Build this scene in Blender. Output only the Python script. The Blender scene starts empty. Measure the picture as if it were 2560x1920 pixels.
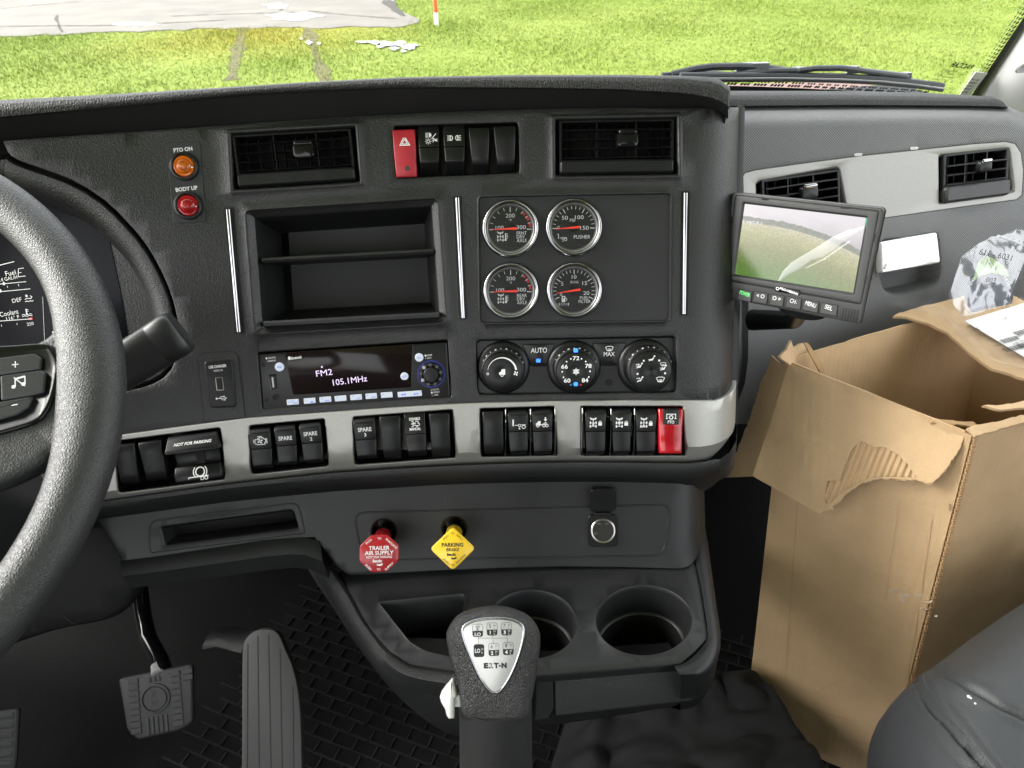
import bpy, bmesh, math, random
import numpy as np
from mathutils import Vector, Matrix
from mathutils.geometry import delaunay_2d_cdt
random.seed(7)
R_ = math.radians
sc = bpy.context.scene

# ------------------------------------------------------------------ camera
FPX = 1775.0                 # focal length in pixels of the 2560 wide photograph
PITCH, ROLL, HC = R_(34), R_(1.5), 1.08
EYE = Vector((0, 0, HC))
_r, _u = Vector((1, 0, 0)), Vector((0, math.sin(PITCH), math.cos(PITCH)))
FW = Vector((0, math.cos(PITCH), -math.sin(PITCH)))
CR = math.cos(ROLL) * _r - math.sin(ROLL) * _u
CU = math.sin(ROLL) * _r + math.cos(ROLL) * _u
cam_d = bpy.data.cameras.new('camera')
cam_d.sensor_width = 36; cam_d.lens = 36 * FPX / 2560
cam_d.clip_start = .02; cam_d.clip_end = 2000
cam_d.dof.use_dof = True; cam_d.dof.focus_distance = .74; cam_d.dof.aperture_fstop = 16
cam = bpy.data.objects.new('camera', cam_d); sc.collection.objects.link(cam)
cam.matrix_world = Matrix(((CR.x, CU.x, -FW.x, EYE.x), (CR.y, CU.y, -FW.y, EYE.y), (CR.z, CU.z, -FW.z, EYE.z), (0, 0, 0, 1)))
sc.camera = cam

# ------------------------------------------------------------------ sky, sun, exposure (overcast day)
SUN_EL, SUN_AZ = R_(30), R_(-85)      # azimuth from +Y clockwise: beyond the driver's door
world = bpy.data.worlds.new('World'); sc.world = world; world.use_nodes = True
wn = world.node_tree; wn.nodes.clear()
sky = wn.nodes.new('ShaderNodeTexSky'); sky.sky_type = 'NISHITA'; sky.sun_disc = False
sky.sun_elevation = SUN_EL; sky.sun_rotation = SUN_AZ
sky.air_density = 1.0; sky.dust_density = 6.0; sky.ozone_density = 1.0
hs = wn.nodes.new('ShaderNodeHueSaturation'); hs.inputs['Saturation'].default_value = .22
bg = wn.nodes.new('ShaderNodeBackground'); bg.inputs['Strength'].default_value = .15
wo = wn.nodes.new('ShaderNodeOutputWorld')
gm_ = wn.nodes.new('ShaderNodeGamma'); gm_.inputs[1].default_value = .55          # thick cloud evens the sky out
wn.links.new(sky.outputs[0], hs.inputs['Color']); wn.links.new(hs.outputs[0], gm_.inputs[0]); wn.links.new(gm_.outputs[0], bg.inputs[0]); wn.links.new(bg.outputs[0], wo.inputs[0])
sun_d = bpy.data.lights.new('sun', 'SUN'); sun_d.energy = .42; sun_d.angle = R_(25); sun_d.color = (1, .97, .92)
sun = bpy.data.objects.new('sun', sun_d); sc.collection.objects.link(sun)
_sd = Vector((math.sin(SUN_AZ) * math.cos(SUN_EL), math.cos(SUN_AZ) * math.cos(SUN_EL), math.sin(SUN_EL)))
sun.rotation_euler = _sd.to_track_quat('Z', 'Y').to_euler()
vs = sc.view_settings; vs.view_transform = 'Standard'; vs.look = 'None'; vs.exposure = 3.7; vs.gamma = 1.0
vs.use_curve_mapping = False
sc.cycles.use_denoising = True
sc.cycles.max_bounces = 6; sc.cycles.diffuse_bounces = 4; sc.cycles.glossy_bounces = 3
sc.cycles.transparent_max_bounces = 10; sc.cycles.transmission_bounces = 4
sc.cycles.caustics_reflective = False; sc.cycles.caustics_refractive = False

# ------------------------------------------------------------------ materials
MATS = {}
def mat(name, col, rough=.5, metal=0., bump=None, spec=.5, coat=0., emit=None, estr=1., var=None, alpha=None, trans=0., dust=None):
    """bump = (kind, scale, strength, distance); var = (scale, amount) colour variation"""
    if name in MATS: return MATS[name]
    m = bpy.data.materials.new(name); m.use_nodes = True
    nt = m.node_tree; b = nt.nodes['Principled BSDF']
    b.inputs['Base Color'].default_value = (*col, 1)
    b.inputs['Roughness'].default_value = rough; b.inputs['Metallic'].default_value = metal
    b.inputs['Specular IOR Level'].default_value = spec; b.inputs['Coat Weight'].default_value = coat
    b.inputs['Transmission Weight'].default_value = trans
    tc = nt.nodes.new('ShaderNodeTexCoord'); gm = nt.nodes.new('ShaderNodeNewGeometry')
    pos = gm.outputs['Position']
    if emit:
        b.inputs['Emission Color'].default_value = (*emit, 1); b.inputs['Emission Strength'].default_value = estr
    if bump:
        for k, bp in enumerate(bump if isinstance(bump, list) else [bump]):
            kind, scl, st, dist = bp
            if kind == 'noise':
                t = nt.nodes.new('ShaderNodeTexNoise'); t.inputs['Scale'].default_value = scl; t.inputs['Detail'].default_value = 2; out = t.outputs['Fac']
            elif kind == 'leather':
                t = nt.nodes.new('ShaderNodeTexVoronoi'); t.feature = 'DISTANCE_TO_EDGE'; t.inputs['Scale'].default_value = scl; out = t.outputs['Distance']
                nz = nt.nodes.new('ShaderNodeTexNoise'); nz.inputs['Scale'].default_value = scl * .6
                nt.links.new(pos, nz.inputs['Vector'])
                mx = nt.nodes.new('ShaderNodeVectorMath'); mx.operation = 'MULTIPLY_ADD'
                nt.links.new(nz.outputs['Color'], mx.inputs[0]); mx.inputs[1].default_value = (.8 / scl,) * 3; nt.links.new(pos, mx.inputs[2])
                nt.links.new(mx.outputs[0], t.inputs['Vector'])
                rp = nt.nodes.new('ShaderNodeValToRGB'); rp.color_ramp.elements[1].position = .35
                nt.links.new(out, rp.inputs[0]); out = rp.outputs[0]
            elif kind == 'wave':
                t = nt.nodes.new('ShaderNodeTexWave'); t.bands_direction = 'DIAGONAL'; t.inputs['Scale'].default_value = scl; t.inputs['Distortion'].default_value = .3; out = t.outputs['Fac']
            elif kind == 'voro':
                t = nt.nodes.new('ShaderNodeTexVoronoi'); t.inputs['Scale'].default_value = scl; out = t.outputs['Distance']
            if kind != 'leather': nt.links.new(pos, t.inputs['Vector'])
            bn = nt.nodes.new('ShaderNodeBump'); bn.inputs['Strength'].default_value = st; bn.inputs['Distance'].default_value = dist
            nt.links.new(out, bn.inputs['Height'])
            if k: nt.links.new(prev.outputs[0], bn.inputs['Normal'])
            prev = bn
        nt.links.new(prev.outputs[0], b.inputs['Normal'])
    if var:
        t = nt.nodes.new('ShaderNodeTexNoise'); t.inputs['Scale'].default_value = var[0]; t.inputs['Detail'].default_value = 5
        nt.links.new(pos, t.inputs['Vector'])
        rp = nt.nodes.new('ShaderNodeValToRGB')
        a = var[1]
        rp.color_ramp.elements[0].position = .3; rp.color_ramp.elements[1].position = .7
        rp.color_ramp.elements[0].color = (*[c * (1 - a) for c in col], 1); rp.color_ramp.elements[1].color = (*[min(1, c * (1 + a)) for c in col], 1)
        nt.links.new(t.outputs['Fac'], rp.inputs[0]); nt.links.new(rp.outputs[0], b.inputs['Base Color'])
        mr = nt.nodes.new('ShaderNodeMapRange'); mr.inputs['To Min'].default_value = max(0, rough - .08); mr.inputs['To Max'].default_value = min(1, rough + .08)
        nt.links.new(t.outputs['Fac'], mr.inputs[0]); nt.links.new(mr.outputs[0], b.inputs['Roughness'])
    if dust:
        v = nt.nodes.new('ShaderNodeTexVoronoi'); v.inputs['Scale'].default_value = dust; nt.links.new(pos, v.inputs['Vector'])
        a = nt.nodes.new('ShaderNodeMath'); a.operation = 'LESS_THAN'; a.inputs[1].default_value = .045; nt.links.new(v.outputs['Distance'], a.inputs[0])
        sp = nt.nodes.new('ShaderNodeSeparateColor'); nt.links.new(v.outputs['Color'], sp.inputs[0])
        c_ = nt.nodes.new('ShaderNodeMath'); c_.operation = 'GREATER_THAN'; c_.inputs[1].default_value = .72; nt.links.new(sp.outputs[0], c_.inputs[0])
        mm = nt.nodes.new('ShaderNodeMath'); mm.operation = 'MULTIPLY'; nt.links.new(a.outputs[0], mm.inputs[0]); nt.links.new(c_.outputs[0], mm.inputs[1])
        mx = nt.nodes.new('ShaderNodeMix'); mx.data_type = 'RGBA'; nt.links.new(mm.outputs[0], mx.inputs[0]); mx.inputs[7].default_value = (.16, .155, .145, 1)
        if b.inputs['Base Color'].is_linked: nt.links.new(b.inputs['Base Color'].links[0].from_socket, mx.inputs[6])
        else: mx.inputs[6].default_value = (*col, 1)
        nt.links.new(mx.outputs[2], b.inputs['Base Color'])
    if alpha is not None: b.inputs['Alpha'].default_value = alpha
    MATS[name] = m
    return m

def film(name, tint, glossw, rough, extra=0., milk=0.):
    """thin clear sheet: mostly see-through, a little sheen"""
    m = bpy.data.materials.new(name); m.use_nodes = True; nt = m.node_tree; nt.nodes.clear()
    o = nt.nodes.new('ShaderNodeOutputMaterial'); t = nt.nodes.new('ShaderNodeBsdfTransparent'); t.inputs[0].default_value = (*tint, 1)
    g = nt.nodes.new('ShaderNodeBsdfGlossy'); g.inputs['Roughness'].default_value = rough
    fr = nt.nodes.new('ShaderNodeFresnel'); fr.inputs[0].default_value = 1.45
    ma = nt.nodes.new('ShaderNodeMath'); ma.operation = 'MULTIPLY_ADD'; ma.inputs[1].default_value = glossw; ma.inputs[2].default_value = extra
    mx = nt.nodes.new('ShaderNodeMixShader')
    nt.links.new(fr.outputs[0], ma.inputs[0]); nt.links.new(ma.outputs[0], mx.inputs[0]); nt.links.new(t.outputs[0], mx.inputs[1]); nt.links.new(g.outputs[0], mx.inputs[2])
    if milk:
        df_ = nt.nodes.new('ShaderNodeBsdfDiffuse'); df_.inputs[0].default_value = (.85, .87, .9, 1); m2 = nt.nodes.new('ShaderNodeMixShader'); m2.inputs[0].default_value = milk
        nt.links.new(mx.outputs[0], m2.inputs[1]); nt.links.new(df_.outputs[0], m2.inputs[2]); mx = m2
    nt.links.new(mx.outputs[0], o.inputs[0]); MATS[name] = m
    return m

DASH = mat('dash_plastic', (.0115, .0120, .0125), .40, spec=.6, bump=[('noise', 620, .55, .0009), ('noise', 1500, .3, .0005)], var=(25, .12), dust=110)
DASH2 = mat('gauge_plate_plastic', (.0105, .011, .012), .46, bump=[('leather', 900, .25, .0003)], var=(20, .1))
LOWER = mat('lower_plastic', (.0125, .013, .0137), .45, spec=.42, bump=('noise', 1300, .25, .0004), var=(18, .14), dust=90)
BLACK = mat('black_plastic', (.005, .0052, .0055), .38, spec=.3, var=(40, .2))
SWITCH = mat('switch_plastic', (.0065, .0068, .0072), .38, spec=.35, bump=('noise', 2500, .12, .0002), var=(60, .15))
GLOSS = mat('gloss_black', (.006, .006, .007), .16, spec=.35)
DGLASS = mat('display_black', (.004, .004, .006), .2, spec=.12)
VOID = mat('void_black', (.006, .006, .006), .8)
LEATHER = mat('pad_leather', (.0115, .012, .012), .55, bump=[('leather', 420, .55, .0010)], var=(14, .1))
RIMLEATHER = mat('rim_leather', (.029, .030, .031), .45, bump=[('leather', 560, .30, .0008)], var=(14, .1))
TRAYLEATHER = mat('tray_leather', (.018, .0185, .019), .45, bump=[('leather', 650, .5, .0008)], var=(14, .1))
WOVEN = mat('woven_vinyl', (.155, .158, .160), .5, bump=[('wave', 150, .6, .0012)], var=(8, .08))
VINYL = mat('dash_vinyl', (.12, .122, .125), .5, bump=[('leather', 600, .25, .0005)], var=(8, .08))
SILVER = mat('silver_trim', (.38, .376, .35), .40, metal=.5, bump=('noise', 1800, .12, .0003), var=(500, .06))
CHROME = mat('chrome', (.36, .36, .375), .09, metal=1.)
STEEL = mat('brushed_steel', (.50, .50, .485), .34, metal=.45, bump=('noise', 900, .05, .0002))
WHITE = mat('white_print', (.80, .80, .80), .6)
GREYP = mat('grey_print', (.45, .45, .46), .6)
BLACKP = mat('black_print', (.012, .012, .014), .6)
REDP = mat('red_paint', (.55, .03, .03), .5)
REDPL = mat('red_plastic', (.42, .022, .035), .42, var=(60, .08))
REDK = mat('red_knob_plastic', (.36, .012, .018), .32, coat=.2, var=(40, .08))
YELK = mat('yellow_knob_plastic', (.80, .52, .025), .32, coat=.2, var=(40, .05))
REDLENS = mat('red_lens', (.38, .006, .012), .2, coat=.4)
AMBLENS = mat('amber_lens', (.62, .14, .01), .18, coat=.5)
NEEDLE = mat('needle_red', (.80, .05, .03), .5, emit=(1, .06, .03), estr=0.0214)
BLUELED = mat('blue_led', (.02, .1, .6), .4, emit=(.03, .17, 1), estr=0.1964)
LCD = mat('lcd_glow', (.6, .5, .7), .5, emit=(.80, .66, .95), estr=0.0571)
DISP = mat('display_glow', (.7, .7, .7), .5, emit=(.9, .9, .85), estr=0.0357)
DISPRED = mat('display_red', (.6, .03, .03), .5, emit=(1, .05, .05), estr=0.0500)
GREENLED = mat('green_lit_print', (.1, .6, .15), .5, emit=(.12, .9, .2), estr=0.0464)
BTNWHITE = mat('backlit_button', (.62, .66, .74), .35, emit=(.5, .6, 1), estr=0.0071)
BTNBLUE = mat('button_blue_print', (.12, .22, .75), .5, emit=(.1, .2, 1), estr=0.0179)
RUBBER = mat('pedal_rubber', (.024, .024, .0245), .6, bump=('noise', 700, .25, .0006), var=(30, .15))
FLOORM = mat('floor_rubber', (.005, .005, .0052), .6, spec=.15, bump=('noise', 300, .3, .001), var=(10, .25))
FABRIC = mat('black_fabric', (.008, .008, .009), .9, bump=('noise', 900, .5, .001))
MONI = mat('monitor_plastic', (.024, .024, .025), .4, bump=('noise', 2500, .1, .0002), var=(50, .08))
PILLAR = mat('pillar_trim', (.55, .56, .55), .6, bump=('noise', 900, .15, .0005), var=(6, .04))
SEATL = mat('seat_leather', (.026, .028, .0305), .52, bump=[('leather', 480, .25, .0008)], var=(9, .08))
STITCH = mat('stitch_thread', (.045, .047, .05), .7)
CARD = None
IVORY = mat('ivory_plastic', (.68, .68, .64), .35, var=(40, .04))
PAPER = mat('paper', (.78, .78, .76), .7, var=(20, .03))
CLEAR = film('clear_film', (.97, .98, .98), 1.2, .12, .05)
GLASS = film('window_glass', (.97, .985, .975), .9, .0)
GAUGEGLASS = film('gauge_glass', (1, 1, 1), .55, .02)

# ------------------------------------------------------------------ mesh helpers
class MB:
    def __init__(s): s.v = []; s.f = []
    def add(s, v, f):
        o = len(s.v); s.v += [Vector(p) for p in v]; s.f += [tuple(i + o for i in q) for q in f]; return s
    def join(s, o): return s.add(o.v, o.f)
    def xf(s, M): s.v = [M @ p for p in s.v]; return s
    def map(s, fn): s.v = [Vector(fn(p)) for p in s.v]; return s

WM = {}
COL = sc.collection
def thing(name, label, cat, M=None, group=None, kind=None):
    o = bpy.data.objects.new(name, None); COL.objects.link(o); o.empty_display_size = .02
    M = M or Matrix.Identity(4); o.matrix_world = M; WM[o] = M
    o['label'] = label; o['category'] = cat
    if group: o['group'] = group
    if kind: o['kind'] = kind
    return o
def part(name, mb, m, parent=None, smooth=True, angle=35, local=False, kind=None, label=None):
    """mesh in world coordinates (or already in the parent's, local=True)"""
    me = bpy.data.meshes.new(name)
    vs_ = mb.v
    if parent is not None and not local:
        Mi = WM[parent].inverted(); vs_ = [Mi @ p for p in vs_]
    me.from_pydata([tuple(p) for p in vs_], [], mb.f)
    me.materials.append(m)
    me.validate(); me.update()
    if smooth:
        me.polygons.foreach_set('use_smooth', [True] * len(me.polygons))
        me.set_sharp_from_angle(angle=R_(angle))
    o = bpy.data.objects.new(name, me); COL.objects.link(o)
    if parent is not None: o.parent = parent; WM[o] = WM[parent]
    else: WM[o] = Matrix.Identity(4)
    if kind: o['kind'] = kind
    if label: o['label'] = label
    return o
def tag(o, label, cat, group=None, kind=None):
    o['label'] = label; o['category'] = cat
    if group: o['group'] = group
    if kind: o['kind'] = kind
    return o
def fixn(mb):
    bm = bmesh.new(); vs_ = [bm.verts.new(p) for p in mb.v]
    for f in mb.f:
        try: bm.faces.new([vs_[i] for i in f])
        except ValueError: pass
    bmesh.ops.recalc_face_normals(bm, faces=bm.faces)
    bm.verts.index_update()
    r = MB(); r.v = [v.co.copy() for v in bm.verts]; r.f = [tuple(v.index for v in f.verts) for f in bm.faces]; bm.free()
    return r

def rr(w, h, r, n=5, cx=0, cy=0):
    r = min(r, w / 2 - 1e-6, h / 2 - 1e-6); out = []
    for k, (sx, sy) in enumerate(((1, 1), (-1, 1), (-1, -1), (1, -1))):
        for i in range(n + 1):
            a = math.pi / 2 * (k + i / n)
            out.append((cx + sx * (w / 2 - r) + r * math.cos(a), cy + sy * (h / 2 - r) + r * math.sin(a)))
    return out
def rq(TL, TR, BR, BL, r, n=5):
    c = [Vector(p) for p in (TL, TR, BR, BL)]; out = []
    rs = r if isinstance(r, (list, tuple)) else [r] * 4
    for i in range(4):
        p = c[i]; a = (c[i - 1] - p); b = (c[(i + 1) % 4] - p); q = rs[i]
        A = p + a.normalized() * min(q, a.length * .49); B = p + b.normalized() * min(q, b.length * .49)
        for k in range(n + 1):
            t = k / n; out.append(tuple(A * (1 - t) ** 2 + p * 2 * t * (1 - t) + B * t * t))
    return out
def circ(cx, cy, rx, ry=None, n=40):
    ry = ry or rx
    return [(cx + rx * math.cos(2 * math.pi * i / n), cy + ry * math.sin(2 * math.pi * i / n)) for i in range(n)]
def dens(pts, step, closed=True):
    out = []; m = len(pts)
    for i in range(m if closed else m - 1):
        a, b = Vector(pts[i]), Vector(pts[(i + 1) % m]); k = max(1, int((b - a).length / step))
        for j in range(k): out.append(tuple(a.lerp(b, j / k)))
    if not closed: out.append(tuple(pts[-1]))
    return out
def spline(pts, n=8, closed=False):
    """Catmull-Rom through points of any dimension"""
    P = [Vector(p) for p in pts]; m = len(P); out = []
    for i in range(m if closed else m - 1):
        p1, p2 = P[i], P[(i + 1) % m]
        p0 = P[i - 1] if (i > 0 or closed) else p1 * 2 - p2
        p3 = P[(i + 2) % m] if (i + 2 < m or closed) else p2 * 2 - p1
        for k in range(n):
            t = k / n
            out.append(.5 * ((2 * p1) + (p2 - p0) * t + (2 * p0 - 5 * p1 + 4 * p2 - p3) * t * t + (3 * p1 - p0 - 3 * p2 + p3) * t ** 3))
    if not closed: out.append(P[-1].copy())
    return out
def area2(pts): return .5 * sum(pts[i - 1][0] * pts[i][1] - pts[i][0] * pts[i - 1][1] for i in range(len(pts)))
def offset(pts, d):
    """move a closed 2-D outline inward by d (any winding)"""
    m = len(pts); s = 1 if area2(pts) > 0 else -1; out = []
    for i in range(m):
        a, p, b = Vector(pts[i - 1][:2]), Vector(pts[i][:2]), Vector(pts[(i + 1) % m][:2])
        e1 = (p - a); e2 = (b - p)
        e1 = e1.normalized() if e1.length > 1e-9 else e2.normalized(); e2 = e2.normalized() if e2.length > 1e-9 else e1
        n1 = Vector((-e1.y, e1.x)) * s; n2 = Vector((-e2.y, e2.x)) * s
        nn = n1 + n2
        if nn.length < 1e-6: nn = n1
        nn = nn.normalized(); c = max(.5, nn.dot(n1))
        out.append(tuple(p + nn * d / c))
    return out
def loft(rings, cap0=False, cap1=True, closed=True):
    mb = MB(); n = len(rings[0])
    for r in rings: mb.v += [Vector(p) for p in r]
    for k in range(len(rings) - 1):
        for i in range(n if closed else n - 1):
            j = (i + 1) % n
            mb.f.append((k * n + i, k * n + j, (k + 1) * n + j, (k + 1) * n + i))
    if cap0: mb.f.append(tuple(reversed(range(n))))
    if cap1: mb.f.append(tuple((len(rings) - 1) * n + i for i in range(n)))
    return mb
def slab(outline, prof, cap0=True, cap1=True):
    """outline in local xy; prof = [(inset, z), ...] from back to front"""
    o = outline if area2(outline) > 0 else list(reversed(outline))
    return loft([[(*q, z) for q in (offset(o, i) if i else o)] for i, z in prof], cap0, cap1)
def lathe(prof, n=40, cap0=False, cap1=True, cx=0, cy=0):
    return loft([[(*q, z) for q in circ(cx, cy, max(r, 1e-5), n=n)] for r, z in prof], cap0, cap1)
def tube(path, rad, n=10, caps=True, closed=False, squash=None):
    P = [Vector(p) for p in path]; m = len(P); rings = []
    up = Vector((0, 0, 1)); prev = None
    for i in range(m):
        if closed: t = (P[(i + 1) % m] - P[i - 1]).normalized()
        else: t = (P[min(i + 1, m - 1)] - P[max(i - 1, 0)]).normalized()
        if prev is None:
            a = up.cross(t)
            if a.length < 1e-3: a = Vector((1, 0, 0)).cross(t)
            a.normalize()
        else:
            a = prev - t * prev.dot(t); a.normalize()
        prev = a; b = t.cross(a)
        r = rad[i] if isinstance(rad, (list, tuple)) else rad
        rx, ry = r if isinstance(r, tuple) else (r, r)
        rings.append([P[i] + a * rx * math.cos(2 * math.pi * k / n) + b * ry * math.sin(2 * math.pi * k / n) for k in range(n)])
    if closed: rings.append(rings[0]); return fixn(loft(rings, False, False))
    return fixn(loft(rings, caps, caps))
def box(cx, cy, cz, w, h, d):
    x, y, z = w / 2, h / 2, d / 2
    v = [(cx + a * x, cy + b * y, cz + c * z) for a in (-1, 1) for b in (-1, 1) for c in (-1, 1)]
    return MB().add(v, [(0, 1, 3, 2), (4, 6, 7, 5), (0, 4, 5, 1), (2, 3, 7, 6), (0, 2, 6, 4), (1, 5, 7, 3)])
def inside(pt, poly):
    x, y = pt; c = False; n = len(poly); j = n - 1
    for i in range(n):
        xi, yi = poly[i]; xj, yj = poly[j]
        if (yi > y) != (yj > y) and x < (xj - xi) * (y - yi) / (yj - yi) + xi: c = not c
        j = i
    return c

# ------------------------------------------------------------------ from a place in the photograph to a place on a surface
def ray(px, py):
    return (FW + CR * ((px - 1280) / FPX) + CU * ((960 - py) / FPX))
def AT(px, py, depth): return EYE + ray(px, py) * depth
def project(P):
    d = Vector(P) - EYE; z = d.dot(FW); return 1280 + FPX * d.dot(CR) / z, 960 - FPX * d.dot(CU) / z

class Plane:
    def __init__(s, P, N, X=Vector((1, 0, 0))):
        s.O = Vector(P); s.n = Vector(N).normalized(); s.x = (X - s.n * X.dot(s.n)).normalized(); s.y = s.n.cross(s.x)
    def hit(s, px, py, off=0.):
        d = ray(px, py); O = s.O + s.n * off
        return EYE + d * ((O - EYE).dot(s.n) / d.dot(s.n))
    def uv(s, px, py, off=0.):
        q = s.hit(px, py, off) - s.O; return q.dot(s.x), q.dot(s.y)
    def P(s, u, v, off=0.): return s.O + s.x * u + s.y * v + s.n * off
    def tangent(s, u): return s.x
class Dash:
    """front of the dashboard: a leaning sheet, gently hollow in plan, rolling away at its passenger end"""
    def __init__(s, lean=R_(25), c=(1443, 960), dep=.775, roll=1735, rho=.052):
        s.LEAN = lean
        s.v = Vector((0, math.sin(s.LEAN), math.cos(s.LEAN))); s.n0 = Vector((0, -math.cos(s.LEAN), math.sin(s.LEAN)))
        s.O = AT(*c, dep); R = 2.45; ds = .004
        pts = []; ang = 0; p = Vector((s.O.x, s.O.y))
        # rightwards: slightly hollow, then the roll-over
        xs = AT(roll, c[1], dep).x; q = p.copy(); a = 0.; right = []; turned = 0.
        while turned < R_(86):
            q = q + Vector((math.cos(a), math.sin(a))) * (ds if q.x < xs else ds * .5)
            if q.x < xs: a -= ds / R
            else:
                a += ds * .5 / rho; turned += ds * .5 / rho
            right.append(q.copy())
        q = p.copy(); a = 0.; left = []
        for k in range(240):
            a += ds / R if a < R_(14) else 0
            q = q - Vector((math.cos(a), math.sin(a))) * ds; left.append(q.copy())
        s.pts = list(reversed(left)) + [p] + right
        s.S = [0.]
        for i in range(1, len(s.pts)): s.S.append(s.S[-1] + (s.pts[i] - s.pts[i - 1]).length)
        s.s_end = s.S[-1]; s.z0 = s.O.z
    def C(s, u):
        u = max(0, min(u, s.s_end)); lo = int(np.searchsorted(s.S, u)); lo = max(1, min(lo, len(s.S) - 1))
        t = (u - s.S[lo - 1]) / (s.S[lo] - s.S[lo - 1]); return s.pts[lo - 1].lerp(s.pts[lo], t)
    def tangent(s, u):
        e = .006; a, b = s.C(u - e), s.C(u + e); d = (b - a).normalized(); return Vector((d.x, d.y, 0))
    def normal(s, u): return s.tangent(u).cross(s.v).normalized()
    def P(s, u, v, off=0.):
        c = s.C(u); return Vector((c.x, c.y, s.z0)) + s.v * v + (s.normal(u) * off if off else Vector())
    def uv(s, px, py, off=0.):
        E = EYE - s.n0 * off; d = ray(px, py)
        k = s.v.xy / s.v.z                                # shear everything down along the lean to the reference level
        def flat(P): return Vector((P.x, P.y)) - k * (P.z - s.z0)
        A = flat(E); D = flat(E + d) - A
        best = None
        nrm = Vector((-D.y, D.x))
        prev = None
        for i, q in enumerate(s.pts):
            w = (q - A).dot(nrm)
            if prev is not None and (w > 0) != (prev > 0):
                t = prev / (prev - w); u = s.S[i - 1] + t * (s.S[i] - s.S[i - 1]); best = u; break
            prev = w
        if best is None: best = s.s_end if (s.pts[-1] - A).dot(nrm) * 1 < 0 or px > 1280 else 0.
        c = s.C(best); lam = (c - A).dot(D) / D.dot(D); P = E + d * lam
        return best, (P.z - s.z0) / s.v.z
    def hit(s, px, py, off=0.):
        u, v = s.uv(px, py, off); c = s.C(u); return Vector((c.x, c.y, s.z0)) + s.v * v + s.n0 * off
DS = Dash()

class Fr:
    """frame on a surface, local units = photograph pixels at that depth; x right, y up, z towards the viewer"""
    def __init__(s, surf, pl, pr, off=0., c=None):
        a, b = surf.hit(*pl, off), surf.hit(*pr, off); c = c or ((pl[0] + pr[0]) / 2, (pl[1] + pr[1]) / 2)
        u, v = surf.uv(*c); s.o = surf.hit(*c, off)
        x = (b - a); plen = math.hypot(pr[0] - pl[0], pr[1] - pl[1]); s.s = x.length / plen; x.normalize()
        n = surf.normal(u) if hasattr(surf, 'normal') else surf.n
        n = (n - x * n.dot(x)).normalized(); y = n.cross(x)
        s.x, s.y, s.n = x, y, n
        s.M = Matrix(((x.x, y.x, n.x, s.o.x), (x.y, y.y, n.y, s.o.y), (x.z, y.z, n.z, s.o.z), (0, 0, 0, 1)))
    def mb(s, m):                      # px units -> metres in the frame's own axes
        k = s.s; m.v = [p * k for p in m.v]; return m
class CF(Fr):
    """frame at a pixel and a depth, facing a given direction"""
    def __init__(s, px, py, depth, n=None, x=None):
        s.o = AT(px, py, depth); s.s = depth / FPX
        n = Vector(n).normalized() if n is not None else -ray(px, py).normalized()
        x = Vector(x) if x is not None else CR
        x = (x - n * x.dot(n)).normalized(); y = n.cross(x); s.x, s.y, s.n = x, y, n
        s.M = Matrix(((x.x, y.x, n.x, s.o.x), (x.y, y.y, n.y, s.o.y), (x.z, y.z, n.z, s.o.z), (0, 0, 0, 1)))
    def loc(s, px, py):                # photograph pixel -> local px coordinates on the frame's plane
        d = ray(px, py); P = EYE + d * ((s.o - EYE).dot(s.n) / d.dot(s.n)) - s.o
        return P.dot(s.x) / s.s, P.dot(s.y) / s.s
def frloc(fr, px, py):
    d = ray(px, py); P = EYE + d * ((fr.o - EYE).dot(fr.n) / d.dot(fr.n)) - fr.o
    return P.dot(fr.x) / fr.s, P.dot(fr.y) / fr.s

def sheet(surf, outline, holes=(), grid=.02, edge=None, uvin=False):
    """skin on a surface with openings; holes = [(outline_px, [(inset_m, off_m), ...], floor?)]"""
    U = (lambda pts: [tuple(p) for p in pts]) if uvin else (lambda pts: [surf.uv(*p) for p in pts])
    o = U(outline); hs_ = [U(h[0]) for h in holes]
    verts = [Vector(p) for p in o]; edges = [(i, (i + 1) % len(o)) for i in range(len(o))]
    for h in hs_:
        b = len(verts); verts += [Vector(p) for p in h]; edges += [(b + i, b + (i + 1) % len(h)) for i in range(len(h))]
    xs = [p[0] for p in o]; ys = [p[1] for p in o]
    gx = min(xs)
    while gx < max(xs):
        gy = min(ys)
        while gy < max(ys):
            if inside((gx, gy), o) and not any(inside((gx, gy), h) for h in hs_): verts.append(Vector((gx + random.uniform(-.1, .1) * grid, gy)))
            gy += grid
        gx += grid
    V, E_, Fc, *_ = delaunay_2d_cdt(verts, edges, [], 0, 1e-7)
    mb = MB(); mb.v = [surf.P(p.x, p.y) for p in V]
    for f in Fc:
        c = sum((V[i] for i in f), Vector((0, 0))) / len(f)
        if inside(c, o) and not any(inside(c, h) for h in hs_): mb.f.append(tuple(f))
    for hu, h in zip(hs_, holes):
        rings = [[surf.P(*q, 0) for q in hu]]
        for ins, off in h[1]: rings.append([surf.P(*q, off) for q in offset(hu, ins)])
        mb.join(loft(rings, False, h[2] if len(h) > 2 else False))
    if edge:
        rings = [[surf.P(*q, 0) for q in o]]
        for ins, off in edge: rings.append([surf.P(*q, off) for q in offset(o, -ins)])
        mb.join(loft(rings, False, False))
    bm = bmesh.new(); vv = [bm.verts.new(p) for p in mb.v]
    for f in mb.f:
        try: bm.faces.new([vv[i] for i in f])
        except ValueError: pass
    bmesh.ops.remove_doubles(bm, verts=bm.verts, dist=1e-6)
    bmesh.ops.recalc_face_normals(bm, faces=bm.faces)
    bm.verts.index_update(); r = MB(); r.v = [v.co.copy() for v in bm.verts]; r.f = [tuple(v.index for v in f.verts) for f in bm.faces]; bm.free()
    return r

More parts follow.
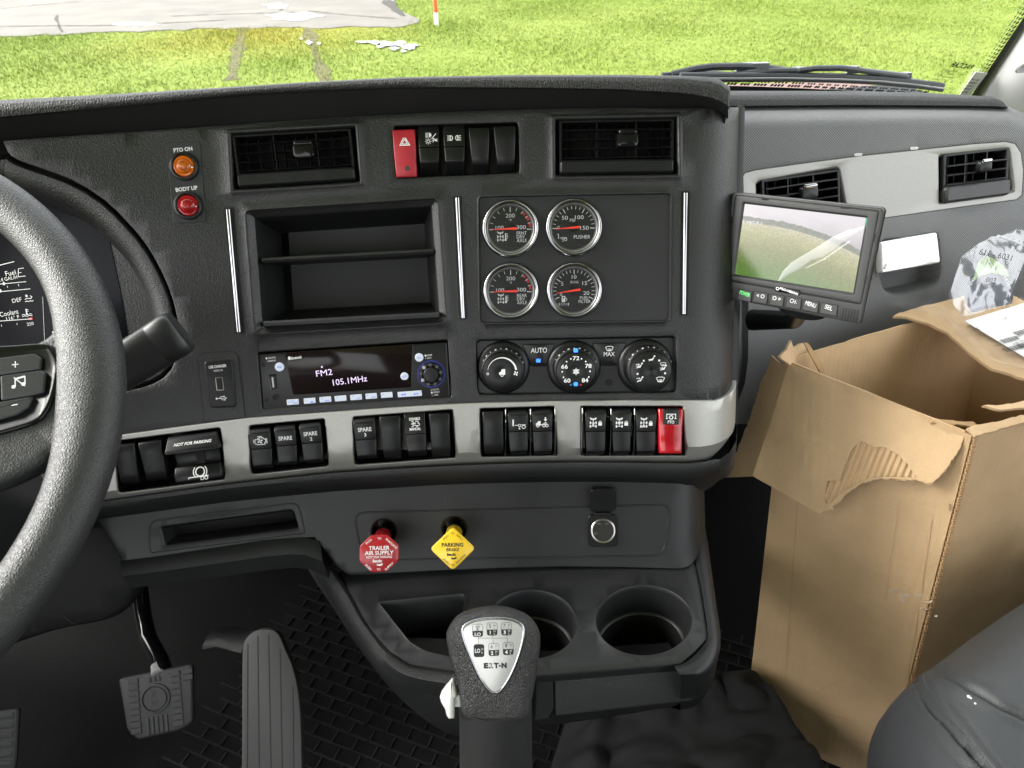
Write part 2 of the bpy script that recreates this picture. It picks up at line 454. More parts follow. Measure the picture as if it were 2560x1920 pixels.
# ------------------------------------------------------------------ flat print: strokes, fills, letters
_tc = {}
def textgeo(s, bold=0., shear=0.):
    k = (s, bold, shear)
    if k not in _tc:
        cu = bpy.data.curves.new('lettering', 'FONT'); cu.body = s; cu.size = 1; cu.offset = bold; cu.shear = shear; cu.resolution_u = 3
        o = bpy.data.objects.new('lettering', cu); me = o.to_mesh()
        v = [p.co.copy() for p in me.vertices]; f = [tuple(q.vertices) for q in me.polygons]
        o.to_mesh_clear(); bpy.data.objects.remove(o); bpy.data.curves.remove(cu); _tc[k] = (v, f)
    return _tc[k]
class Print:
    def __init__(s, z=.25, dz=.02): s.m = MB(); s.z = z; s.dz = dz
    def _z(s): s.z += s.dz; return s.z
    def poly(s, pts):
        z = s._z(); p = list(pts)
        if area2(p) < 0: p.reverse()
        s.m.add([(*q, z) for q in p], [tuple(range(len(p)))]); return s
    def stroke(s, pts, w, closed=False):
        z = s._z(); P = [Vector(p) for p in pts]; m = len(P); L = []; Rr = []
        for i in range(m):
            if closed: a, b = P[i - 1], P[(i + 1) % m]
            else: a, b = P[max(i - 1, 0)], P[min(i + 1, m - 1)]
            if 0 < i < m - 1 or closed:
                d1 = (P[i] - a).normalized(); d2 = (b - P[i]).normalized(); d = (d1 + d2); d = d.normalized() if d.length > 1e-6 else d1
                k = 1 / max(.5, d.dot(d1))
            else: d = (b - a).normalized(); k = 1
            nn = Vector((-d.y, d.x)) * w / 2 * k; L.append(P[i] + nn); Rr.append(P[i] - nn)
        v = [(*q, z) for q in L] + [(*q, z) for q in Rr]
        f = [(i, m + i, m + (i + 1) % m, (i + 1) % m) for i in range(m if closed else m - 1)]
        s.m.add(v, f); return s
    def disc(s, x, y, r, n=16): return s.poly(circ(x, y, r, n=n))
    def ring(s, x, y, r, w, n=28): return s.stroke(circ(x, y, r, n=n), w, True)
    def arc(s, x, y, r, w, a0, a1, n=16):
        return s.stroke([(x + r * math.cos(R_(a0 + (a1 - a0) * i / n)), y + r * math.sin(R_(a0 + (a1 - a0) * i / n))) for i in range(n + 1)], w)
    def rect(s, x, y, w, h, r=0): return s.poly(rr(w, h, r, 3, x, y)) if r else s.poly([(x - w / 2, y - h / 2), (x + w / 2, y - h / 2), (x + w / 2, y + h / 2), (x - w / 2, y + h / 2)])
    def text(s, t, x, y, h, w=None, align='c', rot=0., bold=0., shear=0., mirror=False):
        """h = height of the letters, w = full width (both in px), x,y = centre (or left/right) of the line"""
        v, f = textgeo(t, bold, shear)
        if not v: return s
        x0 = min(p.x for p in v); x1 = max(p.x for p in v)
        y0, y1 = (min(p.y for p in v), max(p.y for p in v))
        ky = h / (y1 - y0); kx = w / (x1 - x0) if w else ky; W = (x1 - x0) * kx
        ox = {'c': -W / 2, 'l': 0, 'r': -W}[align]; z = s._z(); c, sn = math.cos(R_(rot)), math.sin(R_(rot)); out = []
        for p in v:
            a, b = (p.x - x0) * kx + ox, (p.y - y0) * ky - h / 2
            if mirror: a = -a
            out.append((x + a * c - b * sn, y + a * sn + b * c, z))
        s.m.add(out, f); return s
    def build(s, name, m, parent, fr, fn=None):
        mb = s.m
        if fn: mb.map(fn)
        return part(name, fr.mb(mb), m, parent, smooth=False, local=True)
# ================================================================== the setting outside and the cab round it
GZ = -1.25
def GP(px, py, z=GZ):
    d = ray(px, py); return EYE + d * ((z - EYE.z) / d.z)
CABX = Vector((math.cos(R_(13)), math.sin(R_(13)), 0)); CABIN = Vector((math.sin(R_(13)), -math.cos(R_(13)), 0))   # across the cab, and rearwards

def grass_mat(name, blade):
    m = bpy.data.materials.new(name); m.use_nodes = True; nt = m.node_tree; b = nt.nodes['Principled BSDF']
    g = nt.nodes.new('ShaderNodeNewGeometry')
    def noise(s, d=4):
        t = nt.nodes.new('ShaderNodeTexNoise'); t.inputs['Scale'].default_value = s; t.inputs['Detail'].default_value = d; nt.links.new(g.outputs['Position'], t.inputs['Vector']); return t
    n1, n2 = noise(.55), noise(9 if not blade else 30)
    r1 = nt.nodes.new('ShaderNodeValToRGB'); e = r1.color_ramp.elements
    e[0].position, e[1].position = .32, .70
    e[0].color, e[1].color = (.145, .198, .036, 1), (.190, .240, .056, 1)
    r2 = nt.nodes.new('ShaderNodeValToRGB'); e = r2.color_ramp.elements; e[0].position, e[1].position = .25, .75
    e[0].color, e[1].color = (.82, .84, .8, 1), (1.13, 1.1, 1.12, 1)
    nt.links.new(n1.outputs['Fac'], r1.inputs[0]); nt.links.new(n2.outputs['Fac'], r2.inputs[0])
    mu = nt.nodes.new('ShaderNodeMix'); mu.data_type = 'RGBA'; mu.blend_type = 'MULTIPLY'; mu.inputs[0].default_value = 1
    nt.links.new(r1.outputs[0], mu.inputs[6]); nt.links.new(r2.outputs[0], mu.inputs[7])
    # dry, trodden yellowish patch where wheels leave the pavement
    c = GP(660, 85); vm = nt.nodes.new('ShaderNodeVectorMath'); vm.operation = 'DISTANCE'; vm.inputs[1].default_value = c
    nt.links.new(g.outputs['Position'], vm.inputs[0])
    mr = nt.nodes.new('ShaderNodeMapRange'); mr.inputs['From Min'].default_value = 4.2; mr.inputs['From Max'].default_value = .8
    nt.links.new(vm.outputs['Value'], mr.inputs[0])
    n3 = noise(2.2); mm = nt.nodes.new('ShaderNodeMath'); mm.operation = 'MULTIPLY'; nt.links.new(mr.outputs[0], mm.inputs[0]); nt.links.new(n3.outputs['Fac'], mm.inputs[1])
    my = nt.nodes.new('ShaderNodeMix'); my.data_type = 'RGBA'; nt.links.new(mm.outputs[0], my.inputs[0]); nt.links.new(mu.outputs[2], my.inputs[6]); my.inputs[7].default_value = (.24, .185, .025, 1)
    nt.links.new(my.outputs[2], b.inputs['Base Color']); b.inputs['Roughness'].default_value = .8; b.inputs['Specular IOR Level'].default_value = .05
    if blade:
        b.inputs['Subsurface Weight'].default_value = 0
    return m
GRASSG, GRASSB = grass_mat('grass_ground', False), grass_mat('grass_blade', True)
PAVE = mat('worn_concrete', (.128, .117, .098), .75, bump=('noise', 40, .3, .005), var=(.9, .22))
CRACK = mat('pavement_crack', (.035, .032, .028), .9)
MUD = mat('track_mud', (.080, .072, .020), .85, bump=('noise', 18, .8, .03), var=(5, .35))
WET = mat('puddle_water', (.12, .12, .115), .06, spec=.8, var=(6, .2))

g = MB().add([(-260, -40, GZ), (260, -40, GZ), (260, 320, GZ), (-260, 320, GZ)], [(0, 1, 2, 3)])
o = part('ground', g, GRASSG, smooth=False); o['kind'] = 'structure'
PAVE_PX = [(-1200, 160), (-500, 122), (0, 91), (130, 86), (260, 81), (407, 76), (500, 71), (588, 71), (700, 66), (800, 69), (900, 66), (1000, 66), (1030, 62), (1052, 57), (1046, 46), (1015, 36), (1000, 26), (990, 12), (984, -10), (960, -60), (900, -110), (-1200, -110)]
def wob(pts, step, amp):
    out = []
    for i, p in enumerate(dens(pts, step)): out.append((p[0] + random.uniform(-amp, amp), p[1] + random.uniform(-amp, amp) * .22))
    return out
pv = [GP(*p, GZ + .02) for p in wob(PAVE_PX, 22, 9)]
pm = MB().add([tuple(p) for p in pv] + [(p.x, p.y, GZ - .05) for p in pv], [tuple(range(len(pv)))] + [(i, (i + 1) % len(pv), len(pv) + (i + 1) % len(pv), len(pv) + i) for i in range(len(pv))])
pave = part('pavement', fixn(pm), PAVE, smooth=False); pave['kind'] = 'structure'
def strip(pts, w, z, wv=.4):
    L, Rr = [], []
    P = [GP(*p, z) for p in pts]
    for i, p in enumerate(P):
        t = (P[min(i + 1, len(P) - 1)] - P[max(i - 1, 0)]).normalized(); n = Vector((-t.y, t.x, 0)) * w * (1 + random.uniform(-wv, wv)) / 2
        L.append(p + n); Rr.append(p - n)
    m = len(P); return MB().add(L + Rr, [(i, m + i, m + i + 1, i + 1) for i in range(m - 1)])
for pts, w in (([(143, 38), (140, 48), (146, 58), (148, 68), (156, 80)], .10), ([(0, 66), (120, 64), (230, 64), (330, 62), (420, 57), (560, 50)], .09),
               ([(430, 40), (600, 34), (760, 30)], .07), ([(700, 26), (712, 18), (704, 8)], .06), ([(770, 27), (880, 38), (990, 46)], .07), ([(966, 0), (985, 20), (1010, 40)], .25), ([(0, 22), (90, 12), (200, 4)], .06)):
    part('crack', strip(dens(pts, 9, False), w, GZ + .026, .7), CRACK, pave, smooth=False)
for i, pts in enumerate(([(610, 66), (600, 100), (590, 140), (578, 200)], [(766, 66), (780, 100), (795, 150), (815, 205)])):
    o = part('wheel_track', strip(dens(pts, 8, False), .22, GZ + .008, .6), MUD, smooth=False); o['kind'] = 'structure'
def blotch(pts, z, amp): return MB().add([GP(*p, z) for p in wob(pts, 7, amp)], [tuple(range(len(wob(pts, 7, 0))))])
def puddle(pts):
    q = wob(pts, 7, 3); return MB().add([GP(*p, GZ + .012) for p in q], [tuple(range(len(q)))])
rnp = random.Random(11)
def ragged(cx, cy, rx, ry, z):
    q = [(cx + rx * (1 + rnp.uniform(-.45, .35)) * math.cos(a), cy + ry * (1 + rnp.uniform(-.45, .35)) * math.sin(a)) for a in [2 * math.pi * k / 15 for k in range(15)]]
    return MB().add([GP(*p, z) for p in q], [tuple(range(15))])
for cx, cy, rx, ry in ((905, 104, 14, 3), (935, 105, 18, 5), (965, 110, 22, 7), (998, 108, 20, 6), (1024, 116, 20, 8), (985, 121, 12, 4), (1008, 127, 9, 3), (950, 116, 9, 3), (772, 106, 9, 5), (797, 108, 5, 3), (752, 96, 4, 2)):
    o = part('puddle', ragged(cx, cy, rx, ry, GZ + .03), WET, smooth=False); o['kind'] = 'structure'
DAMP = mat('damp_concrete', (.125, .118, .102), .25, var=(3, .2))
for cx, cy, rx, ry in ((735, 40, 62, 12), (690, 14, 30, 8), (350, 60, 60, 5)):
    o = part('damp_patch', ragged(cx, cy, rx, ry, GZ + .028), DAMP, smooth=False); o['kind'] = 'structure'
# grass: single blades over the part of the field in view
rng = np.random.default_rng(5); N = 260000
bx_ = rng.uniform(-13, 17, N); by_ = rng.uniform(7.5, 27, N) ** 1.0
pvp = [(p.x, p.y) for p in pv]
from mathutils.geometry import intersect_point_tri_2d
txj, tyj = bx_ + rng.normal(0, .12, N), by_ + rng.normal(-.05, .16, N)
pvx = np.array(pvp); inn = np.zeros(N, bool); j = len(pvx) - 1
for i in range(len(pvx)):
    xi, yi = pvx[i]; xj, yj = pvx[j]
    c = ((yi > tyj) != (yj > tyj)) & (txj < (xj - xi) * (tyj - yi) / (yj - yi + 1e-12) + xi); inn ^= c; j = i
trk = [[GP(*p) for p in dens(t, 8, False)] for t in ([(610, 66), (600, 100), (590, 140), (578, 200)], [(766, 66), (780, 100), (795, 150), (815, 205)])]
near = np.zeros(N, bool)
for t in trk:
    for p in t: near |= ((bx_ - p.x) ** 2 + (by_ - p.y) ** 2 < .13 ** 2)
pc = GP(968, 114); wet = ((bx_ - pc.x) / .8) ** 2 + ((by_ - pc.y) / .6) ** 2 < rng.uniform(.0, 1.0, N)
keep = ~inn & ~(near & (rng.random(N) < .35)) & ~wet
bx_, by_ = bx_[keep], by_[keep]; N = len(bx_)
hgt = rng.uniform(.02, .055, N) * (1 + .5 * np.sin(bx_ * 1.3) * np.sin(by_ * .9 + 1)); ang = rng.uniform(0, 2 * np.pi, N); wd = rng.uniform(.005, .012, N); ln = rng.uniform(0, .07, N); la = rng.uniform(0, 2 * np.pi, N)
V = np.zeros((N, 3, 3)); V[:, 0] = np.stack([bx_ + np.cos(ang) * wd, by_ + np.sin(ang) * wd, np.full(N, GZ)], -1); V[:, 1] = np.stack([bx_ - np.cos(ang) * wd, by_ - np.sin(ang) * wd, np.full(N, GZ)], -1)
V[:, 2] = np.stack([bx_ + np.cos(la) * ln, by_ + np.sin(la) * ln, GZ + hgt], -1)
me = bpy.data.meshes.new('grass'); me.vertices.add(N * 3); me.loops.add(N * 3); me.polygons.add(N)
me.vertices.foreach_set('co', V.ravel()); me.loops.foreach_set('vertex_index', np.arange(N * 3, dtype=np.int32)); me.polygons.foreach_set('loop_start', np.arange(0, N * 3, 3, dtype=np.int32)); me.polygons.foreach_set('loop_total', np.full(N, 3, np.int32))
me.update(); me.materials.append(GRASSB)
o = bpy.data.objects.new('grass', me); COL.objects.link(o); tag(o, 'bright green mown grass growing on the field beyond the windshield', 'grass', kind='stuff')

# marker post
base = GP(1092, 63); dpt = (base - EYE).dot(FW); k = dpt / FPX
t = thing('marker_post', 'white and orange-red marker post standing in the grass beside the pavement', 'post', Matrix.Translation(base))
def postseg(z0, z1, r0, r1): return lathe([(r0 * .98, z0), (r0, z0 + .004), (r1, z1 - .004), (r1 * .98, z1)], 14, True, True)
ORANGE = mat('post_orange', (.75, .09, .03), .5, var=(8, .1)); POSTW = mat('post_white', (.78, .78, .78), .5, var=(8, .05))
part('white_band', postseg(-.05, 28 * k, 5.2 * k, 5 * k), POSTW, t, local=True)
part('orange_band', postseg(28 * k, 90 * k, 5.1 * k, 4 * k), ORANGE, t, local=True)

# windshield plane and the pane
WSN = CABIN * math.cos(R_(38)) + Vector((0, 0, -math.sin(R_(38))))
WS = Plane(AT(2200, 232, 1.28), WSN, CABX)
ws = thing('windshield', 'clear windshield with black dotted border above the dashboard', 'windshield', Matrix.Translation(WS.hit(1400, 230)))
wl = WS.uv(2432, 250); wu = WS.uv(2600, -30)
sl = (wu[0] - wl[0]) / (wu[1] - wl[1])
def wsx(v): return wl[0] + (v - wl[1]) * sl
v0, v1 = wl[1] - .03, wl[1] + .80
gl = MB().add([WS.P(-2.1, v0), WS.P(wsx(v0) + .06, v0), WS.P(wsx(v1) + .06, v1), WS.P(-2.1, v1)], [(0, 1, 2, 3)])
part('glass', gl, GLASS, ws, smooth=False)
FRIT = mat('black_frit', (.008, .008, .008), .5)
# black border at the pillar side and along the bottom, with rows of dots
bd = MB()
def wsp(px, py): return WS.uv(px, py)
a, b = wsp(2425, 238), wsp(2573, 15); dirv = (Vector(b) - Vector(a)).normalized(); nrm = Vector((dirv.y, -dirv.x))
A = Vector(a) - dirv * .12; B = Vector(b) + dirv * .5
bd.add([WS.P(*q, .003) for q in (A, A + nrm * .09, B + nrm * .09, B)], [(0, 1, 2, 3)])
part('border_band', bd, FRIT, ws, smooth=False)
bot = [(1825, 242), (1990, 240), (2100, 243), (2200, 246), (2300, 252)]
bt = MB()
top_b = [(1800, 210), (1900, 213), (2000, 217), (2080, 221), (2160, 226), (2240, 231), (2310, 236)]
L = [wsp(*p) for p in top_b]; Lb = [wsp(p[0], p[1] + 30) for p in top_b]
bt.add([WS.P(*q, .003) for q in L] + [WS.P(*q, .003) for q in Lb], [(i, i + 1, len(L) + i + 1, len(L) + i) for i in range(len(L) - 1)])
part('border_band', bt, FRIT, ws, smooth=False)
dots = MB()
for row in range(3):
    for k in range(44):
        c = Vector(a) - dirv * .03 + dirv * (k + .5 * (row % 2)) * .0092 - nrm * (.0042 + row * .0062); r = .0030 - row * .0007
        dots.add([WS.P(c.x + r * math.cos(x), c.y + r * math.sin(x), .003) for x in [2 * math.pi * i / 8 for i in range(8)]], [tuple(range(8))])
tb = spline([wsp(p[0], p[1]) for p in top_b], 12)
for row in range(2):
    acc = 0.
    for i in range(1, len(tb)):
        acc += (tb[i] - tb[i - 1]).length
        if acc > .0085:
            acc -= .0085; c = tb[i] + Vector((.004 * row, .0045 + row * .006)); r = .0031 - row * .0007
            dots.add([WS.P(c.x + r * math.cos(x), c.y + r * math.sin(x), .003) for x in [2 * math.pi * i / 8 for i in range(8)]], [tuple(range(8))])
part('dot_pattern', dots, FRIT, ws, smooth=False, kind='stuff')
# maker's print, seen from behind, and the white data sticker (its square code is left out)
fr = Fr(WS, (2378, 160), (2432, 168), .004)
pr = Print(.3)
pr.text('PACCAR', 0, 0, 11, 54, mirror=True, bold=.03)
for k, (tx, w) in enumerate((('PILKINGTON', 30), ('S A F E T E E', 30), ('43R-0118 AS1 DOT 177', 50), ('AS1 M20 SOLARCOOL', 44), ('LAMINATED E1', 46), ('E1', 8))): pr.text(tx, -10 - k * .8, -13 - 7 * k, 4.2, w, mirror=True)
PRN = Print(.3); PRN.m = pr.m
part('maker_lettering', fr.mb(pr.m).xf(fr.M), BLACKP, ws, smooth=False)
stq = [(2436, 174), (2466, 177), (2420, 236), (2394, 235)]
st = thing('data_sticker', 'small white printed sticker stuck inside the windshield corner by the pillar', 'sticker', Matrix.Translation(WS.hit(2430, 205, .006)))
sq = [WS.uv(*p) for p in stq]
part('paper', MB().add([WS.P(*q, .0055) for q in sq] + [WS.P(*q, .0045) for q in sq], [(0, 1, 2, 3), (7, 6, 5, 4), (0, 4, 5, 1), (1, 5, 6, 2), (2, 6, 7, 3), (3, 7, 4, 0)]), PAPER, st, smooth=False)
fr = Fr(WS, (2408, 222), (2432, 225), .0058)
pr = Print(.15); ln = [Vector(frloc(fr, 2440, 196)), Vector(frloc(fr, 2407, 234))]
for k, (tx, w, h) in enumerate((('RG6 - 0016', 20, 3), ('R4986001', 20, 3.2), ('2018 02 16', 20, 3), ('D127507', 18, 4), ('M1 C0', 14, 3.5))):
    c = ln[0].lerp(ln[1], (k + .4) / 5); pr.text(tx, c.x, c.y, h, w, mirror=True, bold=.02)
part('sticker_lettering', fr.mb(pr.m).xf(fr.M), BLACKP, st, smooth=False)

# red hood seen in the gap under the wiper
HOOD = mat('red_hood_paint', (.11, .006, .016), .35, coat=.1)
hp = []
for py_, zz in ((0, 0), (14, -.01), (40, -.06)):
    hp.append([AT(x, y + py_, 2.1 - py_ * .012) for x, y in ((1760, 214), (1900, 208), (2040, 206), (2120, 207), (2175, 212), (2230, 222), (2290, 238))])
hh = thing('truck_hood', 'red painted truck hood glimpsed below the wiper', 'hood', Matrix.Translation(hp[1][3]))
part('hood_panel', loft(hp, False, False, closed=False), HOOD, hh)

# cab shell: roof, rear wall, doors with their window openings (unseen, shaped for how they shade the dashboard)
LINER = mat('headliner', (.62, .62, .60), .9)
Mc = Matrix(((CABX.x, -CABIN.x, 0, 0), (CABX.y, -CABIN.y, 0, 0), (0, 0, 1, 0), (0, 0, 0, 1)))
cab = thing('truck_cab', 'pale lined roof, doors and rear wall of the cab around the dashboard', 'truck cab', Mc, kind='structure')
def cb(name, x0, x1, y0, y1, z0, z1, m=LINER): return part(name, box((x0 + x1) / 2, (y0 + y1) / 2, (z0 + z1) / 2, x1 - x0, y1 - y0, z1 - z0), m, cab, smooth=False, local=True)
REARDARK = mat('rear_dark_vinyl', (.05, .05, .052), .8)
cb('roof', -1.12, 1.25, -1.0, .80, HC + .52, HC + .58)
cb('rear_wall', -1.12, 1.25, -1.06, -1.0, 0, .72, REARDARK); cb('rear_light_block', -.28, .50, -1.06, -1.0, .72, HC + .52, REARDARK)  # centre panel is unseen, added to block rear light as a person would
cb('door', 1.19, 1.25, -1.0, 1.15, -.05, .70, VINYL); cb('window_rail', 1.19, 1.25, -.94, .80, HC + .47, HC + .52)
cb('door', -1.12, -1.06, -1.0, 1.15, -.05, .66, VINYL); cb('window_rail', -1.12, -1.06, -.94, .80, HC + .47, HC + .52)

# cab floor with its rubber mat, and the firewall
fl = cbf = part('floor', box(.05, .30, -.02, 2.4, 2.6, .04), FLOORM, smooth=False); fl['kind'] = 'structure'
cb('firewall', -1.1, 1.2, 1.28, 1.31, -.04, .74, VOID)
cb('cowl_light_block', -1.1, 1.2, .885, 1.40, .715, .74, VOID)  # unseen panel added to keep sky light off the floor
ribs = MB(); pitch = .036
for i in range(-28, 30):
    for j in range(-2, 34):
        x = i * pitch; y = .12 + j * pitch * .62
        if not (-.75 < x < .85): continue
        xo = x + (pitch / 2 if j % 2 else 0)
        ribs.join(box(xo, y, .0015, pitch - .001, .0028, .0032)); ribs.join(box(xo + pitch / 2, y + pitch * .31, .0012, .0028, pitch * .62 - .004, .0026))
rt = Matrix.Rotation(R_(-22), 4, 'Z')
part('mat_rib_pattern', ribs.xf(rt), mat('mat_rib', (.008, .008, .0085), .5), fl, smooth=False, kind='stuff')
# ================================================================== dashboard body
dash = thing('dashboard', 'dark grey truck dashboard with silver switch band and leather-grained brow', 'dashboard', Matrix.Translation(DS.hit(1280, 900)))
FACE_TOP = [(9, 353), (150, 342), (316, 331), (500, 318), (700, 304), (900, 291), (1100, 281), (1352, 273), (1550, 270), (1735, 271)]
CLUSTER = [(22, 380), (30, 389), (43, 397), (68, 407), (98, 417), (135, 430), (174, 445), (218, 468), (260, 497), (293, 526), (325, 560), (349, 587), (369, 614), (387, 643), (403, 673), (421, 712), (434, 750), (445, 795), (450, 835), (449, 866), (444, 893), (430, 925), (410, 947), (383, 962), (350, 973), (318, 980), (250, 990), (120, 1003), (-120, 1022), (-600, 1075)]
FACE_BOT = [(1735, 1006), (1560, 1006), (1389, 1008), (1245, 1011), (1100, 1018), (985, 1026), (885, 1033), (750, 1043), (615, 1053), (460, 1071), (307, 1092), (150, 1113), (-120, 1150), (-600, 1218)]
sB = [DS.uv(*p) for p in FACE_BOT]; sT = [DS.uv(*p) for p in FACE_TOP]
# the roll-over at the passenger end, in surface coordinates
S_END = DS.s_end - .004
def rollpts(vtop, vbot, n=10):
    s0 = sT[-1][0]; top = [(s0 + (S_END - s0) * i / n, vtop - (.012 * (i / n) ** 2 if vtop > 0 else 0)) for i in range(1, n + 1)]
    bot = [(s0 + (S_END - s0) * i / n, vbot) for i in range(n, 0, -1)]
    return top + bot
outline = sT + rollpts(sT[-1][1], sB[0][1]) + sB + [DS.uv(*p) for p in reversed(CLUSTER)]
def pxhole(o): return [DS.uv(*p) for p in o]
LIP = [(.0012, .0004), (.0024, -.0006), (.0034, -.003)]
VENT_L = rq((563, 323), (900, 303), (913, 466), (572, 488), 14)
VENT_R = rq((1375, 287), (1705, 281), (1707, 448), (1377, 452), 14)
TOPBANK = rq((980, 312), (1298, 303), (1302, 435), (988, 448), 12)
CUBBY = rq((607, 521), (1100, 489), (1123, 812), (632, 841), 22)
GPLATE = rq((1192, 487), (1682, 478), (1679, 806), (1196, 812), 17)
HVAC = rq((1187, 848), (1693, 838), (1693, 983), (1192, 990), 16)
RADIO = rq((641, 879), (1122, 847), (1131, 995), (653, 1026), 9)
holes = [(pxhole(VENT_L), [(.0015, .0016), (.0035, .0018), (.0050, .0005), (.0066, -.006), (.007, -.045)], False),
         (pxhole(VENT_R), [(.0015, .0016), (.0035, .0018), (.0050, .0005), (.0066, -.006), (.007, -.045)], False),
         (pxhole(TOPBANK), [(.0008, -.0004), (.0014, -.0020), (.0016, -.022)], True),
         (pxhole(CUBBY), [(.0010, .0010), (.0022, .0010), (.0036, -.0012), (.0075, -.0028), (.0098, -.005)], False),
         (pxhole(GPLATE), [(.0008, .0010), (.0018, .0010), (.0026, -.0006), (.0028, -.0022)], False),
         (pxhole(HVAC), [(.0008, -.0004), (.0014, -.002), (.0016, -.012)], False),
         (pxhole(RADIO), [(.0008, -.0004), (.0014, -.002), (.0016, -.016)], False)]
fp = sheet(DS, outline, holes, .016, edge=[(.0008, -.0006), (.0012, -.003), (.0013, -.012)], uvin=True)
face = part('face_panel', fp, DASH, dash, angle=50)
# black-out behind the openings
bk = sheet(DS, rq((540, 290), (1725, 262), (1725, 1000), (560, 1060), 5), [], .05)
bk.v = [p - DS.n0 * .11 for p in bk.v]
part('backing_panel', bk, VOID, dash)
gp = sheet(DS, offset([DS.uv(*p) for p in GPLATE], .0024), [], .03, uvin=True); gp.v = [p - DS.n0 * .0021 for p in gp.v]
part('gauge_plate', gp, DASH2, dash)
# chrome strips
for a, b in (((570, 521), (598, 832)), ((1143, 492), (1158, 797)), ((1714, 480), (1710, 787))):
    pa, pb = DS.hit(*a, .0012), DS.hit(*b, .0012); d = (pb - pa).normalized(); w = DS.n0.cross(d).normalized()
    rings = []
    for k, t in ((.25, 0), (1, .008), (1, .5), (1, .992), (.25, 1)):
        c = pa.lerp(pb, t); rings.append([c + w * .0024 * k * math.cos(x) + DS.n0 * .0024 * k * math.sin(x) for x in [2 * math.pi * i / 14 for i in range(14)]])
    part('chrome_strip', fixn(loft(rings, True, True)), CHROME, dash)
    rings = []
    for k, t in ((1, -.006), (1, 1.006)):
        c = pa.lerp(pb, t) - DS.n0 * .0010; rings.append([c + w * q[0] + DS.n0 * q[1] for q in ((-.0042, 0), (-.0042, .0006), (.0042, .0006), (.0042, 0))])
    part('strip_seat', fixn(loft(rings, True, True)), BLACK, dash, smooth=False)

# ---- switch band: silver upper face, darker down-turned lower face
XS = [-600, -460, -320, -180, -60, 60, 180, 300, 420, 560, 700, 828, 985, 1100, 1250, 1389, 1560, 1640, 1715, 1760, 1787]
def interp(pl, x):
    pl = sorted(pl)
    for i in range(len(pl) - 1):
        if pl[i][0] <= x <= pl[i + 1][0]:
            t = (x - pl[i][0]) / (pl[i + 1][0] - pl[i][0]); return pl[i][1] * (1 - t) + pl[i + 1][1] * t
    return pl[0][1] if x < pl[0][0] else pl[-1][1]
S_TOP = [(-600, 1215), (-120, 1148), (150, 1110), (307, 1089), (460, 1068), (615, 1048), (750, 1038), (885, 1028), (985, 1021), (1100, 1014), (1245, 1008), (1389, 1005), (1560, 1003), (1787, 1003)]
S_CHF = [(-600, 1345), (-120, 1278), (300, 1222), (560, 1180), (700, 1163), (824, 1149), (985, 1137), (1139, 1127), (1270, 1122), (1397, 1120), (1715, 1120), (1760, 1118), (1787, 1114)]
S_BOT = [(-600, 1371), (-120, 1304), (256, 1254), (560, 1212), (828, 1183), (985, 1173), (1100, 1166), (1250, 1160), (1360, 1157), (1462, 1156), (1715, 1159), (1760, 1155), (1787, 1148)]
B_BOT = [(-600, 1397), (-120, 1330), (256, 1278), (560, 1232), (828, 1206), (985, 1198), (1100, 1192), (1300, 1186), (1462, 1184), (1600, 1186), (1715, 1190), (1760, 1184), (1787, 1172)]
U_BOT = [(-600, 1430), (-120, 1362), (256, 1306), (560, 1268), (777, 1245), (985, 1232), (1100, 1224), (1300, 1219), (1462, 1218), (1600, 1220), (1715, 1223), (1751, 1222), (1787, 1200)]
BANDS = [rq((282, 1101), (552, 1066), (566, 1201), (288, 1237), [8, 12, 8, 18]),
         rq((618, 1062), (813, 1044), (825, 1168), (622, 1190), [10, 10, 12, 18]),
         rq((878, 1040), (1135, 1021), (1143, 1147), (882, 1166), [9, 9, 9, 14]),
         rq((1196, 1019), (1389, 1013), (1397, 1142), (1199, 1146), [8, 8, 8, 12]),
         rq((1449, 1013), (1711, 1013), (1719, 1142), (1451, 1143), [8, 8, 8, 12])]
class BandSurf:
    """the band follows the dash in plan but stands proud, its lower part turning down"""
    def off(s, u, v, vt, vc):
        return .004 if v > vc else .004 - (vc - v) * .85
    def __init__(s):
        s.n0 = DS.n0; s.C = [(DS.uv(x, interp(S_TOP, x)), DS.uv(x, interp(S_CHF, x))) for x in XS]
    def vc(s, u):
        return float(np.interp(u, [c[1][0] for c in s.C], [c[1][1] for c in s.C]))
    def uv(s, px, py, off=0.):
        o = .004
        for _ in range(3):
            u, v = DS.uv(px, py, o); o = s.off(u, v, 0, s.vc(u))
        return u, v
    def P(s, u, v, off=0.): return DS.P(u, v, s.off(u, v, 0, s.vc(u)) + off)
    def hit(s, px, py, off=0.):
        o = .004
        for _ in range(3):
            u, v = DS.uv(px, py, o + off); o = s.off(u, v, 0, s.vc(u))
        return DS.hit(px, py, o + off)
    def normal(s, u): return DS.normal(u)
BS = BandSurf()
XR = [x for x in XS]
tl = [BS.uv(x, interp(S_TOP, x)) for x in dens([(x, 0) for x in XS], 40, False) for x in [x[0]]]
bl = [BS.uv(x, interp(S_BOT, x)) for x in dens([(x, 0) for x in XS], 40, False) for x in [x[0]]]
endv_t, endv_b = tl[-1][1], bl[-1][1]
endr = []
for i in range(1, 9):
    t = i / 8; endr.append((tl[-1][0] + (S_END - .002 - tl[-1][0]) * t, endv_t))
endb = []
for i in range(8, 0, -1):
    t = i / 8; endb.append((tl[-1][0] + (S_END - .002 - tl[-1][0]) * t, endv_b + (.016 * t ** 2)))
bo = tl + endr + endb + list(reversed(bl))
band = sheet(BS, bo, [([BS.uv(*p) for p in dens(h, 30)], [(.0008, -.0006), (.0015, -.0026), (.0017, -.024)], True) for h in BANDS], .012, edge=[(.0006, -.0006), (.0008, -.003), (.0008, -.012)], uvin=True)
band_o = part('switch_band', band, SILVER, dash, angle=28)
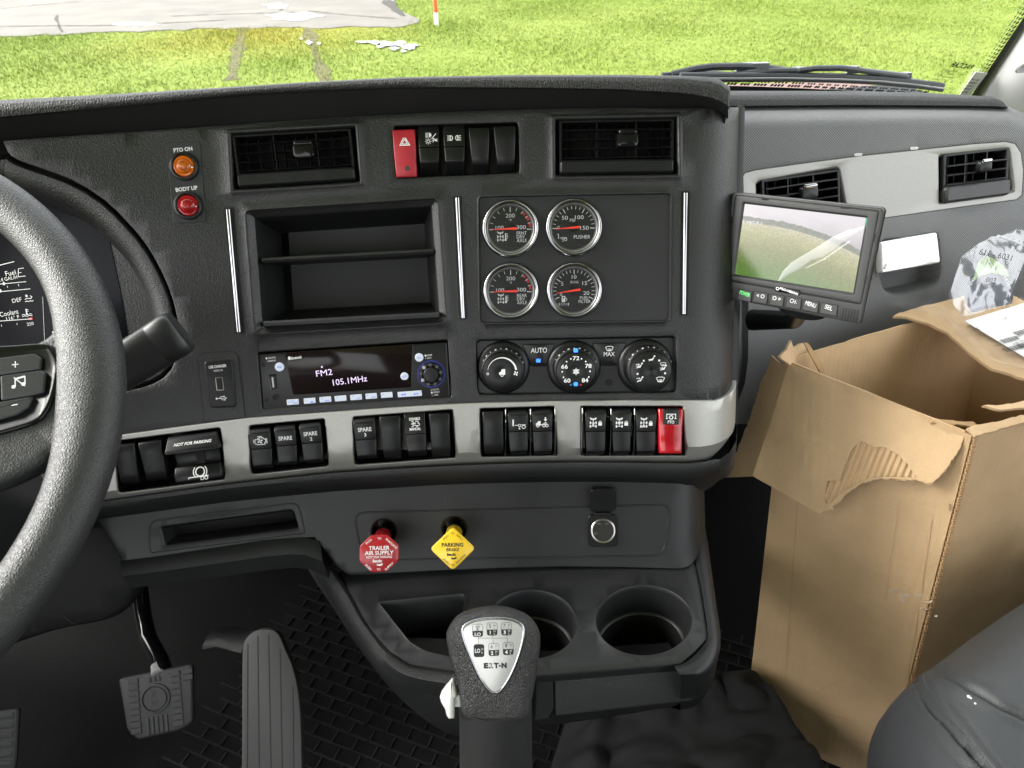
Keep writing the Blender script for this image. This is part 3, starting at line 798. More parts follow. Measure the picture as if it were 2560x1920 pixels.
# black wells behind the switches so the silver skin only shows at the rim of each opening
for h in BANDS:
    hu = offset([BS.uv(*p) for p in dens(h, 30)], .0019)
    part('switch_well', loft([[BS.P(*q, z) for q in hu] for z in (-.0022, -.0235)] + [[BS.P(*q, -.0235) for q in offset(hu, .002)]], False, True), BLACK, dash)
hu = offset([DS.uv(*p) for p in dens(TOPBANK, 30)], .0019)
part('switch_well', loft([[DS.P(*q, z) for q in hu] for z in (-.0022, -.0205)] + [[DS.P(*q, -.0205) for q in offset(hu, .002)]], False, True), BLACK, dash)
# textured lip under the band, then the undercut
X2 = [p[0] for p in dens([(x, 0) for x in XS + [1800]], 40, False)]
def lipring(pl, off, off_end=None): return [DS.hit(x, interp(pl, x), off) for x in X2]
KNURL = mat('knurled_plastic', (.014, .0145, .015), .5, bump=[('voro', 700, .5, .0006)])
r0 = [BS.hit(x, interp(S_BOT, x) - 1, -.001) for x in X2]
part('lower_lip', fixn(loft([r0, lipring(S_BOT, .000), lipring([(a, b + 10) for a, b in S_BOT], .0005), lipring(B_BOT, -.003), lipring([(a, b + 8) for a, b in B_BOT], -.010)], False, False, closed=False)), KNURL, dash)
part('underside', fixn(loft([lipring([(a, b + 6) for a, b in B_BOT], -.009), lipring([(a, (b + c[1]) / 2) for (a, b), c in zip(B_BOT, [(a2, interp(U_BOT, a2)) for a2, _ in B_BOT])], -.028), lipring(U_BOT, -.040), lipring([(a, b + 12) for a, b in U_BOT], -.060)], False, False, closed=False)), LOWER, dash)
# rounded passenger-side end of lip and underside
ea = [r0[-1], lipring(S_BOT, 0)[-1], lipring(B_BOT, -.003)[-1], lipring(B_BOT, -.010)[-1], lipring(U_BOT, -.040)[-1]]
endrings = [ea]
for k, (dx, dy, dz) in enumerate(((.011, .003, .008), (.019, .012, .018), (.023, .028, .028), (.023, .09, .03))):
    endrings.append([p + Vector((dx, dy, dz * (1 - i * .12))) for i, p in enumerate(ea)])
part('lip_end', fixn(loft(endrings, False, False, closed=False)), KNURL, dash)

# ---- brow: leather-grained pad overhanging the face
BR_TOP = [(-600, 300), (-140, 262), (0, 250), (250, 237), (500, 222), (750, 206), (1000, 193), (1300, 187), (1550, 187), (1700, 189), (1770, 192), (1800, 199), (1818, 214)]
BR_MID = [(-600, 332), (-140, 290), (0, 277), (250, 258), (500, 235), (750, 217), (1000, 206), (1300, 202), (1550, 204), (1700, 210), (1770, 220), (1800, 231), (1820, 246)]
BR_BOT = [(-600, 356), (-140, 310), (0, 297), (316, 268), (633, 238), (850, 228), (1000, 222), (1352, 224), (1550, 228), (1714, 237), (1770, 247), (1800, 257), (1822, 270)]
X3 = [p[0] for p in dens([(x, 0) for x in (-600, -370, -140, 0, 250, 500, 750, 1000, 1300, 1550, 1700, 1740, 1770, 1800, 1812, 1820)], 40, False)]
FT = [(-600, 445), (-140, 390)] + FACE_TOP + [(1790, 276), (1822, 296)]
def br(pl, off): return [Plane(DS.hit(1443, 300, off), DS.n0).hit(x, interp(pl, x)) if x > 1700 else DS.hit(x, interp(pl, x), off) for x in X3]
rb = br([(a, b + 2) for a, b in FT], -.006); r1 = br(BR_BOT, .020); r1b = br([(a, b - 5) for a, b in BR_BOT], .0245); r2 = br(BR_MID, .026); r3 = br(BR_TOP, .016)
r2b = [(a + b) / 2 + DS.n0 * .0035 for a, b in zip(r2, r3)]
r4 = [p + Vector((0, .03, -.009)) for p in r3]; r5 = [p + Vector((0, .30, -.10)) for p in r3]
part('brow_pad', fixn(loft([r1, r1b, r2, r2b, r3, r4, r5], False, False, closed=False)), LEATHER, dash, angle=60)
part('brow_underside', fixn(loft([br([(a, b) for a, b in FT], -.004), rb, [a.lerp(b, .5) + DS.n0 * .001 for a, b in zip(rb, r1)], r1], False, False, closed=False)), mat('brow_under', (.010, .0105, .0105), .6, var=(10, .1)), dash)
# brow end turning down into the side of the centre stack
ends = [r1[-1], r1b[-1], r2[-1], r2b[-1], r3[-1], r4[-1], r5[-1]]
e2 = [Vector((p.x + .0035, p.y + .006, p.z - .002)) for p in ends]; e3 = [Vector((p.x + .005, p.y + .016, p.z - .006)) for p in ends]; e4 = [Vector((p.x + .006, p.y + .03, p.z - .06)) for p in ends]
part('brow_end', fixn(loft([ends[:6], e2[:6], e3[:6], e4[:6]], False, False, closed=False)), LEATHER, dash, angle=60)
# side flank behind the roll-over: thin dark seam strip then the side wall running forward
sv = [i / 14 for i in range(15)]
vt, vb = sT[-1][1] - .012, DS.uv(1735, 1200)[1]
f0, f1, f2, f3, f4 = [], [], [], [], []
for k in sv:
    v = vt + (vb - vt) * k; e = DS.P(DS.s_end, v); f0.append(e + Vector((-.002, 0, 0))); f1.append(e + Vector((.004, .001, 0))); f2.append(e + Vector((.0085, .004, 0))); f3.append(e + Vector((.0085, .02, 0))); f4.append(e + Vector((.012, .22, -.09)))
part('side_seam', fixn(loft([f0, f1, f2, f3], False, False, closed=False)), BLACK, dash)
part('side_wall', fixn(loft([f3, f4], False, False, closed=False)), LOWER, dash)

# ---- instrument cluster hood and display at the driver's end
cl = thing('instrument_cluster', 'black glass instrument display in a curved hood behind the steering wheel', 'instrument cluster', Matrix.Translation(DS.hit(150, 750)))
cbk = sheet(DS, [(-620, 330), (-170, 270), (200, 300), (330, 420), (480, 640), (480, 1000), (-170, 1090), (-620, 1160)], [], .05); cbk.v = [p - DS.n0 * .065 for p in cbk.v]
part('backing', cbk, VOID, cl)
cuv = [DS.uv(*p) for p in CLUSTER] + [DS.uv(-600, 800), DS.uv(-600, 452), DS.uv(-120, 398)]
def crng(ins, off): return [DS.P(*q, off) for q in offset(cuv, ins)]
part('shadow_gap', fixn(loft([crng(.0008, -.001), crng(.0012, -.012), crng(.0045, -.012)], False, False)), VOID, cl)
part('hood_ring', fixn(loft([crng(.0036, -.012), crng(.0042, -.003), crng(.0062, -.0008), crng(.011, -.0012), crng(.019, -.005), crng(.027, -.014), crng(.033, -.031), crng(.036, -.034)], False, False)), DASH, cl, angle=50)
PLC = Plane(DS.hit(200, 760, -.034), DS.n0 + Vector((.06, 0, 0)))
wedge = [(264, 551), (300, 580), (330, 615), (357, 660), (378, 705), (395, 755), (405, 800), (412, 850), (405, 890), (330, 950), (322, 849), (304, 740), (285, 650)]
part('side_plate', sheet(PLC, wedge, [], .02, edge=[(.0004, -.0004), (.0006, -.004)]), DASH, cl)
gl_ = [(278, 574), (290, 590), (318, 624), (345, 668), (366, 712), (383, 758), (393, 803), (400, 848)]
gl2 = [(x + 9, y - 7) for x, y in gl_]
part('light_line', MB().add([PLC.hit(*p, .0006) for p in gl_] + [PLC.hit(*p, .0006) for p in gl2], [(i, len(gl_) + i, len(gl_) + i + 1, i + 1) for i in range(len(gl_) - 1)]), mat('grey_line', (.16, .16, .155), .4), cl)
part('floor_plate', sheet(PLC, [(-560, 470), (-140, 420), (60, 430), (260, 540), (420, 760), (430, 900), (330, 985), (-140, 1030), (-560, 1080)], [], .05), LOWER, cl).location = tuple(-PLC.n * .004)
dsp = part('display_glass', sheet(PLC, [(-540, 500), (-140, 446), (20, 470), (104, 493), (195, 521), (255, 552), (266, 566), (285, 650), (304, 740), (322, 849), (300, 905), (-140, 960), (-540, 1010)], [], .05, edge=[(.0003, -.001)]), DGLASS, cl)
dsp.location = tuple(PLC.n * .0008)
fr = Fr(PLC, (0, 700), (100, 690), .0016)
def fl_(px, py): return frloc(fr, px, py)
pr = Print(.2); rd = Print(.3)
def tx(s, px, py, h, w=None, al='r', **k): x, y = fl_(px, py); pr.text(s, x, y, h, w, al, rot=5, **k)
tx('Fuel', 39, 680, 12, 26); tx('.4 GAL/H', 43, 692, 9, 44); tx('DEF', 54, 748, 10, 24); tx('Coolant', 46, 778, 12, 48); tx('116° F', 48, 791, 9, 33); tx('250', 84, 808, 8, 17); tx('0', 137, 777, 6)
for (a, b) in (((-60, 716), (66, 704)), ((-60, 735), (76, 722)), ((-60, 807), (80, 797)), ((134, 831), (160, 829))): pr.stroke([fl_(*a), fl_(*b)], 1.6)
for p in ((10, 709), (134, 831), (1, 727)):
    x, y = fl_(*p); pr.poly([(x - 4, y), (x, y - 5), (x + 4, y), (x, y + 5)])
for p in ((19, 717), (47, 713), (4, 814), (43, 810)): x, y = fl_(*p); pr.stroke([(x, y - 2.5), (x, y + 2.5)], 1.3)
for q in (((46, 672), (46, 692), (64, 690)), ((46, 672), (60, 670)), ((46, 682), (54, 681))): pr.stroke([fl_(*p) for p in q], 1.6)
x, y = fl_(72, 746)
pr.stroke([(x - 11, y - 8), (x - 6, y - 6), (x - 2, y - 8), (x + 3, y - 6), (x + 7, y - 8), (x + 11, y - 6)], 1.6).stroke([(x - 10, y - 2), (x - 4, y + 1), (x + 5, y - 1), (x + 9, y + 3), (x + 5, y + 7)], 1.8).disc(x - 4, y + 7, 3)
x, y = fl_(67, 782)
pr.stroke([(x, y + 10), (x, y - 3)], 2.6).stroke([(x, y + 8), (x + 6, y + 8)], 1.4).stroke([(x, y + 4), (x + 6, y + 4)], 1.4).disc(x, y - 3, 2.6).stroke([(x - 13, y - 5), (x - 8, y - 3), (x - 4, y - 6)], 1.4).stroke([(x + 3, y - 6), (x + 8, y - 3), (x + 13, y - 5)], 1.4).stroke([(x - 13, y - 9), (x - 6, y - 7), (x, y - 9), (x + 6, y - 7), (x + 13, y - 9)], 1.4)
pr.stroke([fl_(-20, 668), fl_(36, 654)], 2)
pr.stroke([fl_(107, 742), fl_(112, 855)], .8)
part('display_lettering', fr.mb(pr.m).xf(fr.M), DISP, cl, smooth=False)
a = fl_(73, 797); rd.rect(a[0] + 4, a[1], 9, 5)
part('red_mark', fr.mb(rd.m).xf(fr.M), DISPRED, cl, smooth=False)
# ================================================================== things set into the dashboard
def fr_thing(name, label, cat, fr, group=None): return thing(name, label, cat, fr.M, group)
def P_(name, mb, m, t, fr, **k): return part(name, fr.mb(fixn(mb)), m, t, local=True, **k)

# ---- air vents
def vent(surf, quad, label, tabx, slat_y, bars_x, tilt=0., chrome=False, sil=False, lipz=0., mx=34, my=30, tw=1.):
    TL, TR, BR, BL = quad
    ml, mr = ((TL[0] + BL[0]) / 2, (TL[1] + BL[1]) / 2), ((TR[0] + BR[0]) / 2, (TR[1] + BR[1]) / 2)
    fr = Fr(surf, ml, mr)
    t = fr_thing('air_vent', label, 'air vent', fr, 'dashboard air vents')
    w = math.dist(ml, mr) - mx; h = math.dist(((TL[0] + TR[0]) / 2, (TL[1] + TR[1]) / 2), ((BL[0] + BR[0]) / 2, (BL[1] + BR[1]) / 2)) - my
    # housing: open-fronted dark box
    o = rr(w, h, 10, 4)
    P_('housing', loft([[(*q, z) for q in offset(o, i)] for i, z in ((0, -8), (0, -95), (4, -95))], False, True), VOID, t, fr)
    # louver drum: side cheeks, lower lip
    gb = -h / 2 + 36                               # bottom of the grille
    P_('lower_lip', slab(rr(w - 8, 36, 9, 4, 0, -h / 2 + 19), [(0, -50), (0, 2 + lipz), (2, 8 + lipz), (6, 11 + lipz)]), SWITCH if not sil else MONI, t, fr)
    for sx in (-1, 1): P_('cheek', slab(rr(9, h - 30, 4, 3, sx * (w / 2 - 8), 12), [(0, -50), (0, -2), (2, 1)]), BLACK, t, fr)
    top = h / 2 - 8
    for k, y in enumerate(slat_y):
        yy = gb + (top - gb) * y
        m = MB(); hw = w / 2 - 12
        pr_ = [(-1.6, 4), (0, 6), (1.6, 4), (2.6, -18), (-.5, -18)]
        m = loft([[(x, yy + a - (z - 4) * tilt * .0, z + 1) for a, z in pr_] for x in (-hw, hw)], True, True)
        P_('slat', m, SWITCH if not sil else MONI, t, fr, smooth=False)
    P_('top_rail', slab(rr(w - 14, 7, 3, 3, 0, top + 2), [(0, -40), (0, -3), (1.5, 0)]), BLACK, t, fr)
    for x in bars_x:
        P_('divider', box(x * (w / 2 - 12), (gb + top) / 2, -14, 2.4, top - gb, 26), BLACK, t, fr, smooth=False)
    for x in np.linspace(-.9, .9, 9):
        P_('inner_vane', box(x * (w / 2 - 14), (gb + top) / 2, -52, 1.6, top - gb, 22), BLACK, t, fr, smooth=False)
    # tab
    yy = gb + (top - gb) * .62
    P_('tab', slab(rr(56 * tw, 42 * tw, 12 * tw, 4, tabx, yy - 9 * tw), [(0, -12), (0, 9), (3, 15), (8, 17)]), GLOSS if not chrome else SWITCH, t, fr)
    P_('tab_grip', slab(rr(44 * tw, 13 * tw, 6 * tw, 4, tabx, yy + 8 * tw), [(0, 12), (0, 17), (2.5, 19.5), (5, 20)]), GLOSS if not chrome else CHROME, t, fr)
    return t
vent(DS, ((563, 323), (900, 303), (913, 466), (572, 488)), 'black slatted air vent beside the amber and red indicator lights', 26, (.06, .30, .54, .78), (-.34, .42))
vent(DS, ((1375, 287), (1705, 281), (1707, 448), (1377, 452)), 'black slatted air vent above the round gauges, beside the row of top switches', 26, (.06, .30, .54, .78), (-.36, .36))

# ---- storage cubby
CUBU = [DS.uv(*p) for p in CUBBY]
cin = offset(CUBU, .0098)
cub = thing('storage_cubby', 'open black two-shelf storage cubby in the dashboard above the radio', 'storage cubby', Matrix.Translation(DS.hit(865, 665)))
part('liner', fixn(loft([[DS.P(*q, z) for q in offset(cin, i)] for i, z in ((-.0004, -.005), (.0012, -.008), (.004, -.02), (.012, -.070), (.0125, -.0735))], False, False)), mat('cubby_plastic', (.010, .0105, .011), .5, bump=('noise', 1200, .2, .0004)), cub)
cbk = sheet(DS, offset(cin, .0122), [], .03, uvin=True); cbk.v = [p - DS.n0 * .073 for p in cbk.v]; part('back_wall', cbk, MATS['cubby_plastic'], cub)
def cubbeam(pl, prr, prof, name, m):
    a, b = DS.hit(*pl, 0), DS.hit(*prr, 0); n = DS.normal(DS.uv(865, 665)[0]); y = n.cross((b - a).normalized())
    rings = [[c + y * v * .00043 + n * z * .00043 for v, z in prof] for c in (a, b)]
    part(name, fixn(loft(rings, True, True)), m, cub, angle=40)
SHP = mat('shelf_plastic', (.013, .0135, .014), .45, var=(30, .1))
cubbeam((652, 650), (1084, 627), [(6, -14), (4, -8), (-1, -6), (-7, -10), (-9, -22), (-12, -165), (4, -165), (6, -60)], 'shelf', SHP)
cubbeam((660, 808), (1098, 785), [(4, -6), (5, 3), (0, 7), (-7, 6), (-9, 0), (-9, -12), (4, -14)], 'ledge', SHP)

# ---- indicator plate and lamps
fr = Fr(DS, (425, 458), (508, 453), .0004)
ip = fr_thing('indicator_plate', 'dark label plate marked PTO ON and BODY UP on the dashboard', 'label plate', fr)
qs = [frloc(fr, *p) for p in ((416, 357), (500, 353), (515, 554), (434, 558))]
P_('plate', slab(rq(*qs, 9), [(0, -1), (0, 1.2), (.8, 1.8)]), mat('plate_vinyl', (.022, .024, .027), .5), ip, fr)
pr = Print(2.1); a = frloc(fr, 458, 374); b = frloc(fr, 467, 472)
pr.text('PTO ON', *a, 10.5, 47, rot=3, bold=.03).text('BODY UP', *b, 10.5, 55, rot=3, bold=.03); pr.build('lettering', WHITE, ip, fr)
for (cx, cy), m, nm, lb in (((461, 416), AMBLENS, 'amber', 'round amber indicator lamp under the words PTO ON'), ((471, 514), REDLENS, 'red', 'round red indicator lamp under the words BODY UP')):
    f2 = Fr(DS, (cx - 36, cy + 2.2), (cx + 36, cy - 2.2), .001)
    t = fr_thing('indicator_lamp', lb, 'indicator lamp', f2, 'indicator lamps')
    P_('grommet', lathe([(37, 0), (37, 4), (35, 8), (31, 9.5), (28, 7), (27, 2)], 44, False, False), mat('rubber_grommet', (.012, .012, .013), .4), t, f2)
    P_('lens', lathe([(27.5, 1), (27, 5), (24.5, 8), (22, 8.5), (21, 7), (19.5, 7), (18, 10), (13, 13.5), (7, 15.3), (.01, 16)], 44, False, False), m, t, f2)
    dk = mat(nm + '_rib', (.30, .05, .004) if nm == 'amber' else (.22, .003, .006), .3, coat=.5)
    for x in range(-4, 5):
        hh_ = math.sqrt(max(0, 15.5 ** 2 - (x * 3.2) ** 2)); zz = 16 - (x * 3.2) ** 2 * .013
        P_('lens_rib', box(x * 3.2, 0, zz - 1.2, 1.1, hh_ * 1.5, 1.8), dk, t, f2, smooth=False)
    P_('glint', lathe([(2.6, 8), (2.2, 9.4), (.01, 9.8)], 10, False, False, 21, -4), mat('lamp_glint', (.7, .68, .7), .2, metal=.8), t, f2)  # bright metal dome put in as a glint of light on the lamp

# ---- round gauges
def gauge(c, r, label, marks):
    f2 = Fr(DS, (c[0] - r, c[1] + r * .012), (c[0] + r, c[1] - r * .012), -.0018); k = r / 70
    t = fr_thing('round_gauge', label, 'gauge', f2, 'round gauges on the plate')
    S = lambda L: [(a * k, b) for a, b in L]
    P_('bezel', lathe(S([(72, 0), (72, 3), (71, 10), (69, 14), (66.5, 16), (63, 15), (61, 12), (59.5, 9)]), 64, False, False), CHROME, t, f2, angle=80)
    P_('inner_ring', lathe(S([(60, 9), (59, 9.8), (57.5, 9.5), (56, 6), (53.5, 1)]), 64, False, False), mat('gauge_ring', (.22, .22, .21), .3, metal=.5), t, f2, angle=80)
    dial = P_('dial', lathe(S([(56, 1), (54, 1.2), (.01, 1.2)]), 64, False, False), mat('dial_black', (.010, .011, .010), .45), t, f2)
    pr = Print(1.5); marks(pr, k); pr.build('dial_marking', mat('dial_print', (.62, .62, .64), .5, emit=(.8, .8, .85), estr=0.0071), dial, f2)
    g = P_('glass', lathe(S([(58, 7), (.01, 7.3)]), 48, False, False), GAUGEGLASS, t, f2)
    return t, f2, k
def ticks(pr, k, a0, a1, n, long_every, r0=45, r1=53):
    for i in range(n + 1):
        a = R_(a0 + (a1 - a0) * i / n); lg = i % long_every == 0
        q = (r0 - (4 if lg else 0)) * k; pr.stroke([(q * math.cos(a), q * math.sin(a)), (r1 * k * math.cos(a), r1 * k * math.sin(a))], (2.0 if lg else 1.3) * k)
def axle_icon(pr, x, y, s, mark=None, cross=None):
    """truck chassis from above: steered front wheels, two axles"""
    pr.stroke([(x - 5 * s, y + 10 * s), (x + 5 * s, y + 10 * s)], 1.3 * s).stroke([(x, y + 10 * s), (x, y - 9 * s)], 1.4 * s)
    for sx in (-1, 1):
        pr.stroke([(x + sx * 4 * s, y + 7.5 * s), (x + sx * 7 * s, y + 12.5 * s)], 2.8 * s)
        pr.stroke([(x, y + 6 * s), (x + sx * 3.4 * s, y + 9.5 * s)], 1.5 * s)
        for yy in (0, -8.5): pr.rect(x + sx * 6.6 * s, y + yy * s, 3 * s, 6.4 * s)
    for yy in (0, -8.5): pr.stroke([(x - 6 * s, y + yy * s), (x + 6 * s, y + yy * s)], 1.3 * s)
    if cross is not None:
        for yy in cross: pr.stroke([(x - 2.8 * s, y + yy * s - 2.8 * s), (x + 2.8 * s, y + yy * s + 2.8 * s)], 1.5 * s).stroke([(x - 2.8 * s, y + yy * s + 2.8 * s), (x + 2.8 * s, y + yy * s - 2.8 * s)], 1.5 * s)
def thermo(pr, x, y, s):
    pr.stroke([(x, y + 9 * s), (x, y - 6 * s)], 2.4 * s).disc(x, y - 7 * s, 2.8 * s)
    for k in range(4): pr.stroke([(x, y + (8 - 3.6 * k) * s), (x + 6 * s, y + (8 - 3.6 * k) * s)], 1.3 * s)
def temp_marks(l3):
    def f(pr, k):
        ticks(pr, k, 182, -2, 10, 5)
        pr.text('200', 0, 32 * k, 9.5 * k, 23 * k).text('°F', 0, 21 * k, 5.5 * k, 7 * k).text('100', -27 * k, 3 * k, 9 * k, 20 * k).text('300', 27 * k, 3.5 * k, 9.5 * k, 23 * k)
        for i, w in enumerate(l3): pr.text(w, 15.5 * k, (-11 - 9 * i) * k, 8 * k, {4: 25, 3: 20}[len(w)] * k, 'l')
        axle_icon(pr, -25.5 * k, -19 * k, 1.0 * k); thermo(pr, -12.5 * k, -20 * k, 1.0 * k)
    return f
def psi_marks(pr, k):
    ticks(pr, k, 182, -2, 15, 5)
    pr.text('0', -38 * k, 0 * k, 9 * k).text('50', -22 * k, 24 * k, 9.5 * k, 15 * k).text('100', 14 * k, 25 * k, 9.5 * k, 22 * k).text('150', 27 * k, -1 * k, 9.5 * k, 21 * k).text('PSI', -3 * k, 18 * k, 7 * k, 13 * k)
    pr.text('PUSHER', 21 * k, -23 * k, 8.5 * k, 41 * k)
    x, y = -38 * k, -22 * k
    pr.stroke([(x - 3, y + 6), (x, y + 6), (x, y - 5)], 2).stroke([(x + 3, y - 3), (x + 7, y - 3)], 1.5).ring(x + 11, y - 4, 2.6, 1.3).ring(x + 18, y - 7, 3, 1.3).stroke([(x + 14, y - 2.5), (x + 21, y - 2.5)], 1.3).poly([(x + 9, y - 10), (x + 13, y - 10), (x + 11, y - 13)])
def hg_marks(pr, k):
    ticks(pr, k, 204, -24, 20, 5)
    pr.text('0', -33 * k, -9 * k, 9 * k).text('5', -30 * k, 17 * k, 9.5 * k).text('10', 0, 34 * k, 9.5 * k, 12 * k).text('15', 27 * k, 18 * k, 9.5 * k, 12 * k).text('20', 31 * k, -7 * k, 9.5 * k, 15 * k).text('IN HG', 1 * k, 21 * k, 6.5 * k, 20 * k)
    pr.text('FUEL', 26 * k, -19 * k, 7.5 * k, 22 * k).text('FILTER', 27 * k, -28 * k, 7.5 * k, 30 * k)
    x, y = -27 * k, -22 * k
    pr.stroke([(x - 3, y + 7), (x + 3.5, y + 7), (x + 3.5, y - 6), (x - 3, y - 6)], 2.4, True).rect(x, y - 2, 7, 8).stroke([(x + 4, y + 4), (x + 8, y + 2), (x + 8, y - 4)], 1.4)
    for i in range(6): pr.rect(x - 9 + i * 4, y - 11, 1.6, 1.6).rect(x - 9 + i * 4, y - 14, 1.6, 1.6)
    pr.stroke([(x - 11, y - 9), (x - 11, y - 16)], 1.4).stroke([(x + 13, y - 9), (x + 13, y - 16)], 1.4)
def needle(t, f2, k, ang, tail=16):
    c, s_ = math.cos(R_(ang)), math.sin(R_(ang)); nx, ny = -s_, c
    pts = [(-tail * c * k + nx * 2.9 * k, -tail * s_ * k + ny * 2.9 * k), (-tail * c * k - nx * 2.9 * k, -tail * s_ * k - ny * 2.9 * k), (45 * c * k - nx * .7 * k, 45 * s_ * k - ny * .7 * k), (45 * c * k + nx * .7 * k, 45 * s_ * k + ny * .7 * k)]
    P_('needle', slab(pts, [(0, 3.6), (0, 4.6), (.3, 5)]), NEEDLE, t, f2, smooth=False)
    P_('needle_hub', lathe([(12 * k, 1.4), (11 * k, 3.2), (.01, 3.3)], 24, False, False), mat('hub_black', (.012, .012, .012), .3), t, f2)
def redarc(t, f2, k):
    pr = Print(1.5)
    for a0, a1 in ((52, 43), (38, 24), (18, 4)): pr.arc(0, 0, 49.5 * k, 5 * k, a0, a1, 6)
    pr.build('red_zone_marking', REDP, t, f2)
for c, r, lb, fn, ang, red in (((1276, 572), 70, 'round chrome-rimmed gauge marked FRNT DRV AXLE', temp_marks(('FRNT', 'DRV', 'AXLE')), 182, 1),
                               ((1434, 569), 70, 'round chrome-rimmed air pressure gauge marked PUSHER', psi_marks, 184, 0),
                               ((1277, 728), 69, 'round chrome-rimmed gauge marked REAR DRV AXLE', temp_marks(('REAR', 'DRV', 'AXLE')), 181, 1),
                               ((1435, 726), 69, 'round chrome-rimmed gauge marked FUEL FILTER', hg_marks, 188, 0)):
    t, f2, k = gauge(c, r, lb, fn); needle(t, f2, k, ang)
    if red: redarc(t, f2, k)

# ---- rocker switches
def rocker_mesh(rows, depth, b=3.0):
    """rows = [(y, half width, z)] from top to bottom"""
    rings = []
    for y, w, z in rows: rings.append([(-w, y, -depth), (-w, y, z - b), (-w + b * .35, y, z - b * .3), (-w + b, y, z), (w - b, y, z), (w - b * .35, y, z - b * .3), (w, y, z - b), (w, y, -depth)])
    m = loft(rings, True, True, closed=False); return m
def icon(name, pr, y0):
    x, y = 0, y0
    if name == 'engine':
        pr.stroke([(-12, y - 8), (-12, y + 5), (-7, y + 5), (-4, y + 9), (8, y + 9), (11, y + 5), (14, y + 5), (14, y - 2), (11, y - 5), (11, y - 9), (-8, y - 9), (-12, y - 5)], 1.8, True)
        pr.stroke([(-5, y + 12.5), (6, y + 12.5)], 2).stroke([(0, y + 12), (0, y + 9)], 1.6).stroke([(-15.5, y - 5), (-15.5, y + 5)], 1.8).stroke([(-15.5, y), (-12, y)], 1.6).stroke([(14, y + 6), (17, y + 6), (17, y - 6), (14, y - 5)], 1.6)
        for a in (20, 110, 200, 290):
            c, s_ = math.cos(R_(a)), math.sin(R_(a)); pr.poly([(0, y), (6 * c - 3.4 * s_, y + 6 * s_ + 3.4 * c), (7 * c, y + 7 * s_), (5 * c + 2 * s_, y + 5 * s_ - 2 * c)])
    elif name == 'SPARE': pr.text('SPARE', 0, y, 11, 34, bold=.02)
    elif name in ('2', '3'): pr.text('SPARE', 0, y + 5, 11, 34, bold=.02).text(name, 0, y - 9, 9.5, bold=.02)
    elif name == 'disable':
        pr.text('DISABLE', 0, y + 15, 7, 27, bold=.02).text('MANUAL', 0, y - 10, 7, 28, bold=.02)
        for k in range(5): pr.rect(-6 + (k % 2) * 2.5, y + 9 - 3.2 * k, 5, 1.6)
        pr.stroke([(-9, y + 3), (2, y + 3)], 2).arc(5, y + 6, 3.4, 1.4, -60, 180, 8).arc(8, y + 1, 3.4, 1.4, -140, 90, 8).stroke([(0, y - 1), (6, y - 3), (3, y - 6)], 1.5)
    elif name == 'pusher':
        pr.stroke([(-14, y + 10), (-11, y + 10)], 2).stroke([(-12, y + 11), (-12, y - 6)], 3.6).stroke([(-8, y - 4), (0, y - 4)], 1.5).ring(3.5, y - 5, 3.2, 1.6).ring(14, y - 9, 4.2, 1.6).stroke([(8, y - 3.2), (19, y - 3.2)], 1.6).stroke([(3.5, y - 9), (3.5, y - 14)], 1.5).poly([(.8, y - 12), (6.2, y - 12), (3.5, y - 16)])
    elif name == 'dump':
        pr.poly([(-16, y - 6), (-16, y), (-13, y + 1), (-10, y + 5.5), (-4, y + 5.5), (-4, y - 6)]).ring(-11, y - 7, 3, 1.6).stroke([(-4, y - 4), (14, y - 4)], 2.2).ring(4, y - 7, 3.2, 1.6).ring(11.5, y - 7, 3.2, 1.6).poly([(0, y - 2), (9, y + 2.5), (12, y - 1)]).stroke([(8, y + 15), (8, y + 8)], 3.4).poly([(3.5, y + 9.5), (12.5, y + 9.5), (8, y + 4)])
    elif name.startswith('lock'):
        axle_icon(pr, -6, y + 1, 1.08, cross={'lock1': (-4.3,), 'lock2': (0,), 'lock3': (-8.5,)}[name])
        pr.rect(11, y - 2.5, 9, 8.5).arc(11, y + 2, 2.9, 1.6, 0, 180, 8)
    elif name == 'park':
        for sx in (-1, 1):
            pr.stroke([(sx * 4.5 + 4.5 * sx * math.cos(R_(a)) * .9 - sx * 0, y + 6.5 * math.sin(R_(a))) for a in range(-90, 91, 15)], 1.9) if 0 else None
            pts = [(sx * 3.2, y + 6)] + [(sx * (3.2 + 5.5 * math.cos(R_(a)) * 1), y + 6 * math.sin(R_(a))) for a in range(75, -76, -15)] + [(sx * 3.2, y - 6)]
            pts = [(-q[0] + sx * 12.4, q[1]) for q in pts]; pr.stroke(pts, 1.8, True)
            for k in (-1, 0, 1): pr.stroke([(sx * 10.5, y + 4.2 * k), (sx * 17, y + 5.6 * k)], 1.9)
    elif name == 'lights':
        pr.poly([(1, y + 16)] + [(1 + 6.5 * math.cos(R_(a)), y + 10.5 + 6 * math.sin(R_(a))) for a in range(80, -81, -20)] + [(1, y + 5)])
        for k in range(5): pr.stroke([(-7.5, y + 15 - 2.6 * k), (-.6, y + 15.6 - 2.5 * k)], 1.3)
        pr.stroke([(19, y + 14), (7, y + 1)], 1.6)
        pr.ring(-1, y - 5, 3.6, 1.5)
        for k in range(8): a = R_(45 * k); pr.stroke([(-1 + 5.4 * math.cos(a), y - 5 + 5.4 * math.sin(a)), (-1 + 8.4 * math.cos(a), y - 5 + 8.4 * math.sin(a))], 1.3)
        pr.stroke([(11, y - 8), (11, y + 2), (14, y + 2), (14, y - 3), (11, y - 3)], 1.5)
        for k in (-1, 0, 1): pr.stroke([(15.5, y - 2.5 + k), (22, y - 2.5 + 3 * k)], 1.4)
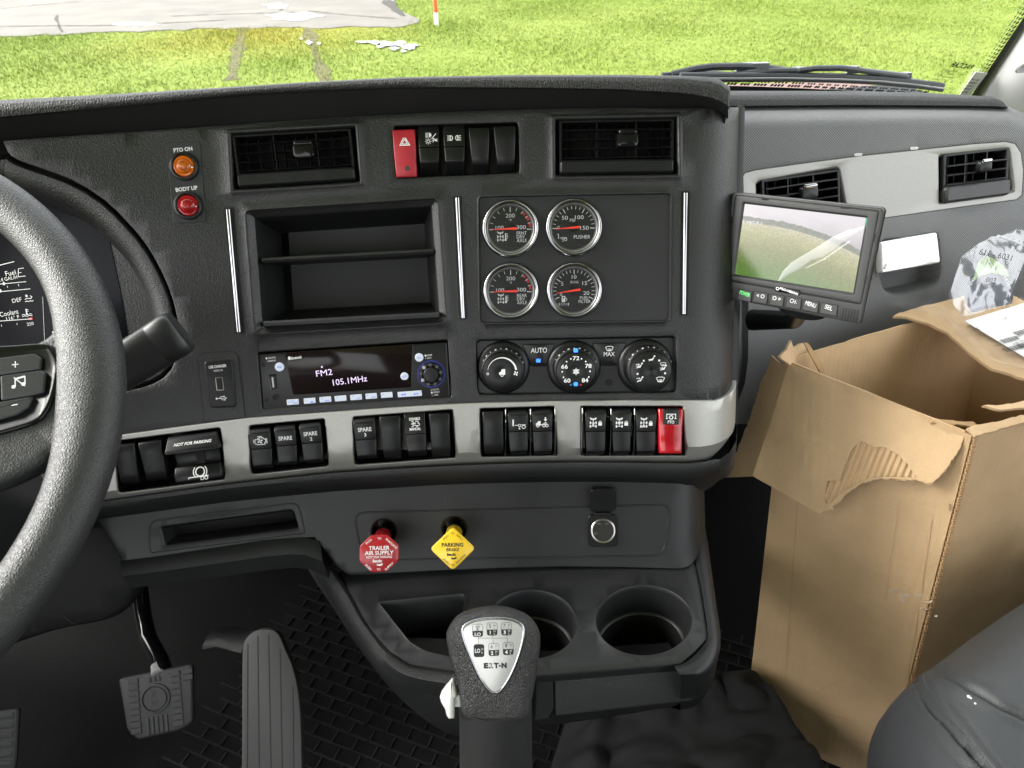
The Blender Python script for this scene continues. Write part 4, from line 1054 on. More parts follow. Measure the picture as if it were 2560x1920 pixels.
def rocker(surf, tl, tr, bot, label, ic=None, split=None, kind='blank', group='rocker switches', taper=3, ih=None, chin=0):
    """tl,tr = top corners, bot = y of lower front edge at the centre"""
    cx, cy = (tl[0] + tr[0]) / 2, ((tl[1] + tr[1]) / 2 + bot) / 2
    sl = (tr[1] - tl[1]) / (tr[0] - tl[0]); w = math.hypot(tr[0] - tl[0], tr[1] - tl[1]) / 2; h = (bot - (tl[1] + tr[1]) / 2)
    fr = Fr(surf, (cx - w, cy - w * sl), (cx + w, cy + w * sl))
    t = fr_thing('rocker_switch', label, 'rocker switch', fr, group)
    H = h / 2
    if kind == 'blank':
        rows = [(H, w, -14), (H - 2, w, 2), (H - 7, w, 6), (H * .3, w - 1, 6), (-H * .5, w - taper, 5), (-H + 6, w - taper - 1, 3), (-H + 2, w - taper - 2, -1), (-H - 3, w - taper - 2, -9), (-H - 8 - chin, w - taper - 2, -22)]
        P_('cap', rocker_mesh(rows, 26), SWITCH, t, fr, angle=40); return t, fr
    sp = H - (split or h * .5)
    if kind == 'up':                 # upper half pressed in, chin standing out
        zt, zm, zb = -2, 7, 15
    else: zt, zm, zb = 7, 3, 9
    rows = [(H + 11, w - 1.5, -8), (H + 1, w, zt - 1), (H - 4, w, zt + 1.5), (sp + 1.4, w - 1, zm)]
    up = P_('upper_cap', rocker_mesh(rows, 26), SWITCH, t, fr, angle=40)
    rows = [(sp, w - 1, zm - 2), (sp - .6, w - 1, zm), (-H * .45, w - taper * .6, (zm + zb) / 2 - 1), (-H + 5, w - taper, zb), (-H + 1, w - taper - .6, zb - 1), (-H - 3, w - taper - 1, zb - 5), (-H - 14 - chin, w - taper - 1, -20)]
    P_('lower_cap', rocker_mesh(rows, 26), SWITCH, t, fr, angle=40)
    if ic:
        pr = Print(.35); y0 = ih if ih is not None else (H + sp) / 2 - 1; icon(ic, pr, y0)
        y_a, y_b, z_a, z_b = H - 4, sp + 1.4, zt + 1.5, zm
        pr.build('icon_print', WHITE, up, fr, lambda p: (p.x, p.y, p.z + z_a + (z_b - z_a) * (y_a - p.y) / (y_a - y_b)))
    return t, fr
BK = lambda *a, **k: rocker(BS, *a, **k)
rocker(BS, (293, 1106), (344, 1101), 1214, 'plain black blank switch half behind the steering wheel rim', taper=2)
rocker(BS, (355, 1101), (412, 1093), 1204, 'plain black blank switch beside the trailer brake paddle', taper=2)
rocker(BS, (626, 1079), (681, 1075), 1166, 'black rocker switch with engine and fan symbol', 'engine', 45, 'rock')
rocker(BS, (690, 1072), (743, 1068), 1158, 'black rocker switch marked SPARE alone', 'SPARE', 44, 'rock')
rocker(BS, (753, 1066), (807, 1061), 1152, 'black rocker switch marked SPARE 2, third in the bank with the engine fan switch', '2', 44, 'rock')
rocker(BS, (887, 1054), (942, 1050), 1141, 'black rocker switch marked SPARE 3, first in the bank with DISABLE MANUAL', '3', 47, 'rock')
rocker(BS, (952, 1039), (1004, 1036), 1147, 'plain black blank switch between SPARE 3 and DISABLE MANUAL', taper=3)
rocker(BS, (1013, 1038), (1066, 1034), 1128, 'black rocker switch marked DISABLE MANUAL', 'disable', 48, 'up', chin=6)
rocker(BS, (1075, 1032), (1126, 1030), 1141, 'plain black blank switch beside DISABLE MANUAL, at the end of its bank', taper=1)
rocker(BS, (1208, 1027), (1259, 1025), 1134, 'plain black blank switch beside the pusher axle switch', taper=0)
rocker(BS, (1270, 1035), (1321, 1033), 1129, 'black rocker switch with truck and drop-axle symbol between chrome dividers', 'pusher', 45, 'rock')
rocker(BS, (1330, 1033), (1382, 1031), 1129, 'black rocker switch with truck and down-arrow symbol', 'dump', 46, 'rock')
rocker(BS, (1462, 1032), (1515, 1031), 1130, 'black axle-lock rocker switch, first in the bank with the red PTO switch', 'lock1', 47, 'rock')
rocker(BS, (1529, 1032), (1578, 1031), 1130, 'black axle-lock rocker switch between the other two axle-lock switches', 'lock2', 47, 'rock')
rocker(BS, (1588, 1032), (1641, 1031), 1130, 'black axle-lock rocker switch directly beside the red PTO switch', 'lock3', 47, 'rock')
rocker(DS, (1046, 327), (1099, 326), 408, 'black rocker switch with headlamp symbols beside the red hazard switch', 'lights', 44, 'up', chin=14, group='top row switches')
rocker(DS, (1109, 325), (1163, 324), 406, 'black rocker switch with marker light symbols in the top row', 'park', 44, 'up', chin=14, group='top row switches', ih=19)
rocker(DS, (1173, 320), (1225, 319), 414, 'plain black blank switch beside the marker light switch', group='top row switches', chin=10, taper=4)
rocker(DS, (1236, 317), (1290, 315), 414, 'plain black blank switch at the end of the top row', group='top row switches', chin=10, taper=4)
# chrome dividers
for (x, y0, y1) in ((1264, 1020, 1141), (1326, 1019, 1141), (1387, 1018, 1141), (1455, 1017, 1141), (1526, 1018, 1141), (1585, 1018, 1141)):
    fr = Fr(BS, (x - 10, (y0 + y1) / 2), (x + 10, (y0 + y1) / 2)); h = y1 - y0
    rings = [[(s_ * 1.8, y, z) for s_, z in ((-1, -14), (-1, zz - 2), (-.4, zz), (.4, zz), (1, zz - 2), (1, -14))] for y, zz in ((h / 2, 0), (h / 2 - 4, 5), (h * .2, 8), (-h * .1, 9), (-h * .35, 8), (-h / 2 + 3, 4), (-h / 2, -1))]
    part('chrome_divider', fr.mb(fixn(loft(rings, True, True))).xf(fr.M), CHROME, dash, angle=50)
# hazard switch
fr = Fr(DS, (985, 386), (1041, 384)); t = fr_thing('hazard_switch', 'red hazard switch with white triangle in the top row', 'hazard switch', fr, 'top row switches')
P_('cap', rocker_mesh([(60, 26, -14), (58, 27.5, 4), (52, 28, 9), (10, 28, 7), (-30, 27, 8), (-50, 26, 8), (-56, 25.5, 5), (-58, 25, -14)], 26, 4), REDPL, t, fr, angle=45)
pr = Print(8.3)
pr.stroke([(-11, 20 - 0), (13, 20), (1, 41)], 2.6, True).stroke([(-5.5, 23.2), (7.5, 23.2), (1, 34.5)], 1.8, True); pr.build('triangle_print', WHITE, t, fr)
P_('lamp_dot', lathe([(6.5, 7), (6.3, 8.6), (.01, 8.9)], 20, False, False, 3, -36), mat('hazard_dot', (.05, .04, .035), .4), t, fr)
# PTO switch with red guard
fr = Fr(BS, (1643, 1076), (1706, 1076)); t = fr_thing('pto_switch', 'red PTO rocker switch at the end of the silver band', 'rocker switch', fr, 'rocker switches')
P_('red_guard', rocker_mesh([(56, 30, -14), (54, 31, 4), (46, 31, 9), (10, 30, 10), (-20, 29, 14), (-46, 28, 22), (-54, 27.5, 20), (-58, 27, -14)], 26, 5), REDLENS, t, fr, angle=45)
cap = P_('label_cap', rocker_mesh([(56, 19, 6), (54, 20, 11), (18, 20, 12), (16.5, 20, 9)], 4, 2), SWITCH, t, fr)
for i in range(14): P_('lens_rib', box(0, 12 - i * 3.6, 11.2 + max(0, i - 3) * .75, 36 - i * .4, 1.3, 2.2), REDLENS, t, fr, smooth=False)
pr = Print(12.3); pr.text('PTO', 0, 24, 8, 16, bold=.02).ring(0, 36, 4, 1.8).stroke([(-11, 33), (-11, 44), (11, 44), (11, 33)], 1.9).stroke([(-13, 33), (-8, 33)], 1.9).stroke([(13, 33), (8, 33)], 1.9)
for a in range(0, 360, 45): pr.stroke([(4 * math.cos(R_(a)), 36 + 4 * math.sin(R_(a))), (6.4 * math.cos(R_(a)), 36 + 6.4 * math.sin(R_(a)))], 1.6)
pr.build('icon_print', WHITE, cap, fr)
# trailer brake paddle
fr = Fr(BS, (425, 1147), (556, 1130)); t = fr_thing('trailer_brake_paddle', 'black trailer brake paddle marked NOT FOR PARKING', 'brake paddle', fr)
L = lambda *q: frloc(fr, *q)
w = 64
P_('body', rocker_mesh([(44, w - 6, -10), (30, w - 5, -4), (8, w - 6, -9), (-14, w - 7, -14), (-28, w - 8, -8), (-40, w - 8, 2)], 30, 3), SWITCH, t, fr, angle=45)
lever = rocker_mesh([(58, 60, -6), (56, 62, 2), (48, 63, 8), (28, 66, 24), (22, 68, 28), (17, 68, 27), (15, 66, 22), (18, 60, 6), (24, 56, -6)], 6, 3)
lv = P_('lever', lever, SWITCH, t, fr, angle=45)
P_('slot', box(8, -8, -8, 20, 34, 6), VOID, t, fr, smooth=False)
ft = P_('foot_plate', rocker_mesh([(-24, 55, 0), (-28, 58, 5), (-46, 60, 13), (-60, 59, 16), (-64, 58, 14), (-66, 57, 8)], 8, 4), SWITCH, t, fr, angle=45)
pr = Print(.8); pr.text('NOT FOR PARKING', 2, 38, 7, 94, shear=.25, bold=.02); pr.build('lettering', WHITE, lv, fr, lambda p: (p.x, p.y, p.z + 8 + (48 - p.y) * .8))
pr = Print(.8); y = -44; pr.ring(6, y + 2, 11, 3.2).arc(6, y + 2, 17, 2.4, 135, 225, 8).arc(6, y + 2, 17, 2.4, -45, 45, 8).stroke([(-24, y - 10), (26, y - 10)], 2.6).stroke([(-24, y - 10), (-24, y - 15)], 1.6).ring(10, y - 15, 4, 1.7).ring(20, y - 15, 4, 1.7)
pr.build('icon_print', WHITE, ft, fr, lambda p: (p.x, p.y, p.z + 5 + (-28 - p.y) * .44 if p.y > -46 else p.z + 13 + (-46 - p.y) * .21))

# ---- radio
fr = Fr(DS, (648, 953), (1126, 921), -.002); t = fr_thing('radio', 'black car radio with dark display reading FM2 105.1MHz', 'radio', fr)
L = lambda *q: frloc(fr, *q)
e = lambda u, v: L(560 + u / 2.765, 800 + v / 2.765)       # coordinates of a close look at this part of the photograph
fc = [e(241, 234), e(1540, 150), e(1563, 532), e(276, 618)]
P_('faceplate', slab(rq(*fc, 5), [(0, -34), (0, 2), (1.2, 4), (3, 4.6)]), mat('radio_plastic', (.007, .007, .0075), .32), t, fr)
sq = [e(425, 222), e(1308, 165), e(1300, 462), e(478, 515)]
P_('display_glass', slab(rq(*sq, [3, 3, 8, 8]), [(0, 4), (0, 6), (1, 6.6)]), mat('radio_glass', (.010, .006, .006), .12, spec=.3), t, fr)
pr = Print(6.8)
def rt(s, u, v, h, w=None, al='c', **k): pr.text(s, *e(u, v), h / 2.765, w / 2.765 if w else None, al, rot=3.6, **k)
rt('FM2', 695, 362, 42, 112); rt('105.1MHz', 873, 415, 42, 238); rt('0', 680, 322, 16, 12, bold=.04)
pr.build('display_text', LCD, t, fr)
pr = Print(6.9); rt('Bluetooth', 503, 258, 20, 74, bold=.03); x, y = e(455, 262); pr.poly(circ(x, y, 3.2, 4.8, 14)); pr.z = 4.9
rt('■ DIALING', 325, 260, 13, 66); rt('• PAIRING', 330, 281, 12, 62); rt('■ PWR', 1414, 243, 13, 54); rt('• ESC', 1414, 261, 12, 46, shear=.2); rt('O MUTE', 1457, 479, 12, 58); rt('■ MENU', 1460, 497, 12, 60); rt('∟ OK', 1460, 516, 11, 46)
pr.build('lettering', WHITE, t, fr)
BTN = [(436, 549, 82), (553, 540, 80), (661, 531, 80), (766, 524, 80), (873, 516, 80), (979, 508, 78), (1084, 500, 80)]
for i, (u, v, w) in enumerate(BTN):
    c0, c1, c2, c3 = e(u, v), e(u + w, v - 6), e(u + w + 4, v + 31), e(u + 4, v + 37)
    b = P_('button', slab(rq(c0, c1, c2, c3, 1.5), [(0, 3), (0, 6), (.6, 6.6)]), BTNWHITE, t, fr)
    pr = Print(6.9); rt(('SCAN', '1', '2', '3', '4', '5', '6')[i], u + (28 if i == 0 else 16), v + 10, 11, 40 if i == 0 else None)
    if i in (0, 1, 2, 4, 5): rt(('RDM', '▲', '◉ BC', '', 'INT', 'RPT')[i], u + 58, v + 22, 11, 32)
    pr.build('button_print', BTNBLUE, b, fr)
c0, c1, c2, c3 = e(1200, 496), e(1366, 484), e(1370, 521), e(1204, 532)
b = P_('button', slab(rq(c0, c1, c2, c3, 1.5), [(0, 3), (0, 6), (.6, 6.6)]), BTNWHITE, t, fr)
pr = Print(6.9); rt('◄◄', 1240, 513, 16, 34); rt('►►', 1330, 507, 16, 34); pr.build('button_print', BTNBLUE, b, fr)
for u, v, r in ((388, 322, 31), (1350, 257, 30), (1249, 386, 28)):
    b = P_('round_button', lathe([(r / 2.765, 3), (r / 2.765, 8), (r / 2.765 - 1, 9), (.01, 9.2)], 24, False, False, *e(u, v)), BTNWHITE, t, fr)
    pr = Print(9.4); rt({388: '☎', 1350: 'SRC', 1249: 'DISP'}[u] if u != 388 else '~', u, v, 12, 30); pr.build('button_print', BTNBLUE, b, fr)
x, y = e(1432, 372)
P_('knob_glow', lathe([(36, 4.2), (36, 5.0), (31, 5.2)], 48, False, True, x, y), mat('blue_ring', (.01, .015, .09), .4, emit=(.01, .02, .5), estr=0.0107), t, fr)
P_('knob', lathe([(31, 5), (31, 14), (29, 17), (24, 17.5), (21, 15), (20, 16), (19.5, 24), (17, 27), (.01, 28)], 48, False, False, x, y), SWITCH, t, fr)
for k in range(9):
    a = R_(40 * k + 10); P_('knob_dimple', lathe([(4.6, 16.8), (4.2, 18.2), (3, 18.4), (.01, 17.8)], 12, False, False, x + 25.5 * math.cos(a), y + 25.5 * math.sin(a)), GREYP if k in (3, 5) else mat('dimple', (.06, .06, .065), .3), t, fr)
for u, v in ((276, 310), (300, 549), (1506, 233), (1522, 462)): P_('screw_hole', lathe([(4.6, 4.7), (4.6, 5.0), (.01, 5.0)], 16, False, False, *e(u, v)), VOID, t, fr)
x, y = e(348, 428); P_('usb_port', slab(rr(20, 40, 3, 3, x, y), [(0, 4), (0, 5.6), (2, 5.8), (3, 5.0)]), GLOSS, t, fr)
P_('usb_slot', slab(rr(12, 31, 1, 2, x, y), [(0, 5), (0, 6.2)]), VOID, t, fr); P_('usb_tongue', slab(rr(4, 26, 1, 2, x - 2, y), [(0, 6), (0, 6.5)]), GREYP, t, fr)
x, y = e(360, 532); P_('jack_ring', lathe([(9, 4.6), (8.6, 6.2), (6.2, 6.2), (5.5, 4.8)], 24, False, False, x, y), SWITCH, t, fr); P_('jack_hole', lathe([(5.6, 5), (.01, 5)], 16, False, False, x, y), VOID, t, fr)

# ---- climate controls
fr = Fr(DS, (1190, 918), (1693, 910), -.006); t = fr_thing('climate_control_panel', 'black climate control panel with three round knobs', 'climate control', fr)
L = lambda *q: frloc(fr, *q)
f_ = lambda u, v: L(1100 + u / 2.765, 800 + v / 2.765)
P_('faceplate', slab(rq(f_(248, 140), f_(1634, 116), f_(1630, 510), f_(262, 528), 16), [(0, -10), (0, 2), (2, 4)]), mat('climate_plastic', (.008, .0083, .0087), .42, var=(40, .12)), t, fr)
def knob(u, v, R, fu, fv, fR, marks, teeth_col=GREYP):
    x, y = f_(u, v); fx, fy = f_(fu, fv); R, fR = R / 2.765, fR / 2.765
    P_('knob_base', lathe([(R + 2, 3), (R + 2, 6), (R, 10), (R - 6, 14), (R - 12, 15)], 56, False, True, x, y), SWITCH, t, fr)
    kb = P_('knob', loft([[(*q, z) for q in circ(x + (fx - x) * s_, y + (fy - y) * s_, r, n=56)] for r, z, s_ in ((R - 10, 14, .1), (R - 11, 32, .6), (R - 13, 36, .7), (fR + 2, 37, .9), (fR + 1, 35.5, 1), (fR, 36, 1), (fR - 1, 37, 1), (9, 37.5, 1), (8, 37, 1))], False, True), SWITCH, t, fr, angle=45)
    for k in range(26):
        a = R_(180 - k * 7.2); c = (x + (fx - x) * .6 + (R - 10.8) * math.cos(a), y + (fy - y) * .6 + (R - 10.8) * math.sin(a))
        pr_ = Print(34.4 if 0 else 33.0)
        dx, dy = math.cos(a + math.pi / 2) * (2.3 if k % 4 else 1), math.sin(a + math.pi / 2) * (2.3 if k % 4 else 1)
        q0, q1 = (c[0] - dx, c[1] - dy), (c[0] + dx, c[1] + dy); nx, ny = math.cos(a) * 1.6, math.sin(a) * 1.6
        pr_.m.add([(q0[0] + nx, q0[1] + ny, 30.5), (q1[0] + nx, q1[1] + ny, 30.5), (q1[0] - nx * .4, q1[1] - ny * .4, 35.8), (q0[0] - nx * .4, q0[1] - ny * .4, 35.8)], [(0, 1, 2, 3)])
        if k % 2 == 0 and 3 < k < 24: pr_.build('rim_marking', GREYP, kb, fr)
    pr_ = Print(37.6); lit = marks(pr_, fx, fy); pr_.build('knob_print', WHITE, kb, fr)
    return kb, x, y, fx, fy
def m1(pr, x, y):
    n = 24; out = []; inn = []
    for i in range(n + 1):
        a = R_(172 - 164 * i / n); w = .6 + 4.2 * i / n; out.append((x + 36.5 * math.cos(a), y + 36.5 * math.sin(a))); inn.append((x + (36.5 - w) * math.cos(a), y + (36.5 - w) * math.sin(a)))
    z = pr._z(); pr.m.add([(*q, z) for q in out + inn], [(i, i + 1, n + 2 + i, n + 1 + i) for i in range(n)])
    pr.ring(x - 36, y - 4, 2.4, 1.2); bx, by = x + 33, y - 4
    for a in (20, 110, 200, 290): c, s_ = math.cos(R_(a)), math.sin(R_(a)); pr.poly([(bx, by), (bx + 5 * c - 3 * s_, by + 5 * s_ + 3 * c), (bx + 6 * c, by + 6 * s_), (bx + 4 * c + 1.6 * s_, by + 4 * s_ - 1.6 * c)])
    pr.poly([(x - 8, y - 7), (x - 8, y - 1), (x - 4, y), (x - 1, y + 7), (x + 7, y + 7), (x + 7, y - 7)]); pr.ring(x - 1, y - 8, 3, 1.6)
def m2(pr, x, y):
    for s_, a, r in (('72', 90, 33), ('66', 156, 31), ('78', 24, 33), ('60', 225, 31), ('84', -45, 31)): pr.text(s_, x + r * math.cos(R_(a)), y + r * math.sin(R_(a)), 10.5, 16, bold=.02)
    for a in (112, 67, 133, 46, 180, 0, 204, -24): pr.disc(x + 34 * math.cos(R_(a)), y + 34 * math.sin(R_(a)), 2)
    for k in range(3):
        a = R_(30 + 60 * k); c, s_ = math.cos(a), math.sin(a); pr.stroke([(x - 9 * c, y - 9 * s_), (x + 9 * c, y + 9 * s_)], 1.5)
    pr.ring(x, y, 4.2, 1.4, 6)
    for k in range(6):
        a = R_(30 + 60 * k); c, s_ = math.cos(a), math.sin(a); pr.stroke([(x + 6 * c - 2.6 * s_, y + 6 * s_ + 2.6 * c), (x + 5 * c, y + 5 * s_), (x + 6 * c + 2.6 * s_, y + 6 * s_ - 2.6 * c)], 1.2)
def seatman(pr, x, y, arrows):
    pr.disc(x + 6, y + 6, 2.2).stroke([(x + 4, y + 3), (x + 1, y - 3), (x - 5, y - 3)], 2.6).stroke([(x - 5, y - 3), (x - 7, y - 6)], 2)
    for dy in arrows: pr.stroke([(x - 9, y + dy), (x - 2, y + dy)], 1.3).poly([(x - 3, y + dy + 2.2), (x + 1, y + dy), (x - 3, y + dy - 2.2)])
def screen_ic(pr, x, y, s=1.):
    pr.stroke([(x - 9 * s, y + 4 * s), (x - 4 * s, y + 6 * s), (x + 4 * s, y + 6 * s), (x + 9 * s, y + 4 * s), (x + 5.5 * s, y - 4 * s), (x - 5.5 * s, y - 4 * s)], 1.3 * s, True)
    for dx in (-3, 0, 3): pr.stroke([(x + dx * s, y - 6 * s), (x + dx * s, y + 1 * s)], 1.3 * s)
def m3(pr, x, y):
    for a, ar in ((88, (-2,)), (152, (4, 0)), (214, (3,))): seatman(pr, x + 33 * math.cos(R_(a)), y + 33 * math.sin(R_(a)), ar)
    qx, qy = x + 33 * math.cos(R_(26)), y + 33 * math.sin(R_(26)); screen_ic(pr, qx - 1, qy + 4, .75); seatman(pr, qx, qy - 5, (0,))
    screen_ic(pr, x + 33 * math.cos(R_(-36)) - 4, y + 33 * math.sin(R_(-36)), 1.1)
    for a in (124, 56, 187, -6): pr.disc(x + 34 * math.cos(R_(a)), y + 34 * math.sin(R_(a)), 2.4)
knob(437, 325, 178, 432, 345, 131, m1)
kb, x, y, fx, fy = knob(925, 322, 180, 931, 342, 131, m2)
for (u, v, w) in ((929, 199, 30), (929, 427, 28)):
    q = f_(u, v); P_('blue_light', slab(rr(w / 2.765, 26 / 2.765, 2, 2, *q), [(0, 34), (0, 38.2)]), BLUELED, kb, fr)
P_('red_dot', lathe([(2.2, 37), (2.2, 38.0), (.01, 38)], 12, False, False, *f_(962, 432)), REDP, kb, fr); P_('blue_dot', lathe([(2.2, 37), (2.2, 38.0), (.01, 38)], 12, False, False, *f_(895, 432)), mat('blue_paint', (.05, .2, .5), .5), kb, fr)
knob(1415, 318, 186, 1440, 345, 138, m3)
for q, lab in (([f_(572, 168), f_(792, 164), f_(735, 316), f_(632, 317)], 'AUTO'), ([f_(1052, 160), f_(1284, 156), f_(1224, 311), f_(1117, 313)], 'MAX')):
    P_('button_gap', slab(rq(*q, 3), [(-1.6, 3.6), (-1.6, 4.3)]), VOID, t, fr)
    b = P_('button', slab(rq(*q, 3), [(0, 3), (0, 6.5), (1.5, 7.5)]), SWITCH, t, fr)
    pr = Print(7.8)
    if lab == 'AUTO': pr.text('AUTO', *f_(683, 207), 12.5, 40)
    else: pr.text('MAX', *f_(1167, 233), 10.5, 27); screen_ic(pr, *f_(1168, 197), 1.05)
    pr.build('lettering', WHITE, b, fr)
    P_('status_light', slab(rr(11, 9, 1.5, 2, *f_(679 if lab == 'AUTO' else 1167, 278 if lab == 'AUTO' else 271)), [(0, 6), (0, 8)]), BLUELED if lab == 'AUTO' else VOID, b, fr)
P_('sensor_hole', lathe([(9, 4), (8.4, 5.2), (6, 4.6), (3.2, 4.5), (.01, 4.2)], 20, False, False, *f_(1167, 430)), VOID, t, fr)

# ---- usb charger
fr = Fr(DS, (503, 965), (604, 958), .0003); t = fr_thing('usb_charger', 'black USB CHARGER socket plate beside the radio', 'usb charger', fr)
d_ = lambda u, v: frloc(fr, u / 2.765, 600 + v / 2.765)
oq = rq(d_(1368, 782), d_(1640, 768), d_(1694, 1225), d_(1412, 1254), [18, 18, 2, 2])
P_('surround', slab(oq, [(0, -1), (0, .8), (.6, 1.4)]), DASH, t, fr)
gr = [(q[0], q[1]) for q in oq]
P_('groove', loft([[(*q, 1.5) for q in offset(oq, -1.2)], [(*q, 1.6) for q in offset(oq, .6)]], False, False), VOID, t, fr)
P_('socket_plate', slab(rq(d_(1415, 838), d_(1605, 826), d_(1634, 1150), d_(1458, 1156), 10), [(-1.5, 1), (-1.5, 2), (0, 4), (1.2, 5), (3, 5.2)]), SWITCH, t, fr)
x, y = d_(1522, 992); P_('port_frame', slab(rr(19, 35, 1.5, 2, x, y), [(0, 5), (0, 6.2), (2.2, 6.4), (2.6, 5.6)]), mat('port_metal', (.25, .24, .22), .3, metal=.8), t, fr)
P_('port_slot', slab(rr(14.5, 30.5, 1, 2, x, y), [(0, 5.8), (0, 6.6)]), VOID, t, fr); P_('port_tongue', slab(rr(5, 27, 1, 2, x + 2, y), [(0, 6.6), (0, 7)]), BLACK, t, fr)
pr = Print(5.5); pr.text('USB CHARGER', *d_(1508, 872), 7.2, 44, rot=2.5, bold=.02).text('5VDC/1A', *d_(1512, 900), 5, 22, rot=2.5)
x, y = d_(1532, 1092); pr.stroke([(x - 11, y), (x + 13, y)], 1.4).disc(x - 11, y, 2.6, 10).stroke([(x - 5, y), (x, y + 4.5), (x + 7, y + 4.5)], 1.2).stroke([(x - 1, y), (x + 3, y - 4.5), (x + 8, y - 4.5)], 1.2).disc(x + 8, y + 4.5, 1.8, 8).rect(x + 9, y - 4.5, 3, 3).poly([(x + 11, y - 2.2), (x + 15, y), (x + 11, y + 2.2)])
pr.build('lettering', WHITE, t, fr)
# ================================================================== lower panel, tray, valves, shifter
LS = Dash(R_(34), (1443, 1300), .824, 1690, .03)
ZT = HC - .643
TP = Plane(Vector((0, .5, ZT)), Vector((0, 0, 1)))
low = thing('lower_dash_panel', 'dark lower dashboard panel carrying the air valves and power socket', 'dashboard panel', Matrix.Translation(LS.hit(1280, 1320)))
lt = [LS.uv(x, interp(U_BOT, x) - 16) for x in (240, 400, 560, 777, 985, 1100, 1300, 1462, 1600, 1690)]
lb = [(1690, 1421), (1560, 1417), (1400, 1415), (1250, 1419), (1100, 1425), (985, 1431), (900, 1436), (872, 1436), (850, 1420), (815, 1380), (787, 1342), (755, 1343), (716, 1345), (660, 1350), (540, 1368), (420, 1386), (310, 1402)]
lbu = [LS.uv(*p) for p in lb]; se = LS.s_end - .003; s0 = lt[-1][0]
rol = [(s0 + (se - s0) * i / 8, lt[-1][1]) for i in range(1, 9)] + [(s0 + (se - s0) * i / 8, lbu[0][1] + .012 * (i / 8) ** 2) for i in range(8, 0, -1)]
SLOT = rq((397, 1315), (735, 1271), (750, 1322), (410, 1366), [10, 14, 8, 8])
HR, HY = [LS.uv(*p) for p in circ(960, 1328, 34, 33, 36)], [LS.uv(*p) for p in circ(1136, 1322, 34, 33, 36)]
cyl = [(.0006, -.0008), (.001, -.003), (.001, -.03)]
part('panel', sheet(LS, lt + rol + lbu, [([LS.uv(*p) for p in SLOT], [(.0015, -.001), (.0022, -.004), (.003, -.04)], True), (HR, cyl, True), (HY, cyl, True)], .016, edge=[(.001, -.001), (.0016, -.006)], uvin=True), LOWER, low, angle=45)
for pts in (rq((884, 1282), (1676, 1261), (1660, 1388), (906, 1401), [30, 26, 30, 20], 8), rq((372, 1303), (745, 1257), (762, 1334), (374, 1384), [26, 20, 6, 14], 7)):
    u = [LS.uv(*p) for p in dens(pts, 30)]
    part('raised_bead', fixn(loft([[LS.P(*q, o) for q in offset(u, i)] for i, o in ((-.0012, -.0002), (-.0006, .0011), (.0004, .0011), (.0012, -.0002))], False, False)), LOWER, low)
su_ = [LS.uv(*p) for p in SLOT]
part('slot_dark_liner', fixn(loft([[LS.P(*q, z) for q in offset(su_, i)] for i, z in ((.0026, -.003), (.0032, -.006), (.004, -.038), (.006, -.0385))], False, True)), VOID, low)  # deep shade inside the slot put into a black liner
hr2 = lambda u, m: part('bore', fixn(loft([[LS.P(*q, z) for q in offset(u, i)] for i, z in ((.0006, .0004), (.0018, .0002), (.002, -.028))], False, True)), m, low)
hr2(HR, GLOSS); hr2(HY, GLOSS)
# rolled valance under the slot
va = [(300, 1402), (420, 1387), (540, 1369), (660, 1351), (716, 1345), (756, 1342), (800, 1352)]; vb_ = [(330, 1470), (440, 1455), (560, 1440), (677, 1424), (738, 1419), (776, 1424), (822, 1446)]
ra = [LS.hit(*p, .000) for p in va]; rb_ = [a.lerp(LS.hit(*b, .012), .5) + LS.n0 * .008 for a, b in zip(ra, vb_)]; rc = [LS.hit(*b, .004) for b in vb_]; rd_ = [p + Vector((0, .06, .0)) for p in rc]
part('valance', fixn(loft([ra, rb_, rc, rd_], False, False, closed=False)), LOWER, low, angle=60)
# side cheek going forward from the roll-over
c0 = [LS.P(LS.s_end, v) for v in np.linspace(lt[-1][1], lbu[0][1] - .03, 8)]; part('side_cheek', fixn(loft([c0, [p + Vector((.012, .02, 0)) for p in c0], [p + Vector((.02, .3, 0)) for p in c0]], False, False, closed=False)), LOWER, low)

# ---- air valves
def valve(hole, headc, dep, outline, m, label, lines, pm, shaft=24):
    hp_ = LS.hit(*hole, -.02); n = (AT(*headc, dep) - hp_).normalized()
    n = (n * .55 - ray(*headc).normalized() * .45).normalized()
    fr = CF(headc[0], headc[1], dep, n, Vector((math.cos(R_(4)), math.sin(R_(4)), 0)) if 0 else None)
    t = thing('air_valve_knob', label, 'valve knob', fr.M, 'air brake valve knobs')
    # outline in local px
    P_('head', slab(outline, [(5, -13), (1, -12), (0, -9), (0, -3), (.8, -1), (2.6, 0)]), m, t, fr, angle=50)
    ax = (Matrix(fr.M).inverted() @ hp_); axd = Vector(ax).normalized(); L_ = ax.length / fr.s
    def along(d): return Vector(axd) * d
    for nm, r0, r1, a, b, mm in (('shaft', shaft, shaft - 2, 10, L_ * .80, m), ('stem', 15, 15, L_ * .78, L_ + 20, GLOSS)):
        x = Vector((1, 0, 0)); x = (x - Vector(axd) * x.dot(axd)).normalized(); y = Vector(axd).cross(x)
        rings = [[along(d) + x * r * math.cos(q) + y * r * math.sin(q) for q in [2 * math.pi * i / 28 for i in range(28)]] for d, r in ((a, r0), (b - 3, r1), (b, r1 - 2))]
        P_(nm, loft(rings, True, True), mm, t, fr)
    x = Vector((1, 0, 0)); c = along(L_ * .8)
    P_('clip', box(c.x, c.y + shaft - 4, c.z + 3, 9, 6, 9), BLACK, t, fr, smooth=False)
    pr = Print(.3); lines(pr); pr.build('lettering', pm, t, fr)
    return t
octo = [(50 * math.cos(R_(22.5 + 45 * i)) * 1.05, 47 * math.sin(R_(22.5 + 45 * i)) * 1.05) for i in range(8)]
